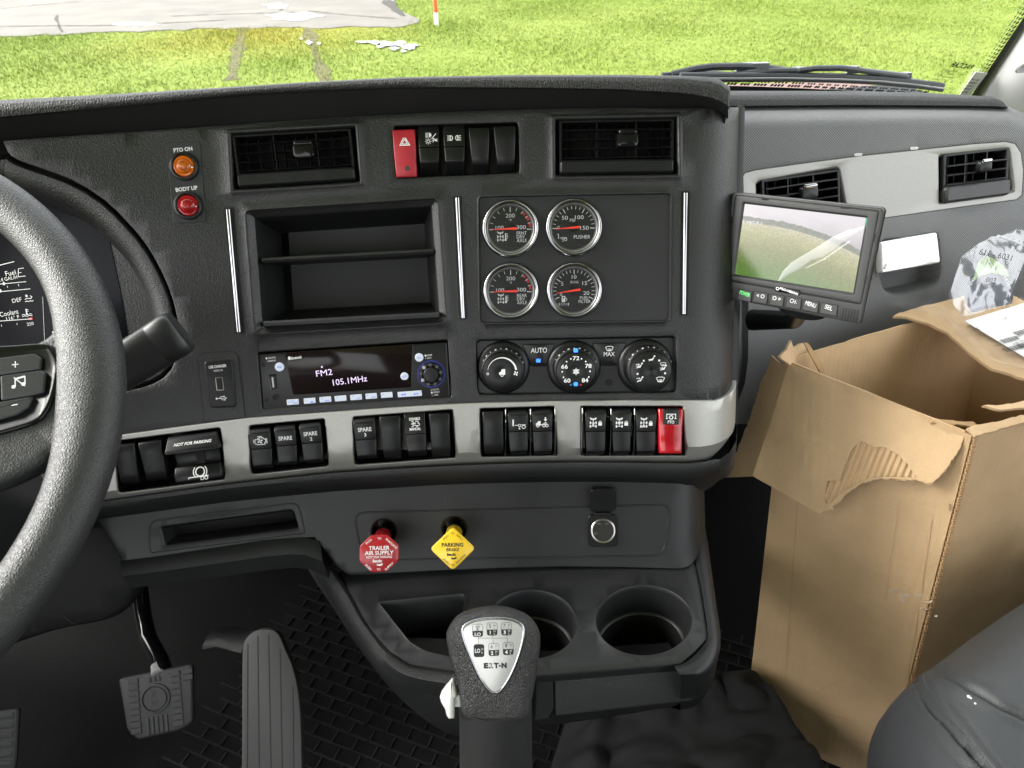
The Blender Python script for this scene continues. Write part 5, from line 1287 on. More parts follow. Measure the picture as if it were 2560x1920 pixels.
def roundc(pts, r):
    out = []
    P = [Vector(p) for p in pts]
    for i in range(len(P)):
        p = P[i]; a = (P[i - 1] - p).normalized(); b = (P[(i + 1) % len(P)] - p).normalized(); A, B = p + a * r, p + b * r
        for k in range(5): t = k / 4; out.append(tuple(A * (1 - t) ** 2 + p * 2 * t * (1 - t) + B * t * t))
    return out
def logo(pr, x, y, k=1.):
    pr.text('Bendix', x - 1, y + 2, 7.5 * k, 23 * k, bold=.035); pr.poly([(x - 2, y - 5), (x + 4, y - 6.5), (x + 11, y - 4), (x + 12, y - 8), (x + 5, y - 10.5), (x - 3, y - 8.5)])
def lr(pr):
    pr.text('TRAILER', 0, 14, 10, 51, bold=.02).text('AIR SUPPLY', 0, 2, 10, 71, bold=.02).text('NOT FOR PARKING', 0, -8.5, 6.5, 63, bold=.01); logo(pr, -3, -20)
    pr.text('TO', 0, 37.5, 5.5, 9, bold=.02).text('PULL', -25.5, 31, 5.5, 18, rot=43, bold=.02).text('EVACUATE', 30, 24, 5.5, 36, rot=-43, bold=.02).text('TO', -1, -39, 5.5, 9, bold=.02).text('PUSH', -26, -33, 5.5, 18, rot=-43, bold=.02).text('SUPPLY', 25, -32, 5.5, 26, rot=43, bold=.02)
def ly(pr):
    pr.text('PARKING', -1, 10, 10, 54, bold=.03).text('BRAKE', 0, -2, 8, 32, bold=.02); logo(pr, -2, -16)
    pr.text('TO', -1, 38, 5, 9).text('PULL', -17, 29, 5, 16, rot=45).text('APPLY', 17, 28, 5.2, 22, rot=-43).text('TO', 0, -40, 5, 9).text('PUSH', -16, -31, 5, 18, rot=-42).text('RELEASE', 20, -25, 5.2, 31, rot=45)
valve((960, 1328), (948, 1384), .755, roundc(octo, 6), REDK, 'red eight-sided valve knob marked TRAILER AIR SUPPLY', lr, WHITE)
valve((1136, 1322), (1132, 1372), .755, roundc([(57, 0), (0, 54), (-57, 0), (0, -54)], 11), YELK, 'yellow diamond valve knob marked PARKING BRAKE', ly, BLACKP)

# ---- power socket
fr = Fr(LS, (1471, 1326), (1543, 1325), .0005); t = fr_thing('power_socket', 'metal-lined power socket with its black flap open on the lower panel', 'power socket', fr)
P_('base_plate', loft([[(*q, z) for q in o_] for o_, z in ((rr(73, 80, 10, 4, 0, 0), 0), (rr(73, 80, 10, 4), 3), (rr(70, 77, 9, 4), 4.5))], True, True), BLACK, t, fr)
P_('metal_ring', lathe([(31, 4), (31, 8), (29.5, 9.5), (27, 9), (26, 5)], 40, False, False), mat('socket_metal', (.55, .53, .48), .28, metal=1.), t, fr)
P_('barrel', lathe([(26.5, 7), (26, 4.7)], 40, False, True), mat('socket_inside', (.010, .0095, .008), .5), t, fr)
for a in (60, 120, 200): P_('contact_spring', box(20 * math.cos(R_(a)), 20 * math.sin(R_(a)), 5.6, 9, 5, 1.6), mat('spring_metal', (.16, .15, .13), .35, metal=1.), t, fr, smooth=False)
P_('hinge', slab(rr(44, 9, 3, 3, 0, 42), [(0, 2), (0, 9), (2, 11)]), BLACK, t, fr)
lidm = slab(rr(64, 62, 12, 5, 0, 34), [(0, -3), (0, 2), (2, 4)]); lidm = lidm.join(MB()); lidm.xf(Matrix.Translation((0, 46, 9)) @ Matrix.Rotation(R_(12), 4, 'X'))
P_('flap', lidm, BLACK, t, fr)

# ---- tray with cup holders
tray = thing('console_tray', 'dark moulded console tray with two round cup holders and a pocket', 'console tray', Matrix.Translation(TP.hit(1400, 1560)))
G = [(762, 1300), (787, 1341), (832, 1415), (876, 1482), (908, 1542), (940, 1588), (977, 1628), (1028, 1660), (1126, 1675), (1260, 1688)]
O_ = [(712, 1316), (745, 1365), (790, 1444), (832, 1508), (870, 1565), (910, 1625), (949, 1678), (1010, 1719), (1126, 1745), (1260, 1757)]
to = [(868, 1420), (985, 1418), (1100, 1412), (1400, 1403), (1560, 1404), (1690, 1408), (1727, 1372), (1742, 1420), (1753, 1480), (1764, 1560), (1770, 1592), (1735, 1626), (1700, 1656), (1600, 1664), (1480, 1674), (1375, 1683), (1260, 1690)] + list(reversed(G[3:9])) + [(850, 1432)]
CUP_R, CUP_L = circ(1610, 1552, 125, 92, 56), circ(1330, 1562, 117, 90, 56)
POCK = roundc([(941, 1504), (1163, 1482), (1168, 1500), (1172, 1648), (1116, 1643), (1063, 1631), (1021, 1606)], 12)
cupw = [(.0008, .0008), (.002, .0008), (.0032, -.0008), (.0042, -.006), (.0048, -.040)]
part('tray_top', sheet(TP, to, [(CUP_R, cupw), (CUP_L, cupw), (dens(POCK, 12), [(.001, .0006), (.0022, -.001), (.004, -.008), (.010, -.05)], True)], .016, edge=[(.001, -.0008), (.0016, -.004), (.0016, -.012)]), LOWER, tray, angle=50)
for c in (CUP_R, CUP_L):
    u = [TP.uv(*p) for p in c]
    part('cup_holder', fixn(loft([[TP.P(*q, z) for q in offset(u, i)] for i, z in ((.0046, -.038), (.0048, -.0420), (.0075, -.0425), (.0082, -.0436), (.0085, -.090), (.013, -.095), (.02, -.0955))], False, True)), mat('cup_plastic', (.012, .0125, .013), .42), tray, angle=50)
def zp(pts, z): return [Plane(Vector((0, 0, z)), Vector((0, 0, 1))).hit(*p) for p in pts]
def mixp(a, b, t): return [(p[0] * (1 - t) + q[0] * t, p[1] * (1 - t) + q[1] * t) for p, q in zip(a, b)]
n8 = lambda pts: [tuple(p) for p in spline(pts, 5)]
Gs, Os = n8(G), n8(O_)
part('leather_rim', fixn(loft([zp(Gs, ZT - .006), zp(mixp(Gs, Os, .06), ZT + .002), zp(mixp(Gs, Os, .2), ZT + .0055), zp(mixp(Gs, Os, .5), ZT + .003), zp(mixp(Gs, Os, .8), ZT - .012), zp(Os, ZT - .030), zp(Os, ZT - .036)], False, False, closed=False)), TRAYLEATHER, tray, angle=60)
B1 = n8([(708, 1325), (740, 1372), (786, 1450), (830, 1516), (872, 1580), (925, 1652), (975, 1712), (1050, 1780), (1126, 1812), (1260, 1830)]); B2 = n8([(728, 1352), (760, 1400), (810, 1480), (850, 1545), (890, 1610), (950, 1690), (1010, 1755), (1085, 1815), (1150, 1842), (1270, 1856)])
part('bowl_side', fixn(loft([zp(Os, ZT - .034), zp(B1, ZT - .075), zp(B2, ZT - .12), [p + Vector((0, .06, -.03)) for p in zp(B2, ZT - .13)]], False, False, closed=False)), LOWER, tray, angle=60)
# passenger-side rim, wrapping round the front corner
IN_ = n8([(1718, 1385), (1733, 1402), (1746, 1450), (1758, 1520), (1766, 1575), (1764, 1600), (1742, 1630), (1712, 1654), (1684, 1664)])
OUT_ = n8([(1757, 1285), (1770, 1360), (1781, 1440), (1794, 1530), (1800, 1577), (1800, 1622), (1786, 1664), (1752, 1692), (1704, 1694)])
LOW_ = n8([(1750, 1330), (1764, 1400), (1776, 1480), (1788, 1570), (1792, 1630), (1786, 1690), (1765, 1735), (1740, 1765), (1700, 1775)])
part('side_rim', fixn(loft([zp(IN_, ZT - .005), zp(mixp(IN_, OUT_, .12), ZT + .0025), zp(mixp(IN_, OUT_, .35), ZT + .004), zp(mixp(IN_, OUT_, .75), ZT + .002), zp(mixp(IN_, OUT_, .95), ZT - .003), zp(OUT_, ZT - .010), zp(mixp(OUT_, LOW_, .5), ZT - .04), zp(LOW_, ZT - .085), [p + Vector((-.03, .03, -.03)) for p in zp(LOW_, ZT - .095)]], False, False, closed=False)), LOWER, tray, angle=60)
# front: block under the tray edge, dark gap, drawer front
frd = CF(1555, 1735, .745, Vector((.05, -1, .55)), CR)
q = [frd.loc(*p) for p in ((1386, 1692), (1692, 1667), (1742, 1752), (1389, 1792))]
def PW(name, mb, m, t, fr, **k): return part(name, fr.mb(fixn(mb)).xf(fr.M), m, t, **k)      # frame-local shape under any thing
PW('drawer_front', slab(rq(*q, [6, 10, 22, 8]), [(2, -30), (0, -28), (0, -4), (2, -1), (5, 0)]), mat('drawer_leather', (.016, .0165, .017), .48, bump=[('leather', 700, .4, .0007)]), tray, frd)
q2 = [frd.loc(*p) for p in ((1340, 1690), (1384, 1688), (1386, 1770), (1372, 1800), (1338, 1803))]
PW('bracket', slab(q2, [(1, -40), (0, -38), (0, -6), (2, -3)]), LOWER, tray, frd)
q3 = [frd.loc(*p) for p in ((1366, 1680), (1700, 1656), (1755, 1740), (1745, 1765), (1700, 1790), (1500, 1822), (1300, 1850), (1180, 1850), (1140, 1800), (1200, 1700))]
PW('under_body', slab(q3, [(0, -110), (0, -45), (6, -38)]), BLACK, tray, frd)

# ---- gear shifter
kc = (1233, 1690); fr = CF(kc[0], kc[1], .53, (Vector((0, -math.cos(R_(42)), math.sin(R_(42))))).normalized(), Vector((1, 0, -.01)))
gs = thing('gear_shifter', 'leather-grained gear shift knob with silver shift pattern plate', 'gear shifter', fr.M)
L = lambda *q: frloc(fr, *q)
m_ = lambda u, v: L(800 + u / 3.16, 1400 + v / 3.16)
ko = [m_(*p) for p in ((1300, 372), (1450, 370), (1560, 400), (1640, 440), (1700, 500), (1735, 575), (1742, 660), (1730, 780), (1715, 900), (1690, 1050), (1672, 1150), (1660, 1230), (1620, 1290), (1540, 1335), (1400, 1365), (1270, 1345), (1180, 1300), (1115, 1235), (1100, 1150), (1085, 1000), (1055, 880), (1020, 760), (1000, 650), (998, 575), (1035, 500), (1085, 440), (1160, 405))]
ko = [tuple(p) for p in spline(ko, 4, True)]
kcx = (sum(p[0] for p in ko) / len(ko), sum(p[1] for p in ko) / len(ko))
rings = []
for s_, z in ((.55, -100), (.80, -88), (.93, -66), (.985, -40), (1.0, -18), (.985, 2), (.94, 18), (.87, 30), (.78, 37), (.6, 42), (.35, 44), (.1, 44.5)):
    rings.append([(kcx[0] + (x - kcx[0]) * s_, kcx[1] + (y - kcx[1]) * s_, z + s_ * (y - kcx[1]) * .10) for x, y in ko])
P_('knob', loft(rings, True, True), mat('shift_leather', (.026, .026, .026), .36, bump=[('leather', 700, .6, .0008)], var=(30, .1)), gs, fr, angle=70)
po = [tuple(p) for p in spline([m_(*p) for p in ((1130, 520), (1160, 470), (1250, 432), (1390, 418), (1510, 430), (1590, 470), (1616, 530), (1600, 640), (1560, 770), (1508, 890), (1455, 975), (1420, 1010), (1385, 1022), (1350, 1008), (1312, 968), (1258, 885), (1195, 740), (1145, 610))], 4, True)]
zf = lambda p: (p.x, p.y, p.z + 45 + (p.y - kcx[1]) * .10)
def zpart(nm, mb, m, par=gs, **k): mb.map(zf); return P_(nm, mb, m, par, fr, **k)
zpart('plate_rim', slab(po, [(-2, -6), (-1, 0), (1, 2.5), (5, 2.5), (6, 1)]), CHROME, angle=60)
pl = zpart('shift_plate', slab(offset(po, 5.5), [(0, 0), (0, 1.6), (1, 1.9)]), STEEL)
pr = Print(2.1)
GRID = {(0, 0): (1255, 520), (1, 0): (1365, 510), (2, 0): (1475, 508), (0, 1): (1264, 678), (1, 1): (1378, 670), (2, 1): (1488, 662)}
w_, h_ = 25, 30
for k, (u, v) in GRID.items():
    x, y = m_(u, v); pr.stroke(rr(w_, h_, 5, 3, x, y), .9, True)
    if k == (0, 1): pr.poly(rr(w_, h_, 5, 3, x, y))
    else: pr.poly([q for q in rr(w_ - .5, h_, 5, 3, x, y) if q[1] < y] + [(x + w_ / 2 - .3, y - 1), (x - w_ / 2 + .3, y - 1)][::1] if 0 else sorted([q for q in rr(w_, h_, 5, 3, x, y) if q[1] <= y + .01], key=lambda q: math.atan2(q[1] - y + 5, q[0] - x)) + [(x + w_ / 2, y - 1), (x - w_ / 2, y - 1)])
for c, a, b in (('5', '1', 1), ('7', '3', 2)):
    x, y = m_(*GRID[(b, 0)]); pr.text(c, x - 5, y + 7.5, 9).text('H', x + 6, y + 9, 5).text('L', x + 6, y + 3.5, 4)
for c, b in (('6', 1), ('8', 2)): x, y = m_(*GRID[(b, 1)]); pr.text(c, x - 5, y + 7.5, 9).text('H', x + 6, y + 9, 5).text('L', x + 6, y + 3.5, 4)
x, y = m_(*GRID[(0, 0)]); pr.text('HI', x, y + 9, 6, 8).text('R', x, y + 2, 7)
lx = [m_(GRID[(i, 0)][0] + 4, 580) for i in range(3)]; pr.stroke([lx[0], lx[2]], .7)
for i in range(3): a, b = m_(GRID[(i, 0)][0] + 3, 560), m_(GRID[(i, 1)][0] - 2, 630); pr.stroke([a, b], .7)
ex, ey = m_(1387, 795); pr.text('E', ex - 22, ey, 13, 11, bold=.06).text('T', ex + 3, ey, 13, 12, bold=.06).text('N', ex + 22, ey, 13, 13, bold=.06).disc(ex + 11.5, ey - 1, 2.4)
for q in ((-12, 4.5, 1.6), (-9, 0, 1.3), (-13, -4.5, 1.7), (-7, -4.8, 1.5), (-8, 4, 1.1)): pr.rect(ex + q[0], ey + q[1], q[2] * 2, q[2] * 2)
pr.m.map(zf); pr.build('shift_pattern_print', BLACKP, pl, fr)
pr = Print(2.7)
for a, k in (('1', (1, 0)), ('3', (2, 0)), ('2', (1, 1)), ('4', (2, 1))): x, y = m_(*GRID[k]); pr.text(a, x - 4.5, y - 8, 9, bold=.04).text('H', x + 6, y - 5, 5).text('L', x + 6, y - 11, 5)
x, y = m_(*GRID[(0, 0)]); pr.text('LO', x, y - 9, 8, 15, bold=.03)
x, y = m_(*GRID[(0, 1)]); pr.text('LO', x - 3.5, y, 10, 13, bold=.03).text('H', x + 8, y + 3.5, 5).text('L', x + 8, y - 4, 5)
pr.m.map(zf); pr.build('shift_pattern_reverse_print', mat('plate_light_print', (.62, .62, .60), .5), pl, fr)
# stalk below the knob
kw = fr.M @ (Vector((*kcx, -50)) * fr.s)
s0_, s1_ = fr.M @ (Vector((kcx[0] + 0, kcx[1] - 80, -46)) * fr.s), AT(1242, 2300, .62)
part('stalk', tube([s0_.lerp(s1_, t) for t in (0, .2, .5, 1)], [.0275, .0285, .029, .03], 32), mat('stalk_plastic', (.018, .018, .0185), .5, bump=('noise', 900, .2, .0005)), gs)
# ivory range selector
iv = [m_(*p) for p in ((1045, 935), (1060, 945), (1085, 1060), (1082, 1085), (1062, 1095), (1060, 1250), (1020, 1255), (1000, 1230), (990, 1180), (955, 1120), (946, 1080), (960, 1040), (990, 1000))]
P_('range_selector', slab(iv, [(4, -22), (1, -20), (0, -12), (0, 0), (3, 6), (8, 9)]), IVORY, gs, fr)
P_('selector_post', box(m_(1075, 1120)[0] + 6, m_(1075, 1120)[1], -14, 26, 28, 14), IVORY, gs, fr, smooth=False)

# ================================================================== driver's side: wheel, lever, pedals
class Fr0(Fr):
    def __init__(s, o, x, n, sc_):
        s.o = Vector(o); n = Vector(n).normalized(); x = Vector(x); x = (x - n * x.dot(n)).normalized(); y = n.cross(x); s.x, s.y, s.n, s.s = x, y, n, sc_
        s.M = Matrix(((x.x, y.x, n.x, s.o.x), (x.y, y.y, n.y, s.o.y), (x.z, y.z, n.z, s.o.z), (0, 0, 0, 1)))
fr = Fr0((-.5013, .3564, .8207), (1, .3, 0), (.1685, -.5344, .8282), .00025)
L = lambda *q: frloc(fr, *q)
sw = thing('steering_wheel', 'dark leather-grained steering wheel with button pod on its spoke', 'steering wheel', fr.M)
RW = .222 / fr.s
rings = []
# thumb swell where the spoke joins (towards +x)
a_sp = math.atan2(*reversed(L(246, 950)))
for i in range(120):
    a = 2 * math.pi * i / 120; sw_ = math.exp(-(((a - a_sp + math.pi) % (2 * math.pi) - math.pi) / .30) ** 2)
    ri, ro = 70 + 34 * sw_, 72
    ring = []
    for k in range(28):
        b = 2 * math.pi * k / 28; c = math.cos(b); r = ro if c > 0 else ri
        ring.append(((RW + r * c) * math.cos(a), (RW + r * c) * math.sin(a), 66 * math.sin(b)))
    rings.append(ring)
rings.append(rings[0])
rim = P_('rim', loft(rings, False, False), RIMLEATHER, sw, fr, angle=80)
sp = [L(*p) for p in ((-420, 868), (-200, 872), (0, 872), (70, 868), (115, 853), (150, 820), (178, 780), (235, 800), (262, 950), (235, 1110), (180, 1165), (150, 1150), (136, 1140), (115, 1160), (60, 1190), (0, 1215), (-200, 1275), (-420, 1330))]
P_('spoke', slab([tuple(p) for p in spline(sp, 3, True)], [(14, -52), (3, -44), (0, -25), (0, 0), (4, 12), (12, 20), (22, 23)]), RIMLEATHER, sw, fr, angle=70)
po = [L(*p) for p in ((-260, 880), (0, 877), (120, 870), (145, 884), (161, 918), (158, 955), (148, 1000), (130, 1040), (100, 1068), (0, 1099), (-260, 1170))]
P_('pod_bezel', slab([tuple(p) for p in spline(po, 3, True)], [(0, 18), (0, 28), (3, 33), (10, 33), (16, 28)]), GLOSS, sw, fr, angle=60)
def btn(pts, z0=27, h=9):
    return P_('button', slab(roundc([L(*p) for p in pts], 5), [(0, z0), (0, z0 + h - 3), (4, z0 + h)]), mat('wheel_button', (.020, .021, .023), .38), sw, fr)
b1 = btn(((-200, 912), (4, 909), (100, 897), (118, 908), (116, 934), (6, 951), (-200, 975)))
b2 = btn(((16, 952), (116, 938), (128, 946), (124, 992), (100, 998), (18, 1012)))
b3 = btn(((-200, 1060), (6, 1018), (98, 1002), (86, 1030), (62, 1046), (6, 1062), (-200, 1110)))
b4 = btn(((-40, 950), (10, 946), (15, 960), (15, 1005), (8, 1016), (-40, 1024)))
for b, fn in ((b1, lambda p: p.stroke([(L(46, 926)), (L(62, 924))], 2).stroke([L(54, 917), L(54, 933)], 2)), (b3, lambda p: p.stroke([L(45, 1026), L(60, 1023)], 2.4)), (b2, None)):
    pr = Print(36.4)
    if fn: fn(pr)
    else:
        a, c = L(50, 980), L(74, 973); pr.disc(*a, 5).disc(*c, 5).stroke([(a[0] + 4, a[1]), (a[0] + 4, a[1] + 22)], 2.2).stroke([(c[0] + 4, c[1]), (c[0] + 4, c[1] + 22)], 2.2).stroke([(a[0] + 4, a[1] + 22), (c[0] + 4, c[1] + 22)], 4.5).stroke([L(50, 957), L(78, 978)], 2)
    pr.build('icon_print', WHITE, b, fr)
hub = [L(*p) for p in ((-900, 900), (-420, 850), (-300, 900), (-280, 1100), (-420, 1330), (-900, 1500))]
P_('hub', slab([tuple(p) for p in spline(hub, 4, True)], [(10, -70), (0, -50), (0, 30), (12, 44)]), DASH, sw, fr)
o = part('column', tube([fr.M @ Vector((0, 0, z)) for z in (-.015, -.1, -.22, -.36)], [.06, .075, .085, .085], 24), LOWER, sw)

# lever behind the wheel
lv = thing('column_lever', 'chunky black control lever reaching out from behind the steering wheel', 'lever', Matrix.Translation(AT(385, 880, .60)))
pa, pb = AT(200, 985, .60), AT(412, 852, .605); d = (pb - pa).normalized(); n = (-ray(330, 900)).normalized(); n = (n - d * n.dot(d)).normalized(); w = d.cross(n)
rings = []
for t, k in ((0, .9), (.2, .94), (.6, .98), (.93, 1.0), (.945, .985), (.95, 1.0), (1.10, 1.02), (1.16, .98), (1.19, .88), (1.20, .7)):
    c = pa.lerp(pb, t); rings.append([c + w * .0195 * k * math.copysign(abs(math.cos(a)) ** .62, math.cos(a)) + n * .014 * k * math.copysign(abs(math.sin(a)) ** .62, math.sin(a)) for a in [2 * math.pi * i / 36 for i in range(36)]])
part('stalk', fixn(loft(rings, True, True)), mat('lever_plastic', (.020, .0205, .021), .42, bump=('noise', 1500, .12, .0003)), lv, angle=50)

# knee panel
KP = Plane(AT(150, 1450, .93), Vector((.15, -1, .25)))
kp = thing('knee_panel', 'dark knee panel below the dashboard behind the steering wheel', 'knee panel', Matrix.Translation(KP.hit(150, 1450)))
kpo = [tuple(p) for p in spline([(-260, 1180), (20, 1235), (225, 1290), (262, 1340), (300, 1400), (318, 1440), (322, 1480), (295, 1520), (243, 1547), (130, 1569), (0, 1610), (-260, 1690)], 4, True)]
part('panel', sheet(KP, kpo, [], .03, edge=[(.006, -.003), (.012, -.012), (.014, -.03), (.012, -.10)]), mat('knee_plastic', (.009, .009, .009), .6, spec=.3, bump=('noise', 700, .2, .0005), var=(6, .15)), kp, angle=60)
part('seam', MB().add([KP.hit(*p, .0008) for p in ((110, 1506), (185, 1562), (187, 1560), (113, 1504))], [(0, 1, 2, 3)]), VOID, kp, smooth=False)

# brake pedal
fr = CF(390, 1755, .98, Vector((.12, -.72, .70)), Vector((1, 0, .18)))
L = lambda *q: frloc(fr, *q)
bp = thing('brake_pedal', 'ribbed rubber brake pedal with round KW emblem', 'pedal', fr.M, 'foot pedals')
po = roundc([L(*p) for p in ((296, 1697), (482, 1660), (484, 1805), (452, 1826), (345, 1850), (318, 1825))], 10)
P_('pad', slab(po, [(4, -14), (0, -10), (0, -2), (3, 2), (6, 3)]), RUBBER, bp, fr)
cx, cy = L(390, 1745)
P_('emblem_ring', lathe([(36, 2.5), (35, 6), (31, 6.5), (29, 3.2)], 40, False, False, cx, cy), RUBBER, bp, fr)
P_('emblem', lathe([(27, 2.5), (26, 5.6), (.01, 6)], 40, False, False, cx, cy), RUBBER, bp, fr)
pr = Print(6.1); pr.text('K', cx, cy + 10, 15, 16, bold=.02, shear=.2).text('W', cx, cy - 10, 15, 20, bold=.02, shear=.2); o = pr.build('emblem_lettering', mat('emblem_groove', (.012, .012, .012), .7), bp, fr)
x0, x1, y0, y1 = min(p[0] for p in po), max(p[0] for p in po), min(p[1] for p in po), max(p[1] for p in po)
for r in range(9):
    for side in (-1, 1):
        for c_ in range(2):
            xc = cx + side * (58 + c_ * 30 - 8); yc = y1 - 14 - r * (y1 - y0 - 20) / 9 + xc * .0
            if inside((xc - 11, yc - 6), po) and inside((xc + 11, yc + 6), po) and math.hypot(xc - cx, yc - cy) > 42: P_('tread_block', slab(rr(25, 12, 2, 2, xc, yc), [(0, 2.5), (0, 4.6), (1, 5.4)]), RUBBER, bp, fr)
for k in range(-2, 3): P_('tread_bar', slab(rr(7, 40, 2, 2, cx + k * 11, cy - 62), [(0, 2.5), (0, 4.8), (1, 5.6)]), RUBBER, bp, fr)
for k in range(-1, 2): P_('tread_bar', slab(rr(7, 12, 2, 2, cx + k * 11, cy + 46), [(0, 2.5), (0, 4.8), (1, 5.6)]), RUBBER, bp, fr)
part('arm', tube([AT(*p, d_) for p, d_ in (((345, 1440), 1.12), ((358, 1540), 1.10), ((372, 1600), 1.06), ((400, 1650), 1.02), ((412, 1690), .995))], [(.012, .016)] * 5, 14), GLOSS, bp)
part('arm_plate', tube([AT(*p, d_) for p, d_ in (((392, 1660), 1.0), ((393, 1682), .985))], [(.008, .004)] * 2, 8), STEEL, bp)
# accelerator
fr = CF(680, 1770, .90, Vector((-.05, -.70, .72)), Vector((1, 0, 0)))
L = lambda *q: frloc(fr, *q)
ap = thing('accelerator_pedal', 'tall grey grooved accelerator pedal beside the brake', 'pedal', fr.M, 'foot pedals')
ao = [tuple(p) for p in spline([L(*p) for p in ((605, 1640), (612, 1600), (635, 1578), (665, 1572), (695, 1582), (715, 1625), (733, 1668), (746, 1725), (753, 1800), (756, 1920), (756, 2040), (740, 2060), (620, 2060), (605, 2040), (604, 1800))], 3, True)]
P_('pad', slab(ao, [(4, -22), (0, -18), (0, -3), (2, 0), (4, .6)]), mat('accelerator_rubber', (.024, .024, .024), .6, bump=('noise', 600, .2, .0006), var=(14, .1)), ap, fr)
for a, b in (((620, 1610), (618, 2030)), ((645, 1590), (650, 2030)), ((672, 1586), (680, 2030)), ((701, 1622), (708, 2030)), ((733, 1715), (736, 2030))):
    pa_, pb_ = L(*a), L(*b); P_('groove', slab([(pa_[0] - 1.6, pa_[1]), (pb_[0] - 1.6, pb_[1]), (pb_[0] + 1.6, pb_[1]), (pa_[0] + 1.6, pa_[1])], [(0, .3), (0, .8)]), VOID, ap, fr, smooth=False)
part('bracket', tube([AT(520, 1598, 1.06), AT(560, 1590, 1.05), AT(625, 1605, 1.0)], [(.018, .004)] * 3, 8), LOWER, ap)
# clutch
fr = CF(10, 1860, .98, Vector((.12, -.72, .70)), Vector((1, 0, .1)))
L = lambda *q: frloc(fr, *q)
cp = thing('clutch_pedal', 'ribbed clutch pedal cut off by the corner below the wheel', 'pedal', fr.M, 'foot pedals')
P_('pad', slab(roundc([L(*p) for p in ((-110, 1790), (47, 1770), (40, 1900), (30, 1960), (-100, 1960))], 10), [(4, -14), (0, -10), (0, -2), (3, 2), (6, 3)]), RUBBER, cp, fr)
for r in range(7):
    a, b = L(-95, 1800 + r * 24), L(36 - r, 1787 + r * 24); P_('tread_bar', slab([(a[0], a[1] - 7), (b[0], b[1] - 7), (b[0], b[1] + 7), (a[0], a[1] + 7)], [(0, 2), (0, 4.5), (1.5, 5.5)]), RUBBER, cp, fr)
# ================================================================== passenger side of the dashboard
PN = CABIN * math.cos(R_(20)) + Vector((0, 0, math.sin(R_(20))))
PD = Plane(AT(2200, 480, 1.0), PN, CABX)
pdh = thing('passenger_dash', 'grey woven-grain passenger dashboard with silver vent trim', 'dashboard', Matrix.Translation(PD.hit(2200, 500)))
TRIM = [(1857, 520), (1855, 439), (1862, 430), (1888, 423), (2010, 406), (2148, 388), (2290, 373), (2433, 358), (2514, 352), (2539, 358), (2555, 382), (2561, 427), (2557, 488), (2543, 501), (2400, 520), (2226, 545), (2060, 568), (1900, 590), (1866, 588)]
HANDLE = [tuple(p) for p in spline([(2196, 604), (2265, 590), (2338, 578), (2351, 592), (2355, 640), (2354, 685), (2344, 712), (2315, 727), (2245, 742), (2215, 735), (2199, 700)], 3, True)]
PTOP = [(1815, 322), (2000, 316), (2148, 313), (2300, 310), (2420, 309), (2520, 313), (2560, 330), (2640, 380)]
main_o = PTOP + [(2660, 700), (2660, 1000), (2300, 1060), (1815, 1060)]
part('lower_panel', sheet(PD, main_o, [(TRIM, [(.001, -.001), (.002, -.004), (.002, -.012)]), (HANDLE, [(.002, -.001), (.005, -.006), (.008, -.025), (.010, -.030)], True)], .03), WOVEN, pdh, angle=50)
def prow(dy, off, x0=1815): return [PD.hit(x, y + dy, off) for x, y in PTOP]
def pl2(pl, off): return [PD.hit(x, y, off) for x, y in pl]
EDGE = [(1815, 266), (2000, 265), (2148, 264), (2300, 265), (2420, 267), (2520, 271), (2566, 290), (2645, 340)]
part('upper_roll', fixn(loft([prow(t_ * 0, 0) if t_ == 0 else [PD.hit(x, y * (1 - t_) + y2 * t_, -.034 * t_ ** 2.4) for (x, y), (_, y2) in zip(PTOP, EDGE)] for t_ in (0, .15, .3, .45, .6, .75, .88, 1)] + [pl2([(x, y - 5) for x, y in EDGE], -.06)], False, False, closed=False)), WOVEN, pdh, angle=60)
PB = [(1815, 268), (2000, 266), (2148, 265), (2300, 266), (2420, 267), (2490, 268), (2512, 270), (2519, 270)]
PM = [(1815, 250), (2000, 249), (2148, 249), (2300, 251), (2420, 254), (2490, 257), (2508, 261), (2518, 268)]
PT = [(1815, 227), (2000, 227), (2148, 228), (2300, 231), (2420, 238), (2480, 242), (2500, 249), (2515, 266)]
part('top_pad', fixn(loft([pl2(PB, -.036), pl2(PB, -.022), pl2([(x, y - 3) for x, y in PB], -.019), pl2(PM, -.020), pl2([(a[0], (a[1] + b[1]) / 2) for a, b in zip(PM, PT)], -.026), pl2(PT, -.040), [p + Vector((0, .03, -.010)) for p in pl2(PT, -.042)], [p + Vector((.02, .16, -.06)) for p in pl2(PT, -.045)]], False, False, closed=False)), LEATHER, pdh, angle=60)
VL, VR = [(1888, 452), (2095, 414), (2120, 428), (2125, 500), (2112, 560), (1890, 588)], [(2345, 384), (2527, 366), (2539, 484), (2346, 511)]
VLh = rq((1887, 452), (2100, 413), (2127, 556), (1893, 582), 14); VRh = rq((2345, 385), (2527, 366), (2541, 484), (2346, 512), [10, 18, 16, 6])
part('silver_trim', sheet(PD, offset(TRIM, 3.2), [(VLh, [(.001, -.0005), (.004, -.004), (.005, -.02)]), (VRh, [(.001, -.0005), (.004, -.004), (.005, -.02)])], .02, edge=[(.0006, -.0008), (.0008, -.004), (.0008, -.012)]), mat('satin_trim', (.255, .252, .236), .38, metal=.6, bump=('noise', 1500, .1, .0003), var=(400, .06)), pdh, angle=40)
for x, y in ((2145, 387), (2285, 371)): part('trim_clip', box(*PD.hit(x, y, .0005), .010, .003, .003), WHITE, pdh, smooth=False)
vent(PD, ((1896, 455), (2099, 418), (2123, 553), (1899, 580)), 'slatted air vent partly hidden behind the monitor', 12, (.06, .30, .54, .78), (-.36, .34), sil=True, chrome=True, mx=10, my=10, tw=.8)
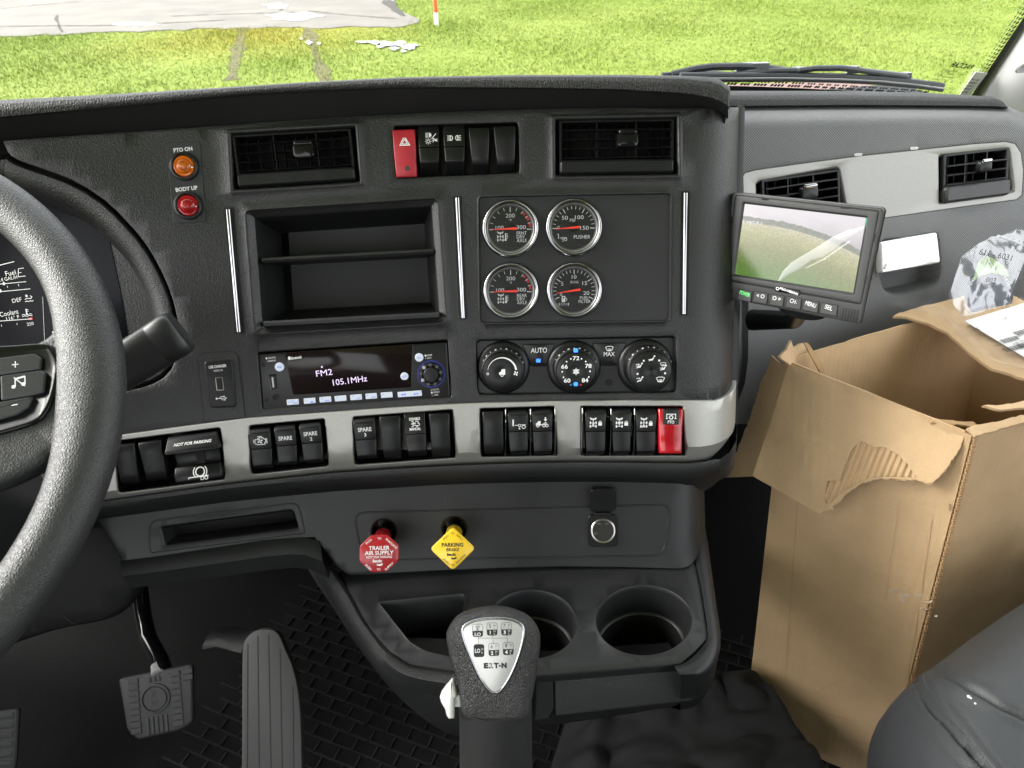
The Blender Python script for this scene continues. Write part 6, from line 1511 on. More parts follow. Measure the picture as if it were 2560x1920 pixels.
vent(PD, ((2349, 389), (2523, 371), (2537, 480), (2350, 507)), 'slatted air vent with chrome tab at the far end of the silver trim', 10, (.04, .36, .66), (-.36, .36), sil=True, chrome=True, mx=8, my=8, tw=.62)
pbk = sheet(PD, [(1830, 400), (2570, 340), (2580, 620), (1830, 640)], [], .05); pbk.v = [p - PD.n * .06 for p in pbk.v]; part('backing', pbk, VOID, pdh)
# chrome pull handle in its recess; its white reflection is put into the colour
Q = [PD.hit(*p, .010) for p in ((2203, 604), (2342, 580), (2351, 656), (2205, 682))]
nn = (Q[1] - Q[0]).cross(Q[3] - Q[0]).normalized(); nn = nn if nn.dot(EYE - Q[0]) > 0 else -nn
fr = Fr0(sum(Q, Vector()) / 4, Q[1] - Q[0], PN + Vector((0, 0, .25)), .00056)
hq = [frloc(fr, *p) for p in ((2203, 604), (2342, 580), (2351, 656), (2205, 682))]
PW('pull_handle', slab(rq(*hq, 7), [(2, -24), (0, -20), (0, -2), (2, .6), (4, 1)]), mat('handle_white_reflection', (.80, .80, .79), .16, metal=.25, coat=.4), pdh, fr)
# dark seam between centre stack and passenger side
part('seam', MB().add([PD.hit(*p, .002) for p in ((1858, 700), (1872, 700), (1870, 900), (1862, 960), (1835, 1030), (1828, 1010), (1850, 950), (1858, 880))], [tuple(range(8))]), VOID, pdh, smooth=False)

# A-pillar trim
pil = thing('pillar_trim', 'pale grey windshield pillar trim beside the passenger window', 'pillar trim', Matrix.Translation(WS.hit(2520, 180)))
pr1 = [(2440, 262), (2457, 234), (2560, 77), (2680, -105)]
part('trim_panel', fixn(loft([[WS.hit(*p, .006) for p in pr1], [WS.hit(p[0] + 6, p[1] + 2, .014) for p in pr1], [WS.hit(p[0] + 60, p[1] + 30, .05) for p in pr1], [WS.hit(p[0] + 170, p[1] + 90, .10) for p in pr1], [WS.hit(p[0] + 420, p[1] + 240, .16) for p in pr1]], False, False, closed=False)), PILLAR, pil, angle=70)
part('trim_hole', lathe([(.016, 0), (.014, .002), (.012, -.002), (.01, -.004)], 20, False, True).xf(Fr(WS, (2556, 165), (2576, 165), .075).M), GREYP, pil)

# wipers outside the glass
def wp(px, py, o=-.03): return WS.hit(px, py, o)
WMET = mat('wiper_paint', (.045, .050, .055), .35, var=(40, .1)); WRUB = mat('wiper_rubber', (.02, .021, .022), .5)
def bar(name, t, pts, rx, ry, m, o=-.03, n=8): return part(name, tube([wp(*p, o) for p in pts], [(rx, ry)] * len(pts), n), m, t, angle=30)
w1 = thing('wiper', 'dark wiper blade and linkage resting at the bottom of the windshield', 'wiper', Matrix.Translation(wp(2150, 190)))
bar('blade_spine', w1, [(1700, 190), (1830, 190), (1960, 189), (2100, 192), (2200, 197), (2290, 206), (2358, 216)], .0035, .006, WMET)
bar('blade_rubber', w1, [(1700, 199), (1830, 199), (1960, 198), (2100, 201), (2200, 206), (2290, 215), (2358, 224)], .002, .0045, WRUB)
bar('blade_rubber', w1, [(1700, 194), (1830, 194.5), (1960, 193.5), (2100, 196.5), (2200, 201.5), (2290, 210.5), (2358, 220)], .003, .0028, STEEL, -.028)
bar('main_bridge', w1, [(1980, 186), (1998, 176), (2040, 171), (2100, 170), (2132, 173), (2180, 180), (2262, 189), (2275, 196)], .004, .005, WMET, -.036)
bar('main_bridge', w1, [(1835, 187), (1870, 182), (1930, 177), (1990, 176)], .004, .005, WMET, -.036)
for p in ((1995, 177), (2130, 174), (2262, 190)): part('pivot_clip', box(*wp(*p, -.040), .020, .010, .012), mat('wiper_clip', (.18, .185, .19), .4), w1, smooth=False)
bar('arm', w1, [(1680, 186), (1740, 172), (1780, 167), (1850, 166), (1905, 168), (1960, 176)], .004, .006, WMET, -.045)
part('arm_head', box(*wp(1880, 168, -.047), .055, .012, .014), mat('wiper_clip', (.18, .185, .19), .4), w1, smooth=False)
w2 = thing('wiper', 'thin second wiper arm lying behind the first near the dashboard brow', 'wiper', Matrix.Translation(wp(1740, 186)))
bar('arm', w2, [(1655, 187), (1720, 183), (1790, 183), (1850, 188)], .0035, .004, WMET, -.052)
part('pivot_clip', box(*wp(1772, 184, -.055), .018, .008, .010), mat('wiper_clip', (.18, .185, .19), .4), w2, smooth=False)

# ================================================================== monitor
def rect3d(px, depth):
    A = np.array([list(ray(*p)) for p in px]).T * np.array([1, -1, 1, -1]); z = np.linalg.svd(A)[2][-1]; z = z / z.mean() * depth
    return [EYE + ray(*p) * float(k) for p, k in zip(px, z)]
MQ = ((1831, 481), (2210, 521), (2149, 810), (1793, 740))
Q = rect3d(MQ, .728); cen = sum(Q, Vector()) / 4; n = (Q[2] - Q[3]).cross(Q[0] - Q[3]).normalized()
fr = Fr0(cen, (Q[1] - Q[0]) + (Q[2] - Q[3]), n, .728 / FPX)
L = lambda *q: frloc(fr, *q)
g_ = lambda u, v: L(1760 + u / 2.765, 450 + v / 2.765)
mo = thing('monitor', 'small dark camera monitor showing a grassy field, mounted beside the dashboard', 'monitor', fr.M)
qo = [L(*p) for p in MQ]; so = [g_(275, 165), g_(1116, 262), g_(1026, 782), g_(206, 652)]
P_('back_shell', slab(rq(*qo, 9), [(26, -52), (16, -50), (3, -28), (0, -22), (-2, -20), (-2, -14)], True, False), MONI, mo, fr, angle=40)
ring_o = rq(*qo, 9, 6); sc_q = rq(*so, 1.5, 6)
mid_q = rq(*[(a[0] * .82 + b[0] * .18, a[1] * .82 + b[1] * .18) for a, b in zip(qo, so)], 8, 6)
mid_q = rq(g_(215, 105), g_(1210, 215), g_(1085, 860), g_(135, 690), 5, 6)
bz = loft([[(*q, z) for q in r] for r, z in ((rq(*qo, 9, 6), -16), (offset(rq(*qo, 9, 6), -1.5), -6), (rq(*qo, 9, 6), -1), (offset(rq(*qo, 9, 6), 3), 0), (offset(mid_q, -1.5), 0), (mid_q, -2), (offset(mid_q, 2), -1), (offset(mid_q, 4), -.5), (offset(sc_q, -5), -1.5), (sc_q, -7), (sc_q, -9))], False, False)
P_('bezel', bz, MONI, mo, fr, angle=40)
# picture on the screen: cloudy sky, far hedge line, curving field
m = bpy.data.materials.new('camera_picture'); m.use_nodes = True; nt = m.node_tree; nt.nodes.clear()
N_ = nt.nodes.new; lk = nt.links.new
out = N_('ShaderNodeOutputMaterial'); em = N_('ShaderNodeEmission'); gl0 = N_('ShaderNodeBsdfGlossy'); gl0.inputs['Roughness'].default_value = .08; ms = N_('ShaderNodeMixShader'); ms.inputs[0].default_value = .06
lk(em.outputs[0], ms.inputs[1]); lk(gl0.outputs[0], ms.inputs[2]); lk(ms.outputs[0], out.inputs[0])
tc = N_('ShaderNodeTexCoord'); sx = N_('ShaderNodeSeparateXYZ')
sw_, sh_ = math.dist(so[0], so[1]) * fr.s, math.dist(so[0], so[3]) * fr.s
scx, scy = sum(p[0] for p in so) / 4 * fr.s, sum(p[1] for p in so) / 4 * fr.s
mp = N_('ShaderNodeMapping'); mp.inputs['Location'].default_value = (-scx / sw_, -scy / sh_, 0); mp.inputs['Scale'].default_value = (1 / sw_, 1 / sh_, 1)
lk(tc.outputs['Object'], mp.inputs[0]); lk(mp.outputs[0], sx.inputs[0])
def mth(op, a, b=None, c=None):
    q = N_('ShaderNodeMath'); q.operation = op
    for i, v in enumerate((a, b, c)):
        if v is None: continue
        if isinstance(v, (int, float)): q.inputs[i].default_value = v
        else: lk(v, q.inputs[i])
    return q.outputs[0]
def nz(s, det=4, dist=0.):
    t = N_('ShaderNodeTexNoise'); t.inputs['Scale'].default_value = s; t.inputs['Detail'].default_value = det; lk(mp.outputs[0], t.inputs['Vector']); return t.outputs['Fac']
def ramp(f, *els):
    r = N_('ShaderNodeValToRGB'); e = r.color_ramp.elements
    while len(e) < len(els): e.new(.5)
    for k, (p, c) in enumerate(els): e[k].position = p; e[k].color = (*c, 1)
    lk(f, r.inputs[0]); return r.outputs[0]
def mixc(f, a, b, bt='MIX'):
    q = N_('ShaderNodeMix'); q.data_type = 'RGBA'; q.blend_type = bt
    if isinstance(f, (int, float)): q.inputs[0].default_value = f
    else: lk(f, q.inputs[0])
    for i, v in ((6, a), (7, b)):
        if isinstance(v, tuple): q.inputs[i].default_value = (*v, 1)
        else: lk(v, q.inputs[i])
    return q.outputs[2]
X, Y = sx.outputs['X'], sx.outputs['Y']
hz = mth('SUBTRACT', mth('SUBTRACT', .25, mth('MULTIPLY', mth('POWER', mth('MAXIMUM', mth('ADD', X, .32), 0), 2.), .36)), mth('MULTIPLY', nz(14), .01))     # field edge
below = mth('SUBTRACT', hz, Y)
skyc = ramp(mth('ADD', mth('MULTIPLY', Y, 1.2), mth('MULTIPLY', nz(5), .5)), (.35, (.60, .56, .58)), (.75, (.88, .82, .86)))
tree = ramp(nz(30), (.3, (.16, .18, .14)), (.7, (.30, .32, .25)))
col = mixc(mth('GREATER_THAN', mth('ADD', below, mth('ADD', .05, mth('MULTIPLY', nz(26, 2), .055))), 0.), skyc, tree)
field = ramp(mth('ADD', mth('MULTIPLY', below, 1.25), mth('MULTIPLY', mth('SUBTRACT', nz(9), .5), .18)), (0., (.66, .62, .44)), (.16, (.50, .50, .24)), (.40, (.30, .32, .11)), (.75, (.18, .30, .065)), (1., (.14, .33, .07)))
rough_ = ramp(nz(70, 6), (.30, (.55, .58, .5)), (.52, (1., 1., .9)), (.74, (1.9, 1.8, 1.5)))
field = mixc(.75, field, rough_, 'MULTIPLY')
col = mixc(mth('GREATER_THAN', below, 0.), col, field)
col = mixc(mth('MULTIPLY', mth('GREATER_THAN', nz(45, 3), .52), mth('MULTIPLY', mth('LESS_THAN', mth('ABSOLUTE', mth('ADD', below, .012)), .018), mth('LESS_THAN', X, -.33))), col, (.8, .78, .8))
lk(col, em.inputs[0]); em.inputs[1].default_value = .058
screen = P_('screen', slab(so, [(0, -10), (0, -7.4)]), m, mo, fr, smooth=False)
# loose protective film on the screen, with its green pull tab
FILM = film('screen_film', (1, 1, 1), .9, .25, .10)
ff = [g_(*p) for p in ((505, 700), (560, 620), (640, 560), (740, 500), (830, 430), (920, 370), (1010, 335), (1100, 310), (1112, 262), (960, 250), (930, 300), (1108, 300))]
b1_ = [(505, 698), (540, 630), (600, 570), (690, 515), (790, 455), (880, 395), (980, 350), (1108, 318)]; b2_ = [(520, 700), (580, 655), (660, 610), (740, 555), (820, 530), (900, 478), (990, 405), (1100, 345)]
MILK = mat('film_sheen', (.62, .62, .64), .3, alpha=.36)  # sheen on the folded film put into a pale half-clear colour
PWZ = lambda pts, z: [(*g_(*p), z) for p in pts]
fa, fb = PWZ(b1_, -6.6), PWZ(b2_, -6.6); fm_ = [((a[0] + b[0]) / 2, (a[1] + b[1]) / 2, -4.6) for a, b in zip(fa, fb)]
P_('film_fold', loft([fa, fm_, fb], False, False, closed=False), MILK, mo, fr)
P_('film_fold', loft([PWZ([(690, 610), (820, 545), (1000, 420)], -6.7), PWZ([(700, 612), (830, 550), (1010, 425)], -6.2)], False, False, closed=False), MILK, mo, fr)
P_('pull_tab', slab([g_(*p) for p in ((1117, 262), (1173, 268), (1172, 335), (1114, 322))], [(0, -3), (0, -2)]), mat('green_tab', (.01, .16, .10), .4), mo, fr, smooth=False)
P_('logo_badge', slab(rq(g_(493, 733), g_(668, 762), g_(660, 800), g_(490, 768), 4), [(0, -1), (0, 1.2), (1, 1.8)]), GLOSS, mo, fr)
pr = Print(2.0); pr.text('PRO-VISION', *g_(588, 768), 6, 47, rot=-9, bold=.03).ring(*g_(510, 750), 3.6, 1.6); pr.build('logo_lettering', WHITE, mo, fr)
BT = [((240, 760), (330, 775), 'POWER'), ((345, 775), (440, 790), '◁ ☼'), ((460, 793), (552, 808), '☼ ▷'), ((570, 812), (672, 828), 'CH-'), ((688, 832), (792, 850), 'MENU'), ((808, 853), (922, 872), 'SEL')]
for (a, b, s_) in BT:
    q = [g_(a[0] + 6, a[1] - 4), g_(b[0] + 4, b[1] - 4), g_(b[0] - 6, b[1] + 68), g_(a[0] - 6, a[1] + 66)]
    P_('button_gap', slab(q, [(-1.4, -.5), (-1.4, .5)]), VOID, mo, fr)
    b_ = P_('button', slab(rq(*q, 2), [(0, 0), (0, 1.6), (1, 2.4)]), mat('monitor_button', (.030, .030, .031), .45), mo, fr)
    pr = Print(2.7); c = g_((a[0] + b[0]) / 2, (a[1] + b[1]) / 2 + 18)
    if s_[0] in '◁☼':
        k = 1 if s_[0] == '☼' else -1; x, y = c
        pr.ring(x - 6 * k, y, 4, 1.1); pr.stroke([(x + 5 * k, y + 3), (x + 5 * k, y - 3), (x + 10 * k, y)], 1, True)
        for q_ in range(8): aa = R_(45 * q_); pr.stroke([(x - 6 * k + 4.6 * math.cos(aa), y + 4.6 * math.sin(aa)), (x - 6 * k + 5.8 * math.cos(aa), y + 5.8 * math.sin(aa))], .9)
    else: pr.text(s_, *c, 10.5, {'POWER': 29, 'CH-': 18, 'MENU': 26, 'SEL': 18}[s_], rot=-8.5, bold=.02 if s_ == 'POWER' else 0.)
    pr.build('button_lettering', GREENLED if s_ == 'POWER' else WHITE, b_, fr)
pr = Print(.3)
for i in range(6):
    for j in range(6): pr.disc(*g_(965 + i * 20 - j * 2.5, 890 + j * 15 + i * 3.2), 2.1, 8)
pr.build('speaker_dot_pattern', VOID, mo, fr); mo.children[-1]['kind'] = 'stuff'
P_('sensor_window', slab(rr(12, 17, 1, 2, *g_(181, 773)), [(0, 0), (0, .8)]), mat('sensor_brown', (.02, .008, .006), .1), mo, fr)
for u, v, w, h in ((420, 133, 17, 4), (970, 191, 17, 4), (188, 272, 4, 16), (148, 530, 4, 16), (1178, 400, 4, 18), (1118, 685, 4, 18)): P_('latch_slot', slab(rr(w, h, 1, 2, *g_(u, v)), [(0, -1.4), (0, .6)]), VOID, mo, fr)
# mounting foot and arm behind
part('mount_arm', tube([fr.M @ (Vector((*g_(640, 880), -40)) * fr.s), AT(1985, 800, .88), AT(1880, 800, .93)], [.012, .011, .014], 14), BLACK, mo)
P_('mount_foot', loft([[(*q, z) for q in r] for r, z in ((circ(*g_(660, 905), 62, 24, 24), -60), (circ(*g_(660, 905), 62, 24, 24), -20), (circ(*g_(660, 905), 54, 18, 24), -16))], True, True), BLACK, mo, fr)
P_('side_screw', lathe([(7, 0), (6, 4), (.01, 5)], 16, False, False).xf(Matrix.Translation((*g_(1230, 600), -22)) @ Matrix.Rotation(R_(90), 4, 'Y')), STEEL, mo, fr)
# ================================================================== cardboard box, bags, seat, cloth
def card_mat(name, col, fine=1.):
    m = bpy.data.materials.new(name); m.use_nodes = True; nt = m.node_tree; b = nt.nodes['Principled BSDF']; g = nt.nodes.new('ShaderNodeNewGeometry')
    def n(s, d): t = nt.nodes.new('ShaderNodeTexNoise'); t.inputs['Scale'].default_value = s; t.inputs['Detail'].default_value = d; nt.links.new(g.outputs['Position'], t.inputs['Vector']); return t.outputs['Fac']
    r = nt.nodes.new('ShaderNodeValToRGB'); e = r.color_ramp.elements; e[0].position, e[1].position = .25, .75
    e[0].color = (*[c * .86 for c in col], 1); e[1].color = (*[min(1, c * 1.12) for c in col], 1); nt.links.new(n(9, 6), r.inputs[0])
    r2 = nt.nodes.new('ShaderNodeValToRGB'); e = r2.color_ramp.elements; e[0].position, e[1].position = .3, .7; e[0].color = (.88, .87, .86, 1); e[1].color = (1.06, 1.06, 1.07, 1); nt.links.new(n(1500, 2), r2.inputs[0])
    # dark scuffs with their own shapes
    r3 = nt.nodes.new('ShaderNodeValToRGB'); e = r3.color_ramp.elements; e[0].position, e[1].position = .22, .33; e[0].color = (.62, .6, .6, 1); e[1].color = (1, 1, 1, 1); nt.links.new(n(5.5, 7), r3.inputs[0])
    a = nt.nodes.new('ShaderNodeMix'); a.data_type = 'RGBA'; a.blend_type = 'MULTIPLY'; a.inputs[0].default_value = 1; nt.links.new(r.outputs[0], a.inputs[6]); nt.links.new(r2.outputs[0], a.inputs[7])
    c = nt.nodes.new('ShaderNodeMix'); c.data_type = 'RGBA'; c.blend_type = 'MULTIPLY'; c.inputs[0].default_value = .6; nt.links.new(a.outputs[2], c.inputs[6]); nt.links.new(r3.outputs[0], c.inputs[7])
    nt.links.new(c.outputs[2], b.inputs['Base Color']); b.inputs['Roughness'].default_value = .72; b.inputs['Specular IOR Level'].default_value = .3
    # faint washboard of the fluting under the liner, and fibre grain
    wv = nt.nodes.new('ShaderNodeTexWave'); wv.bands_direction = 'X'; wv.inputs['Scale'].default_value = 38; wv.inputs['Distortion'].default_value = 1.2; wv.inputs['Detail'].default_value = 1; nt.links.new(g.outputs['Position'], wv.inputs['Vector'])
    b0 = nt.nodes.new('ShaderNodeBump'); b0.inputs['Strength'].default_value = .16; b0.inputs['Distance'].default_value = .0008; nt.links.new(wv.outputs['Fac'], b0.inputs['Height'])
    bn = nt.nodes.new('ShaderNodeBump'); bn.inputs['Strength'].default_value = .35; bn.inputs['Distance'].default_value = .0007; nt.links.new(n(700, 3), bn.inputs['Height']); nt.links.new(b0.outputs[0], bn.inputs['Normal'])
    b1 = nt.nodes.new('ShaderNodeBump'); b1.inputs['Strength'].default_value = .5; b1.inputs['Distance'].default_value = .012; nt.links.new(n(11, 3), b1.inputs['Height']); nt.links.new(b1.outputs[0], b0.inputs['Normal'])
    nt.links.new(bn.outputs[0], b.inputs['Normal'])
    return m
CARD = card_mat('cardboard', (.50, .345, .195)); CARDIN = card_mat('cardboard_inside', (.54, .375, .215)); CEDGE = card_mat('cardboard_edge', (.42, .265, .135))
from mathutils import noise as mnoise
BZ = .585
def onz(px, py, z): return Plane(Vector((0, 0, z)), Vector((0, 0, 1))).hit(px, py)
bl_, bf_, bb_ = onz(1968, 898, BZ), onz(2432, 1086, BZ), onz(2478, 742, BZ)
br_ = bf_ + (bb_ - bl_)
lf, ff_ = onz(1884, 1650, .13), onz(2282, 1665, .24)
dl = (lf - bl_) / (bl_.z - lf.z); df = (ff_ - bf_) / (bf_.z - ff_.z); dn = (dl + df) / 2
lowz = lambda p, d: p + d * (BZ - .012)
bx = thing('cardboard_box', 'open torn brown cardboard box standing in front of the passenger seat', 'cardboard box', Matrix.Translation(lowz((bl_ + bf_) / 2, dn)))
def board(A, B, C, D, th, nu, nv, wav=.0025, seed=0, edgej=0., crease=()):
    """panel A-B (top) C-D (bottom, C under B), real thickness, gently bowed"""
    n = (B - A).cross(D - A).normalized(); front = []; back = []
    for j in range(nv + 1):
        v = j / nv; fr_, bk_ = [], []
        for i in range(nu + 1):
            u = i / nu; p = A.lerp(B, u).lerp(D.lerp(C, u), v)
            e = math.sin(math.pi * u) * .7 + .3
            w = wav * e * (mnoise.noise(Vector((u * 2.2 + seed, v * 2.2, seed * .7))) + .4 * mnoise.noise(Vector((u * 7 + seed, v * 5, seed))))
            for (ua, va, ub, vb_, dep, wd) in crease:
                px_, py_ = u - ua, v - va; dx, dy = ub - ua, vb_ - va; q = abs(px_ * dy - py_ * dx) / math.hypot(dx, dy); w -= dep * math.exp(-(q / wd) ** 2)
            if j == 0 and edgej: p = p + (A - D).normalized() * edgej * mnoise.noise(Vector((u * 30, seed, 0)))
            fr_.append(p + n * w); bk_.append(p + n * (w - th))
        front.append(fr_); back.append(bk_)
    mb = MB(); W_ = nu + 1
    for r in front: mb.v += r
    o2 = len(mb.v)
    for r in back: mb.v += r
    for j in range(nv):
        for i in range(nu):
            a = j * W_ + i; mb.f.append((a, a + W_, a + W_ + 1, a + 1)); mb.f.append((o2 + a, o2 + a + 1, o2 + a + W_ + 1, o2 + a + W_))
    for i in range(nu): mb.f.append((i, i + 1, o2 + i + 1, o2 + i)); b_ = nv * W_ + i; mb.f.append((b_, o2 + b_, o2 + b_ + 1, b_ + 1))
    for j in range(nv): a = j * W_; mb.f.append((a, o2 + a, o2 + a + W_, a + W_)); a += nu; mb.f.append((a, a + W_, o2 + a + W_, o2 + a))
    return fixn(mb)
part('front_panel', board(bl_, bf_, lowz(bf_, df), lowz(bl_, dl), .004, 28, 40, .004, 1, crease=((.12, 0, .12, 1, .0015, .006), (.78, .45, .72, 1, .0012, .006), (.2, .86, .5, .93, .002, .012))), CARD, bx, angle=50)
part('side_panel', board(bf_, br_, lowz(br_, dn), lowz(bf_, df), .004, 22, 34, .006, 2, crease=((0, .4, .6, .52, .002, .012),)), CARD, bx, angle=50)
part('back_panel', board(bl_, bb_, lowz(bb_, dn), lowz(bl_, dl), .004, 28, 20, .006, 3, crease=((.25, 0, .30, 1, .002, .007), (.38, 0, .42, 1, .002, .007), (.72, 0, .74, 1, .002, .009))), CARDIN, bx, angle=50)
part('back_panel', board(bb_, br_, lowz(br_, dn), lowz(bb_, dn), .004, 16, 20, .005, 4), CARDIN, bx, angle=50)
# scuffs, tape glue and grease marks lying on the front panel
fbv = None
def scuff(name, pts, m, lift=.0012):
    nrm_ = (bf_ - bl_).cross(lowz(bl_, dl) - bl_).normalized(); nrm_ = nrm_ if nrm_.dot(EYE - bl_) > 0 else -nrm_
    P0 = Plane(bl_, nrm_); from mathutils.bvhtree import BVHTree as B_
    out = []
    for p in pts:
        d_ = ray(*p).normalized(); h_ = FBV.ray_cast(EYE, d_)[0]; out.append((h_ if h_ else P0.hit(*p)) - d_ * lift)
    c_ = sum(out, Vector()) / len(out)
    part(name, MB().add(out + [c_], [(i, (i + 1) % len(out), len(out)) for i in range(len(out))]), m, bx, smooth=False)
from mathutils.bvhtree import BVHTree as _BV
_fp = [o_ for o_ in bx.children if o_.name.startswith('front_panel')][0]
FBV = _BV.FromPolygons([tuple(WM[bx] @ v_.co) for v_ in _fp.data.vertices], [tuple(q_.vertices) for q_ in _fp.data.polygons])
GLUE = mat('glue_smear', (.80, .69, .56), .35, alpha=.45, var=(60, .2)); GREASE = mat('grease_mark', (.16, .12, .085), .6, alpha=.42, var=(40, .3))
rs = random.Random(21)
for cx_, cy_, rx_, ry_ in ((2235, 1478, 16, 5), (2262, 1488, 20, 6), (2295, 1489, 14, 4), (2318, 1505, 14, 5), (2258, 1500, 10, 6), (2310, 1522, 12, 5), (2340, 1540, 6, 3)):
    scuff('glue_stain', [(cx_ + rx_ * rs.uniform(.5, 1.1) * math.cos(a_), cy_ + ry_ * rs.uniform(.5, 1.2) * math.sin(a_)) for a_ in [2 * math.pi * k_ / 11 for k_ in range(11)]], GLUE)
scuff('grease_stain', [(2372, 1258), (2380, 1262), (2379, 1278), (2372, 1276)], GREASE)
CREASE = mat('crease_line', (.43, .275, .14), .8)  # creases drawn as thin darker strips
for a_, b_, w_ in (((1995, 1240), (1962, 1700), 1.0), ((2250, 1250), (2212, 1500), .8), ((2330, 1300), (2262, 1750), .9), ((1990, 1760), (2120, 1800), 1.2), ((2030, 1735), (2105, 1700), .9), ((2105, 1850), (2240, 1870), 1.0)):
    d0 = Vector(b_) - Vector(a_); nn_ = Vector((-d0.y, d0.x)).normalized() * w_
    L0 = [tuple(Vector(a_).lerp(Vector(b_), k_ / 8) + nn_ * rs.uniform(.6, 1.2) + Vector((rs.uniform(-1.2, 1.2), 0))) for k_ in range(9)]; R0 = [(q_[0] - 2 * nn_.x, q_[1] - 2 * nn_.y) for q_ in L0]
    scuff('crease_mark', L0 + R0[::-1], CREASE, .0009) if 0 else None
    up_ = []; dn_ = []
    for q_ in L0 + R0[::-1]:
        dd = ray(*q_).normalized(); hh2 = FBV.ray_cast(EYE, dd)[0]; up_.append((hh2 if hh2 else AT(*q_, .9)) - dd * .0009)
    part('crease_mark', MB().add(up_, [(k_, k_ + 1, 16 - k_, 17 - k_) for k_ in range(8)]), CREASE, bx, smooth=False)
# cut corrugated edge along the near corner
cp_ = [bf_.lerp(lowz(bf_, df), t) for t in np.linspace(0, 1, 150)]; n1 = (bf_ - bl_).normalized()
ce = MB()
for i, p in enumerate(cp_[:-1]): ce.join(box(p.x + .001, p.y - .003, p.z, .0028 + .0012 * (i % 2), .005, .0026))
part('corner_corrugation', ce, CEDGE, bx, smooth=False, kind='stuff')
# front flap folded outwards and down
hA, hB = onz(1973, 908, BZ + .002), onz(2414, 1076, BZ + .002); h = (hB - hA).normalized()
d = ray(1882, 1190); tq = (hA - EYE).dot(h) / d.dot(h); Qp = EYE + d * (tq - .03)
fn = h.cross(Qp - hA).normalized(); fn = fn if fn.dot(EYE - hA) > 0 else -fn
FP = Plane(hA, fn, h)
H_ = lambda u, v: (1760 + u / 2.765, 1000 + v / 2.765)
def jag(pts, step, amp, sd):
    rnd = random.Random(sd); return [(p[0] + rnd.uniform(-amp, amp), p[1] + rnd.uniform(-amp, amp)) for p in dens(pts, step, False)]
torn = jag([H_(1800, 225), H_(1790, 290), H_(1740, 380), H_(1680, 460), H_(1640, 520), H_(1585, 568), H_(1520, 568), H_(1465, 550), H_(1400, 555), H_(1330, 545), H_(1230, 545), H_(1100, 565), H_(1020, 620), H_(960, 670), H_(900, 730), H_(800, 785)], 6, 2.6, 3)
flap = [(1973, 908), (2100, 955), (2200, 993), (2300, 1031), (2414, 1076)] + torn + [(2032, 1276), (1960, 1235), (1882, 1190), (1925, 1060)]
tear = jag([H_(955, 500), H_(985, 430), H_(1030, 330), H_(1090, 285), H_(1180, 325), H_(1260, 330), H_(1340, 380), H_(1410, 440), H_(1440, 500), H_(1478, 525)], 6, 1.6, 5) + jag([H_(1440, 535), H_(1330, 530), H_(1230, 530), H_(1130, 545), H_(1040, 585), H_(960, 640), H_(905, 690), H_(850, 735)], 7, 1.5, 6) + jag([H_(838, 690), H_(835, 640), H_(862, 558), H_(945, 552)], 6, 1.3, 8)
def bowfn(mb, amp=.004, sd=0.):
    for i, p in enumerate(mb.v):
        q = p - FP.O; u, v = q.dot(FP.x), q.dot(FP.y); mb.v[i] = p + FP.n * (amp * mnoise.noise(Vector((u * 14 + sd, v * 14, 0))) + .5 * amp * mnoise.noise(Vector((u * 60, v * 8, 3))))
    return mb
outer = sheet(FP, flap, [(tear, [(-.0002, -.0007), (.0002, -.0010)])], .008, edge=[(.0, -.0008)])
part('flap', bowfn(outer), CARD, bx, angle=50)
rj = random.Random(31); flap2 = [(1974, 909), (2100, 956), (2200, 994), (2300, 1032), (2412, 1077)] + [(p[0] + rj.uniform(-2, 4), p[1] + rj.uniform(-1, 6)) for p in torn] + [(2033, 1275), (1961, 1234), (1883, 1189), (1926, 1060)]
inner = sheet(FP, flap2, [], .008); inner.v = [p - FP.n * .0036 for p in inner.v]
part('flap_liner', bowfn(inner), CARDIN, bx, angle=50)
# exposed corrugation in the tear
tu = [FP.uv(*p) for p in tear]; corr = MB()
a0, a1 = Vector(FP.uv(*H_(940, 640))), Vector(FP.uv(*H_(1080, 290))); cd = (a1 - a0).normalized(); cn = Vector((cd.y, -cd.x))
cu = [(Vector(q).dot(cn), Vector(q).dot(cd)) for q in tu]; umin, umax = min(c[0] for c in cu), max(c[0] for c in cu); vmin, vmax = min(c[1] for c in cu), max(c[1] for c in cu)
NU, NV = 110, 40; pit = .0068
gridp = {}
for i in range(NU + 1):
    for j in range(NV + 1):
        uu, vv = umin + (umax - umin) * i / NU, vmin + (vmax - vmin) * j / NV; q = cn * uu + cd * vv
        gridp[i, j] = len(corr.v); corr.v.append(FP.P(q.x, q.y, -.0018 + .0016 * math.sin(2 * math.pi * uu / pit)))
for i in range(NU):
    for j in range(NV):
        q = cn * (umin + (umax - umin) * (i + .5) / NU) + cd * (vmin + (vmax - vmin) * (j + .5) / NV)
        if inside(tuple(q), tu): corr.f.append((gridp[i, j], gridp[i + 1, j], gridp[i + 1, j + 1], gridp[i, j + 1]))
part('corrugation', bowfn(fixn(corr)), CARDIN, bx, angle=60)
# narrow return of the flap on the dashboard side
C3 = AT(1812, 1193, (Qp - EYE).dot(FW) + .045)
fn2 = (Qp - hA).cross(C3 - hA).normalized(); fn2 = fn2 if fn2.dot(EYE - hA) > 0 else -fn2
RP = Plane(hA, fn2, h)
ret = [(1972, 911), (1880, 1190), (1846, 1192), (1812, 1193)] + jag([(1815, 1188), (1832, 1150), (1860, 1080), (1890, 1000), (1900, 958), (1918, 925), (1930, 888), (1938, 898), (1952, 910)], 8, 2.0, 4)
part('flap_return', sheet(RP, ret, [], .012, edge=[(.0004, -.002), (.0002, -.0038)]), CARD, bx, angle=50)
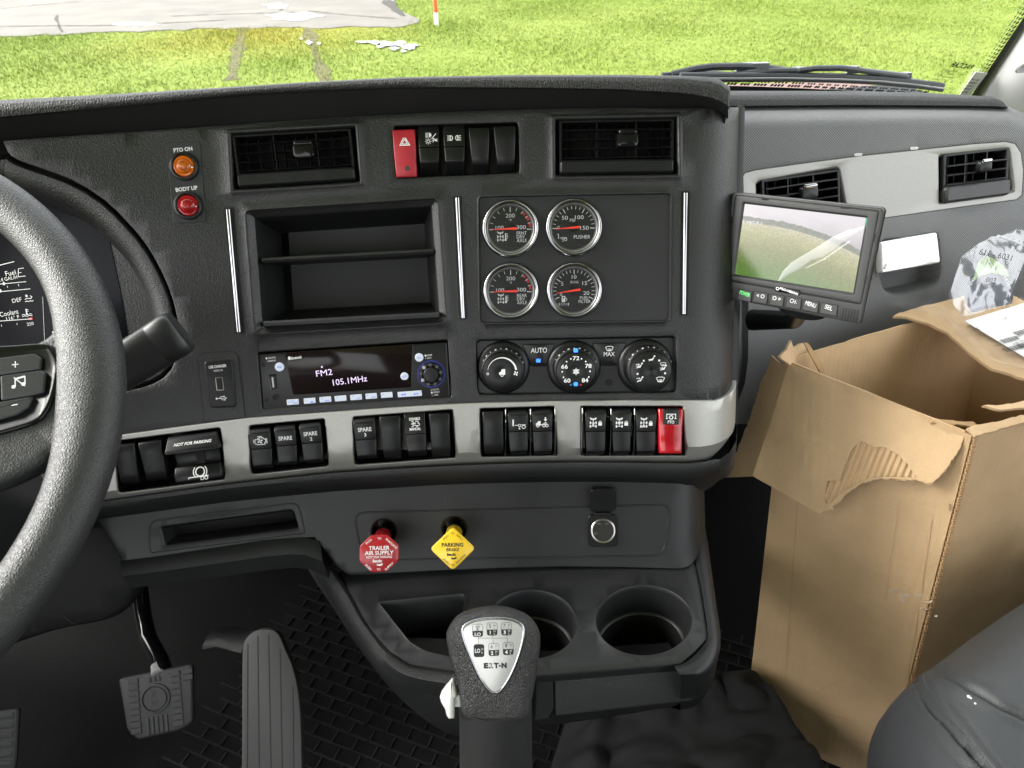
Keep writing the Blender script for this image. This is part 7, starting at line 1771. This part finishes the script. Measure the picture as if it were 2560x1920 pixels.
# torn stubs at the dashboard-side corner
for q, z0 in ((((1950, 892), (1968, 873), (1978, 852), (1984, 868), (2002, 860), (2012, 857), (2030, 905), (2064, 952), (2030, 938), (1976, 914)), .002),):
    SP_ = Plane(onz(1990, 890, BZ + z0), Vector((.75, -.55, .35))); part('torn_stub', sheet(SP_, jag([*q, q[0]], 6, 1.2, 9)[:-1], [], .02, edge=[(.0003, -.003)]), CARDIN, bx, angle=50)
ED = Plane(onz(2040, 900, BZ + .001), Vector((.1, -.7, .6)))
part('panel_edge', sheet(ED, [(2010, 856), (2020, 857), (2050, 900), (2070, 950), (2062, 951), (2036, 905)], [], .02, edge=[(.0002, -.002)]), CEDGE, bx)
# crumpled strip on the near-right edge
for pts, z, m_2 in (([(2418, 1070), (2440, 1062), (2500, 1052), (2560, 1036), (2640, 1020), (2640, 1046), (2560, 1055), (2500, 1072), (2452, 1085), (2440, 1090)], BZ + .006, CARDIN), ([(2458, 1013), (2500, 1012), (2540, 1006), (2640, 985), (2640, 1004), (2560, 1018), (2500, 1024)], BZ + .03, CARDIN), ([(2325, 1045), (2440, 1056), (2438, 1066), (2330, 1056)], BZ + .001, CEDGE)):
    part('torn_edge', sheet(Plane(onz(*pts[0], z), Vector((.05, -.25, 1))), jag(pts + [pts[0]], 9, 1.6, 12)[:-1], [], .02, edge=[(.0004, -.002), (0, -.0036)]), m_2, bx, angle=50)
# far flap carrying the packing-list pouch
T1, T2, T3 = AT(2330, 745, 1.02), AT(2620, 790, .97), AT(2470, 915, .885)
fn3 = (T2 - T1).cross(T3 - T1).normalized(); fn3 = fn3 if fn3.dot(EYE - T1) > 0 else -fn3
TPn = Plane(T1, fn3, CABX)
ffl = [(2232, 790), (2330, 760), (2400, 742), (2470, 716), (2482, 713), (2540, 742), (2600, 772), (2700, 830), (2700, 985), (2560, 945), (2480, 922), (2420, 878), (2370, 832), (2320, 808), (2270, 796)]
fm = sheet(TPn, jag(ffl + [ffl[0]], 14, 1.2, 2)[:-1], [], .012, edge=[(.0004, -.002), (0, -.0038)])
for i, p in enumerate(fm.v): q = p - TPn.O; fm.v[i] = p + TPn.n * .004 * mnoise.noise(Vector((q.dot(TPn.x) * 18, q.dot(TPn.y) * 18, 1)))
part('label_flap', fm, CARD, bx, angle=50)
pch = thing('packing_pouch', 'clear plastic pouch holding a white packing slip on the box flap', 'pouch', Matrix.Translation(TPn.hit(2480, 850, .01)))
lab = [(2408, 812), (2480, 790), (2560, 766), (2700, 730), (2700, 900), (2640, 925), (2560, 905), (2500, 868), (2450, 838)]
part('packing_slip', sheet(TPn, lab, [], .02, edge=[(0, -.0005)]).xf(Matrix.Translation(TPn.n * .0062)), PAPER, pch, angle=50)
fr = Fr(TPn, (2440, 820), (2560, 790), .0072)
pr = Print(.2)
def lt_(s, px, py, h, w, rot): pr.text(s, *frloc(fr, px, py), h, w, rot=rot)
lt_('31', 2441, 823, 9, 15, 178); lt_('QTY', 2512, 795, 5, 12, 190); lt_('7BILL', 2492, 864, 5, 18, 178); lt_('PO: 20001', 2552, 838, 5, 30, 188); lt_('PO: 20014', 2545, 856, 5, 30, 188)
for (px, py, n_) in ((2520, 850, 16), (2548, 832, 12), (2530, 872, 20), (2560, 862, 14)):
    x, y = frloc(fr, px, py)
    for k in range(n_): pr.rect(x + k * 2.6 - n_, y, .9 + (k * 7 % 3) * .5, 13)
for k in range(9): pr.rect(*frloc(fr, 2520 + k * 7, 790 - k * 2.0), 3.4, .9)
part('slip_lettering', fr.mb(pr.m).xf(fr.M), BLACKP, pch, smooth=False)
def crinkle(mb, surf, amp, fq, sd):
    for i, p in enumerate(mb.v):
        q = p - surf.O; u, v = q.dot(surf.x), q.dot(surf.y)
        w = abs(mnoise.noise(Vector((u * fq + sd, v * fq, sd)))) + .5 * abs(mnoise.noise(Vector((u * fq * 2.7, v * fq * 2.7, sd + 5))))
        mb.v[i] = p + surf.n * amp * w
    return mb
pf = [(2196, 756), (2230, 766), (2290, 765), (2330, 768), (2420, 800), (2500, 775), (2700, 715), (2700, 985), (2560, 948), (2480, 926), (2440, 900), (2400, 865), (2360, 828), (2320, 803), (2250, 785), (2210, 772)]
pm_ = crinkle(sheet(TPn, pf, [], .005), TPn, .007, 45, 2); pm_.v = [p + TPn.n * .009 for p in pm_.v]
CRIN = film('crinkled_film', (.975, .975, .975), .3, .18, .005, .02)
part('film', pm_, CRIN, pch, angle=30)
# zip bag with a round sticker, propped behind the box
BP = Plane(AT(2470, 660, .99), Vector((.25, -.80, .55)), CABX)
bag = thing('zip_bag', 'clear zip bag with green and dark sticker propped behind the box', 'plastic bag', Matrix.Translation(BP.hit(2460, 740)))
bo_ = [(2364, 750), (2385, 690), (2405, 640), (2440, 610), (2475, 592), (2500, 590), (2540, 572), (2600, 590), (2610, 630), (2560, 650), (2545, 690), (2520, 735), (2515, 790), (2400, 790)]
bm_ = crinkle(sheet(BP, bo_, [], .006), BP, .009, 22, 7)
BAGF = film('bag_film', (.95, .965, .975), .22, .16, .0, .02)
part('film', bm_, BAGF, bag, angle=30)
part('zip_strip', tube([BP.hit(*p, .010) for p in ((2495, 590), (2530, 602), (2575, 620), (2610, 640))], [.0018] * 4, 8), mat('zip_white', (.6, .63, .66), .3, alpha=.6), bag)
stk = sheet(BP, circ(2475, 735, 62, 60, 36), [], .02); stk.v = [p - BP.n * .002 for p in stk.v]
part('sticker', stk, mat('sticker_navy', (.020, .026, .040), .4), bag)
gs_ = sheet(BP, [(2430, 705), (2445, 655), (2462, 640), (2480, 645), (2512, 668), (2522, 690), (2500, 688), (2478, 682), (2450, 690)], [], .02); gs_.v = [p + BP.n * .0005 for p in gs_.v]
part('green_leaf', gs_, mat('sticker_green', (.25, .36, .13), .5), bag)
fr = Fr(BP, (2440, 720), (2520, 715), .002)
pr = Print(.2)
for k, ch in enumerate('LIFT AXLE SUSPENSIONS'):
    a = R_(20 + k * 6.6); x, y = frloc(fr, 2475, 737)
    if ch != ' ': pr.text(ch, x + 52 * math.cos(a), y + 50 * math.sin(a), 6, None, rot=math.degrees(a) - 90)
x, y = frloc(fr, 2473, 666); pr.stroke([(x, y + 12), (x + 7, y), (x + 6, y - 7), (x, y - 10), (x - 6, y - 7), (x - 7, y)], 1.6, True)
part('sticker_lettering', fr.mb(pr.m).xf(fr.M), WHITE, bag, smooth=False)
fr = Fr(BP, (2450, 630), (2530, 650), .014); pr = Print(.3); pr.text('611 - 6031', *frloc(fr, 2490, 637), 13, 86, rot=2, shear=.3); pr.text('.003', *frloc(fr, 2475, 700), 11, 30, rot=5, shear=.3)
part('handwriting_print', fr.mb(pr.m).xf(fr.M), BLACKP, bag, smooth=False)

# ---- passenger seat
from mathutils.bvhtree import BVHTree
SZ = .46
so_ = [tuple(onz(*p, SZ).xy) for p in ((2262, 1672), (2300, 1628), (2370, 1575), (2470, 1505), (2580, 1432), (2780, 1320), (3020, 1250), (3200, 2300), (2280, 2300), (2262, 2000), (2250, 1860), (2250, 1760))]
so_ = [tuple(p) for p in spline(so_, 5, True)]
st = thing('seat_cushion', 'dark grey leather passenger seat cushion with double-stitched seam', 'seat', Matrix.Translation(onz(2400, 1850, SZ)))
I_ = lambda u, v: (1760 + u / 2.765, 1400 + v / 2.765)
main_ = [I_(1440, 735), I_(1478, 760), I_(1484, 830), I_(1510, 900), I_(1570, 1000), I_(1660, 1110), I_(1780, 1240), I_(1930, 1420), I_(2100, 1620)]
cross = [I_(1375, 700), I_(1430, 712), I_(1480, 728), I_(1560, 745), I_(1700, 805), I_(1860, 900), I_(2040, 1010), I_(2212, 1100), I_(2450, 1240)]
def seg_dist(X, Y, pts):
    D = np.full(X.shape, 9.)
    for a, b in zip(pts[:-1], pts[1:]):
        ax, ay, bx2, by2 = a[0], a[1], b[0], b[1]; dx, dy = bx2 - ax, by2 - ay; t = np.clip(((X - ax) * dx + (Y - ay) * dy) / (dx * dx + dy * dy + 1e-12), 0, 1)
        D = np.minimum(D, np.hypot(X - ax - t * dx, Y - ay - t * dy))
    return D
xs_ = [p[0] for p in so_]; ys_ = [p[1] for p in so_]; x0, x1, y0, y1 = min(xs_), min(max(xs_), min(xs_) + .42), max(min(ys_), max(ys_) - .50), max(ys_)
GX, GY = np.meshgrid(np.arange(x0, x1, .0022), np.arange(y0, y1, .0022)); D = seg_dist(GX, GY, so_ + [so_[0]])
ins_ = np.zeros(GX.shape, bool); q = len(so_) - 1
for i in range(len(so_)):
    xi, yi = so_[i]; xj, yj = so_[q]; ins_ ^= ((yi > GY) != (yj > GY)) & (GX < (xj - xi) * (GY - yi) / (yj - yi + 1e-12) + xi); q = i
t_ = np.clip(D / .085, 0, 1); Zg = SZ - .10 + .128 * (1 - (1 - t_) ** 2.4) ** .48
def seat_hit(px, py):
    d = ray(px, py); best = None
    for z_ in np.linspace(SZ + .045, SZ - .10, 140):
        P = EYE + d * ((z_ - EYE.z) / d.z); iy, ix = int(round((P.y - y0) / .0022)), int(round((P.x - x0) / .0022))
        if 0 <= iy < GX.shape[0] and 0 <= ix < GX.shape[1] and ins_[iy, ix] and Zg[iy, ix] >= z_: return (P.x, P.y)
    return None
mpl = [h_ for h_ in (seat_hit(*tuple(q)) for q in spline(main_, 5)) if h_]; cpl = [h_ for h_ in (seat_hit(*tuple(q)) for q in spline(cross, 5)) if h_]
dm, dc = seg_dist(GX, GY, mpl), seg_dist(GX, GY, cpl)
g1 = lambda d, c, w: np.exp(-((d - c) / w) ** 2)
Zg += -.0070 * g1(dm, 0, .0026) + .0022 * g1(dm, .0060, .0032) - .0016 * g1(dm, .0115, .0020) - .0040 * g1(dc, 0, .0026) + .0016 * g1(dc, .007, .005)
Zg += .0012 * np.sin(GX * 31 + GY * 17) * np.sin(GY * 23)
sm = MB(); idx = -np.ones(GX.shape, int)
k = 0
for a in range(GX.shape[0]):
    for b in range(GX.shape[1]):
        if ins_[a, b]: idx[a, b] = k; k += 1; sm.v.append(Vector((GX[a, b], GY[a, b], Zg[a, b])))
for a in range(GX.shape[0] - 1):
    for b in range(GX.shape[1] - 1):
        f = (idx[a, b], idx[a, b + 1], idx[a + 1, b + 1], idx[a + 1, b])
        if min(f) >= 0: sm.f.append(f)
part('cushion', sm, SEATL, st, angle=80)
skirt = loft([[(*q, z) for q in offset(so_, i)] for i, z in ((.004, SZ - .14), (-.0005, SZ - .12), (-.001, SZ - .10), (.0015, SZ - .072), (.006, SZ - .048))], True, False)
part('cushion_side', fixn(skirt), SEATL, st, angle=80)
bv = BVHTree.FromPolygons([tuple(p) for p in sm.v], sm.f)
def onseat(px, py, lift=.0):
    d = ray(px, py).normalized(); hit = bv.ray_cast(EYE, d)[0]
    return (hit - d * lift) if hit else onz(px, py, 9.)
for dx in (-15, 16):
    pth = [tuple(q) for q in spline(main_, 16)]; s_ = MB()
    for i in range(6, len(pth) - 1, 2):
        qa, qb = onseat(pth[i][0] + dx * .8, pth[i][1] - dx * .35, .0002), onseat(pth[i + 1][0] + dx * .8, pth[i + 1][1] - dx * .35, .0002)
        if (qa - qb).length < .012: s_.join(tube([qa, qb], .0006, 5))
    part('stitching', s_, STITCH, st, kind='stuff')
for u, v, r in ((1830, 945, .0016), (1845, 955, .001), (1875, 992, .0010)): part('lint_speck', lathe([(r, 0), (r * .7, r * .5), (.00001, r * .6)], 7, False, False).xf(Matrix.Translation(onseat(*I_(u, v), .0003))), WHITE, st)

# ---- black cloth heap on the floor
ch_ = MB(); nu, nv = 44, 36
cq = [onz(1440, 1700, .03), onz(1905, 1680, .12), onz(2190, 2040, .13), onz(1330, 2040, .03)]
for j in range(nv + 1):
    for i in range(nu + 1):
        u, v = i / nu, j / nv; p = cq[0].lerp(cq[1], u).lerp(cq[3].lerp(cq[2], u), v)
        e = min(1, min(u, (1 - u) * 2 + .02, v + .12, 1 - v) * 6); w = mnoise.noise(Vector((u * 3.1, v * 2.6, 2))) * .5 + abs(mnoise.noise(Vector((u * 5 + v * 3, v * 4 - u * 2, 7)))) * .9
        ch_.v.append(p + Vector((0, 0, e * (.05 + .055 * w) - .028)))
for j in range(nv):
    for i in range(nu): a = j * (nu + 1) + i; ch_.f.append((a, a + nu + 1, a + nu + 2, a + 1))
o = part('cloth_heap', fixn(ch_), FABRIC, angle=80); tag(o, 'crumpled black cloth lying on the floor between shifter and box', 'cloth')
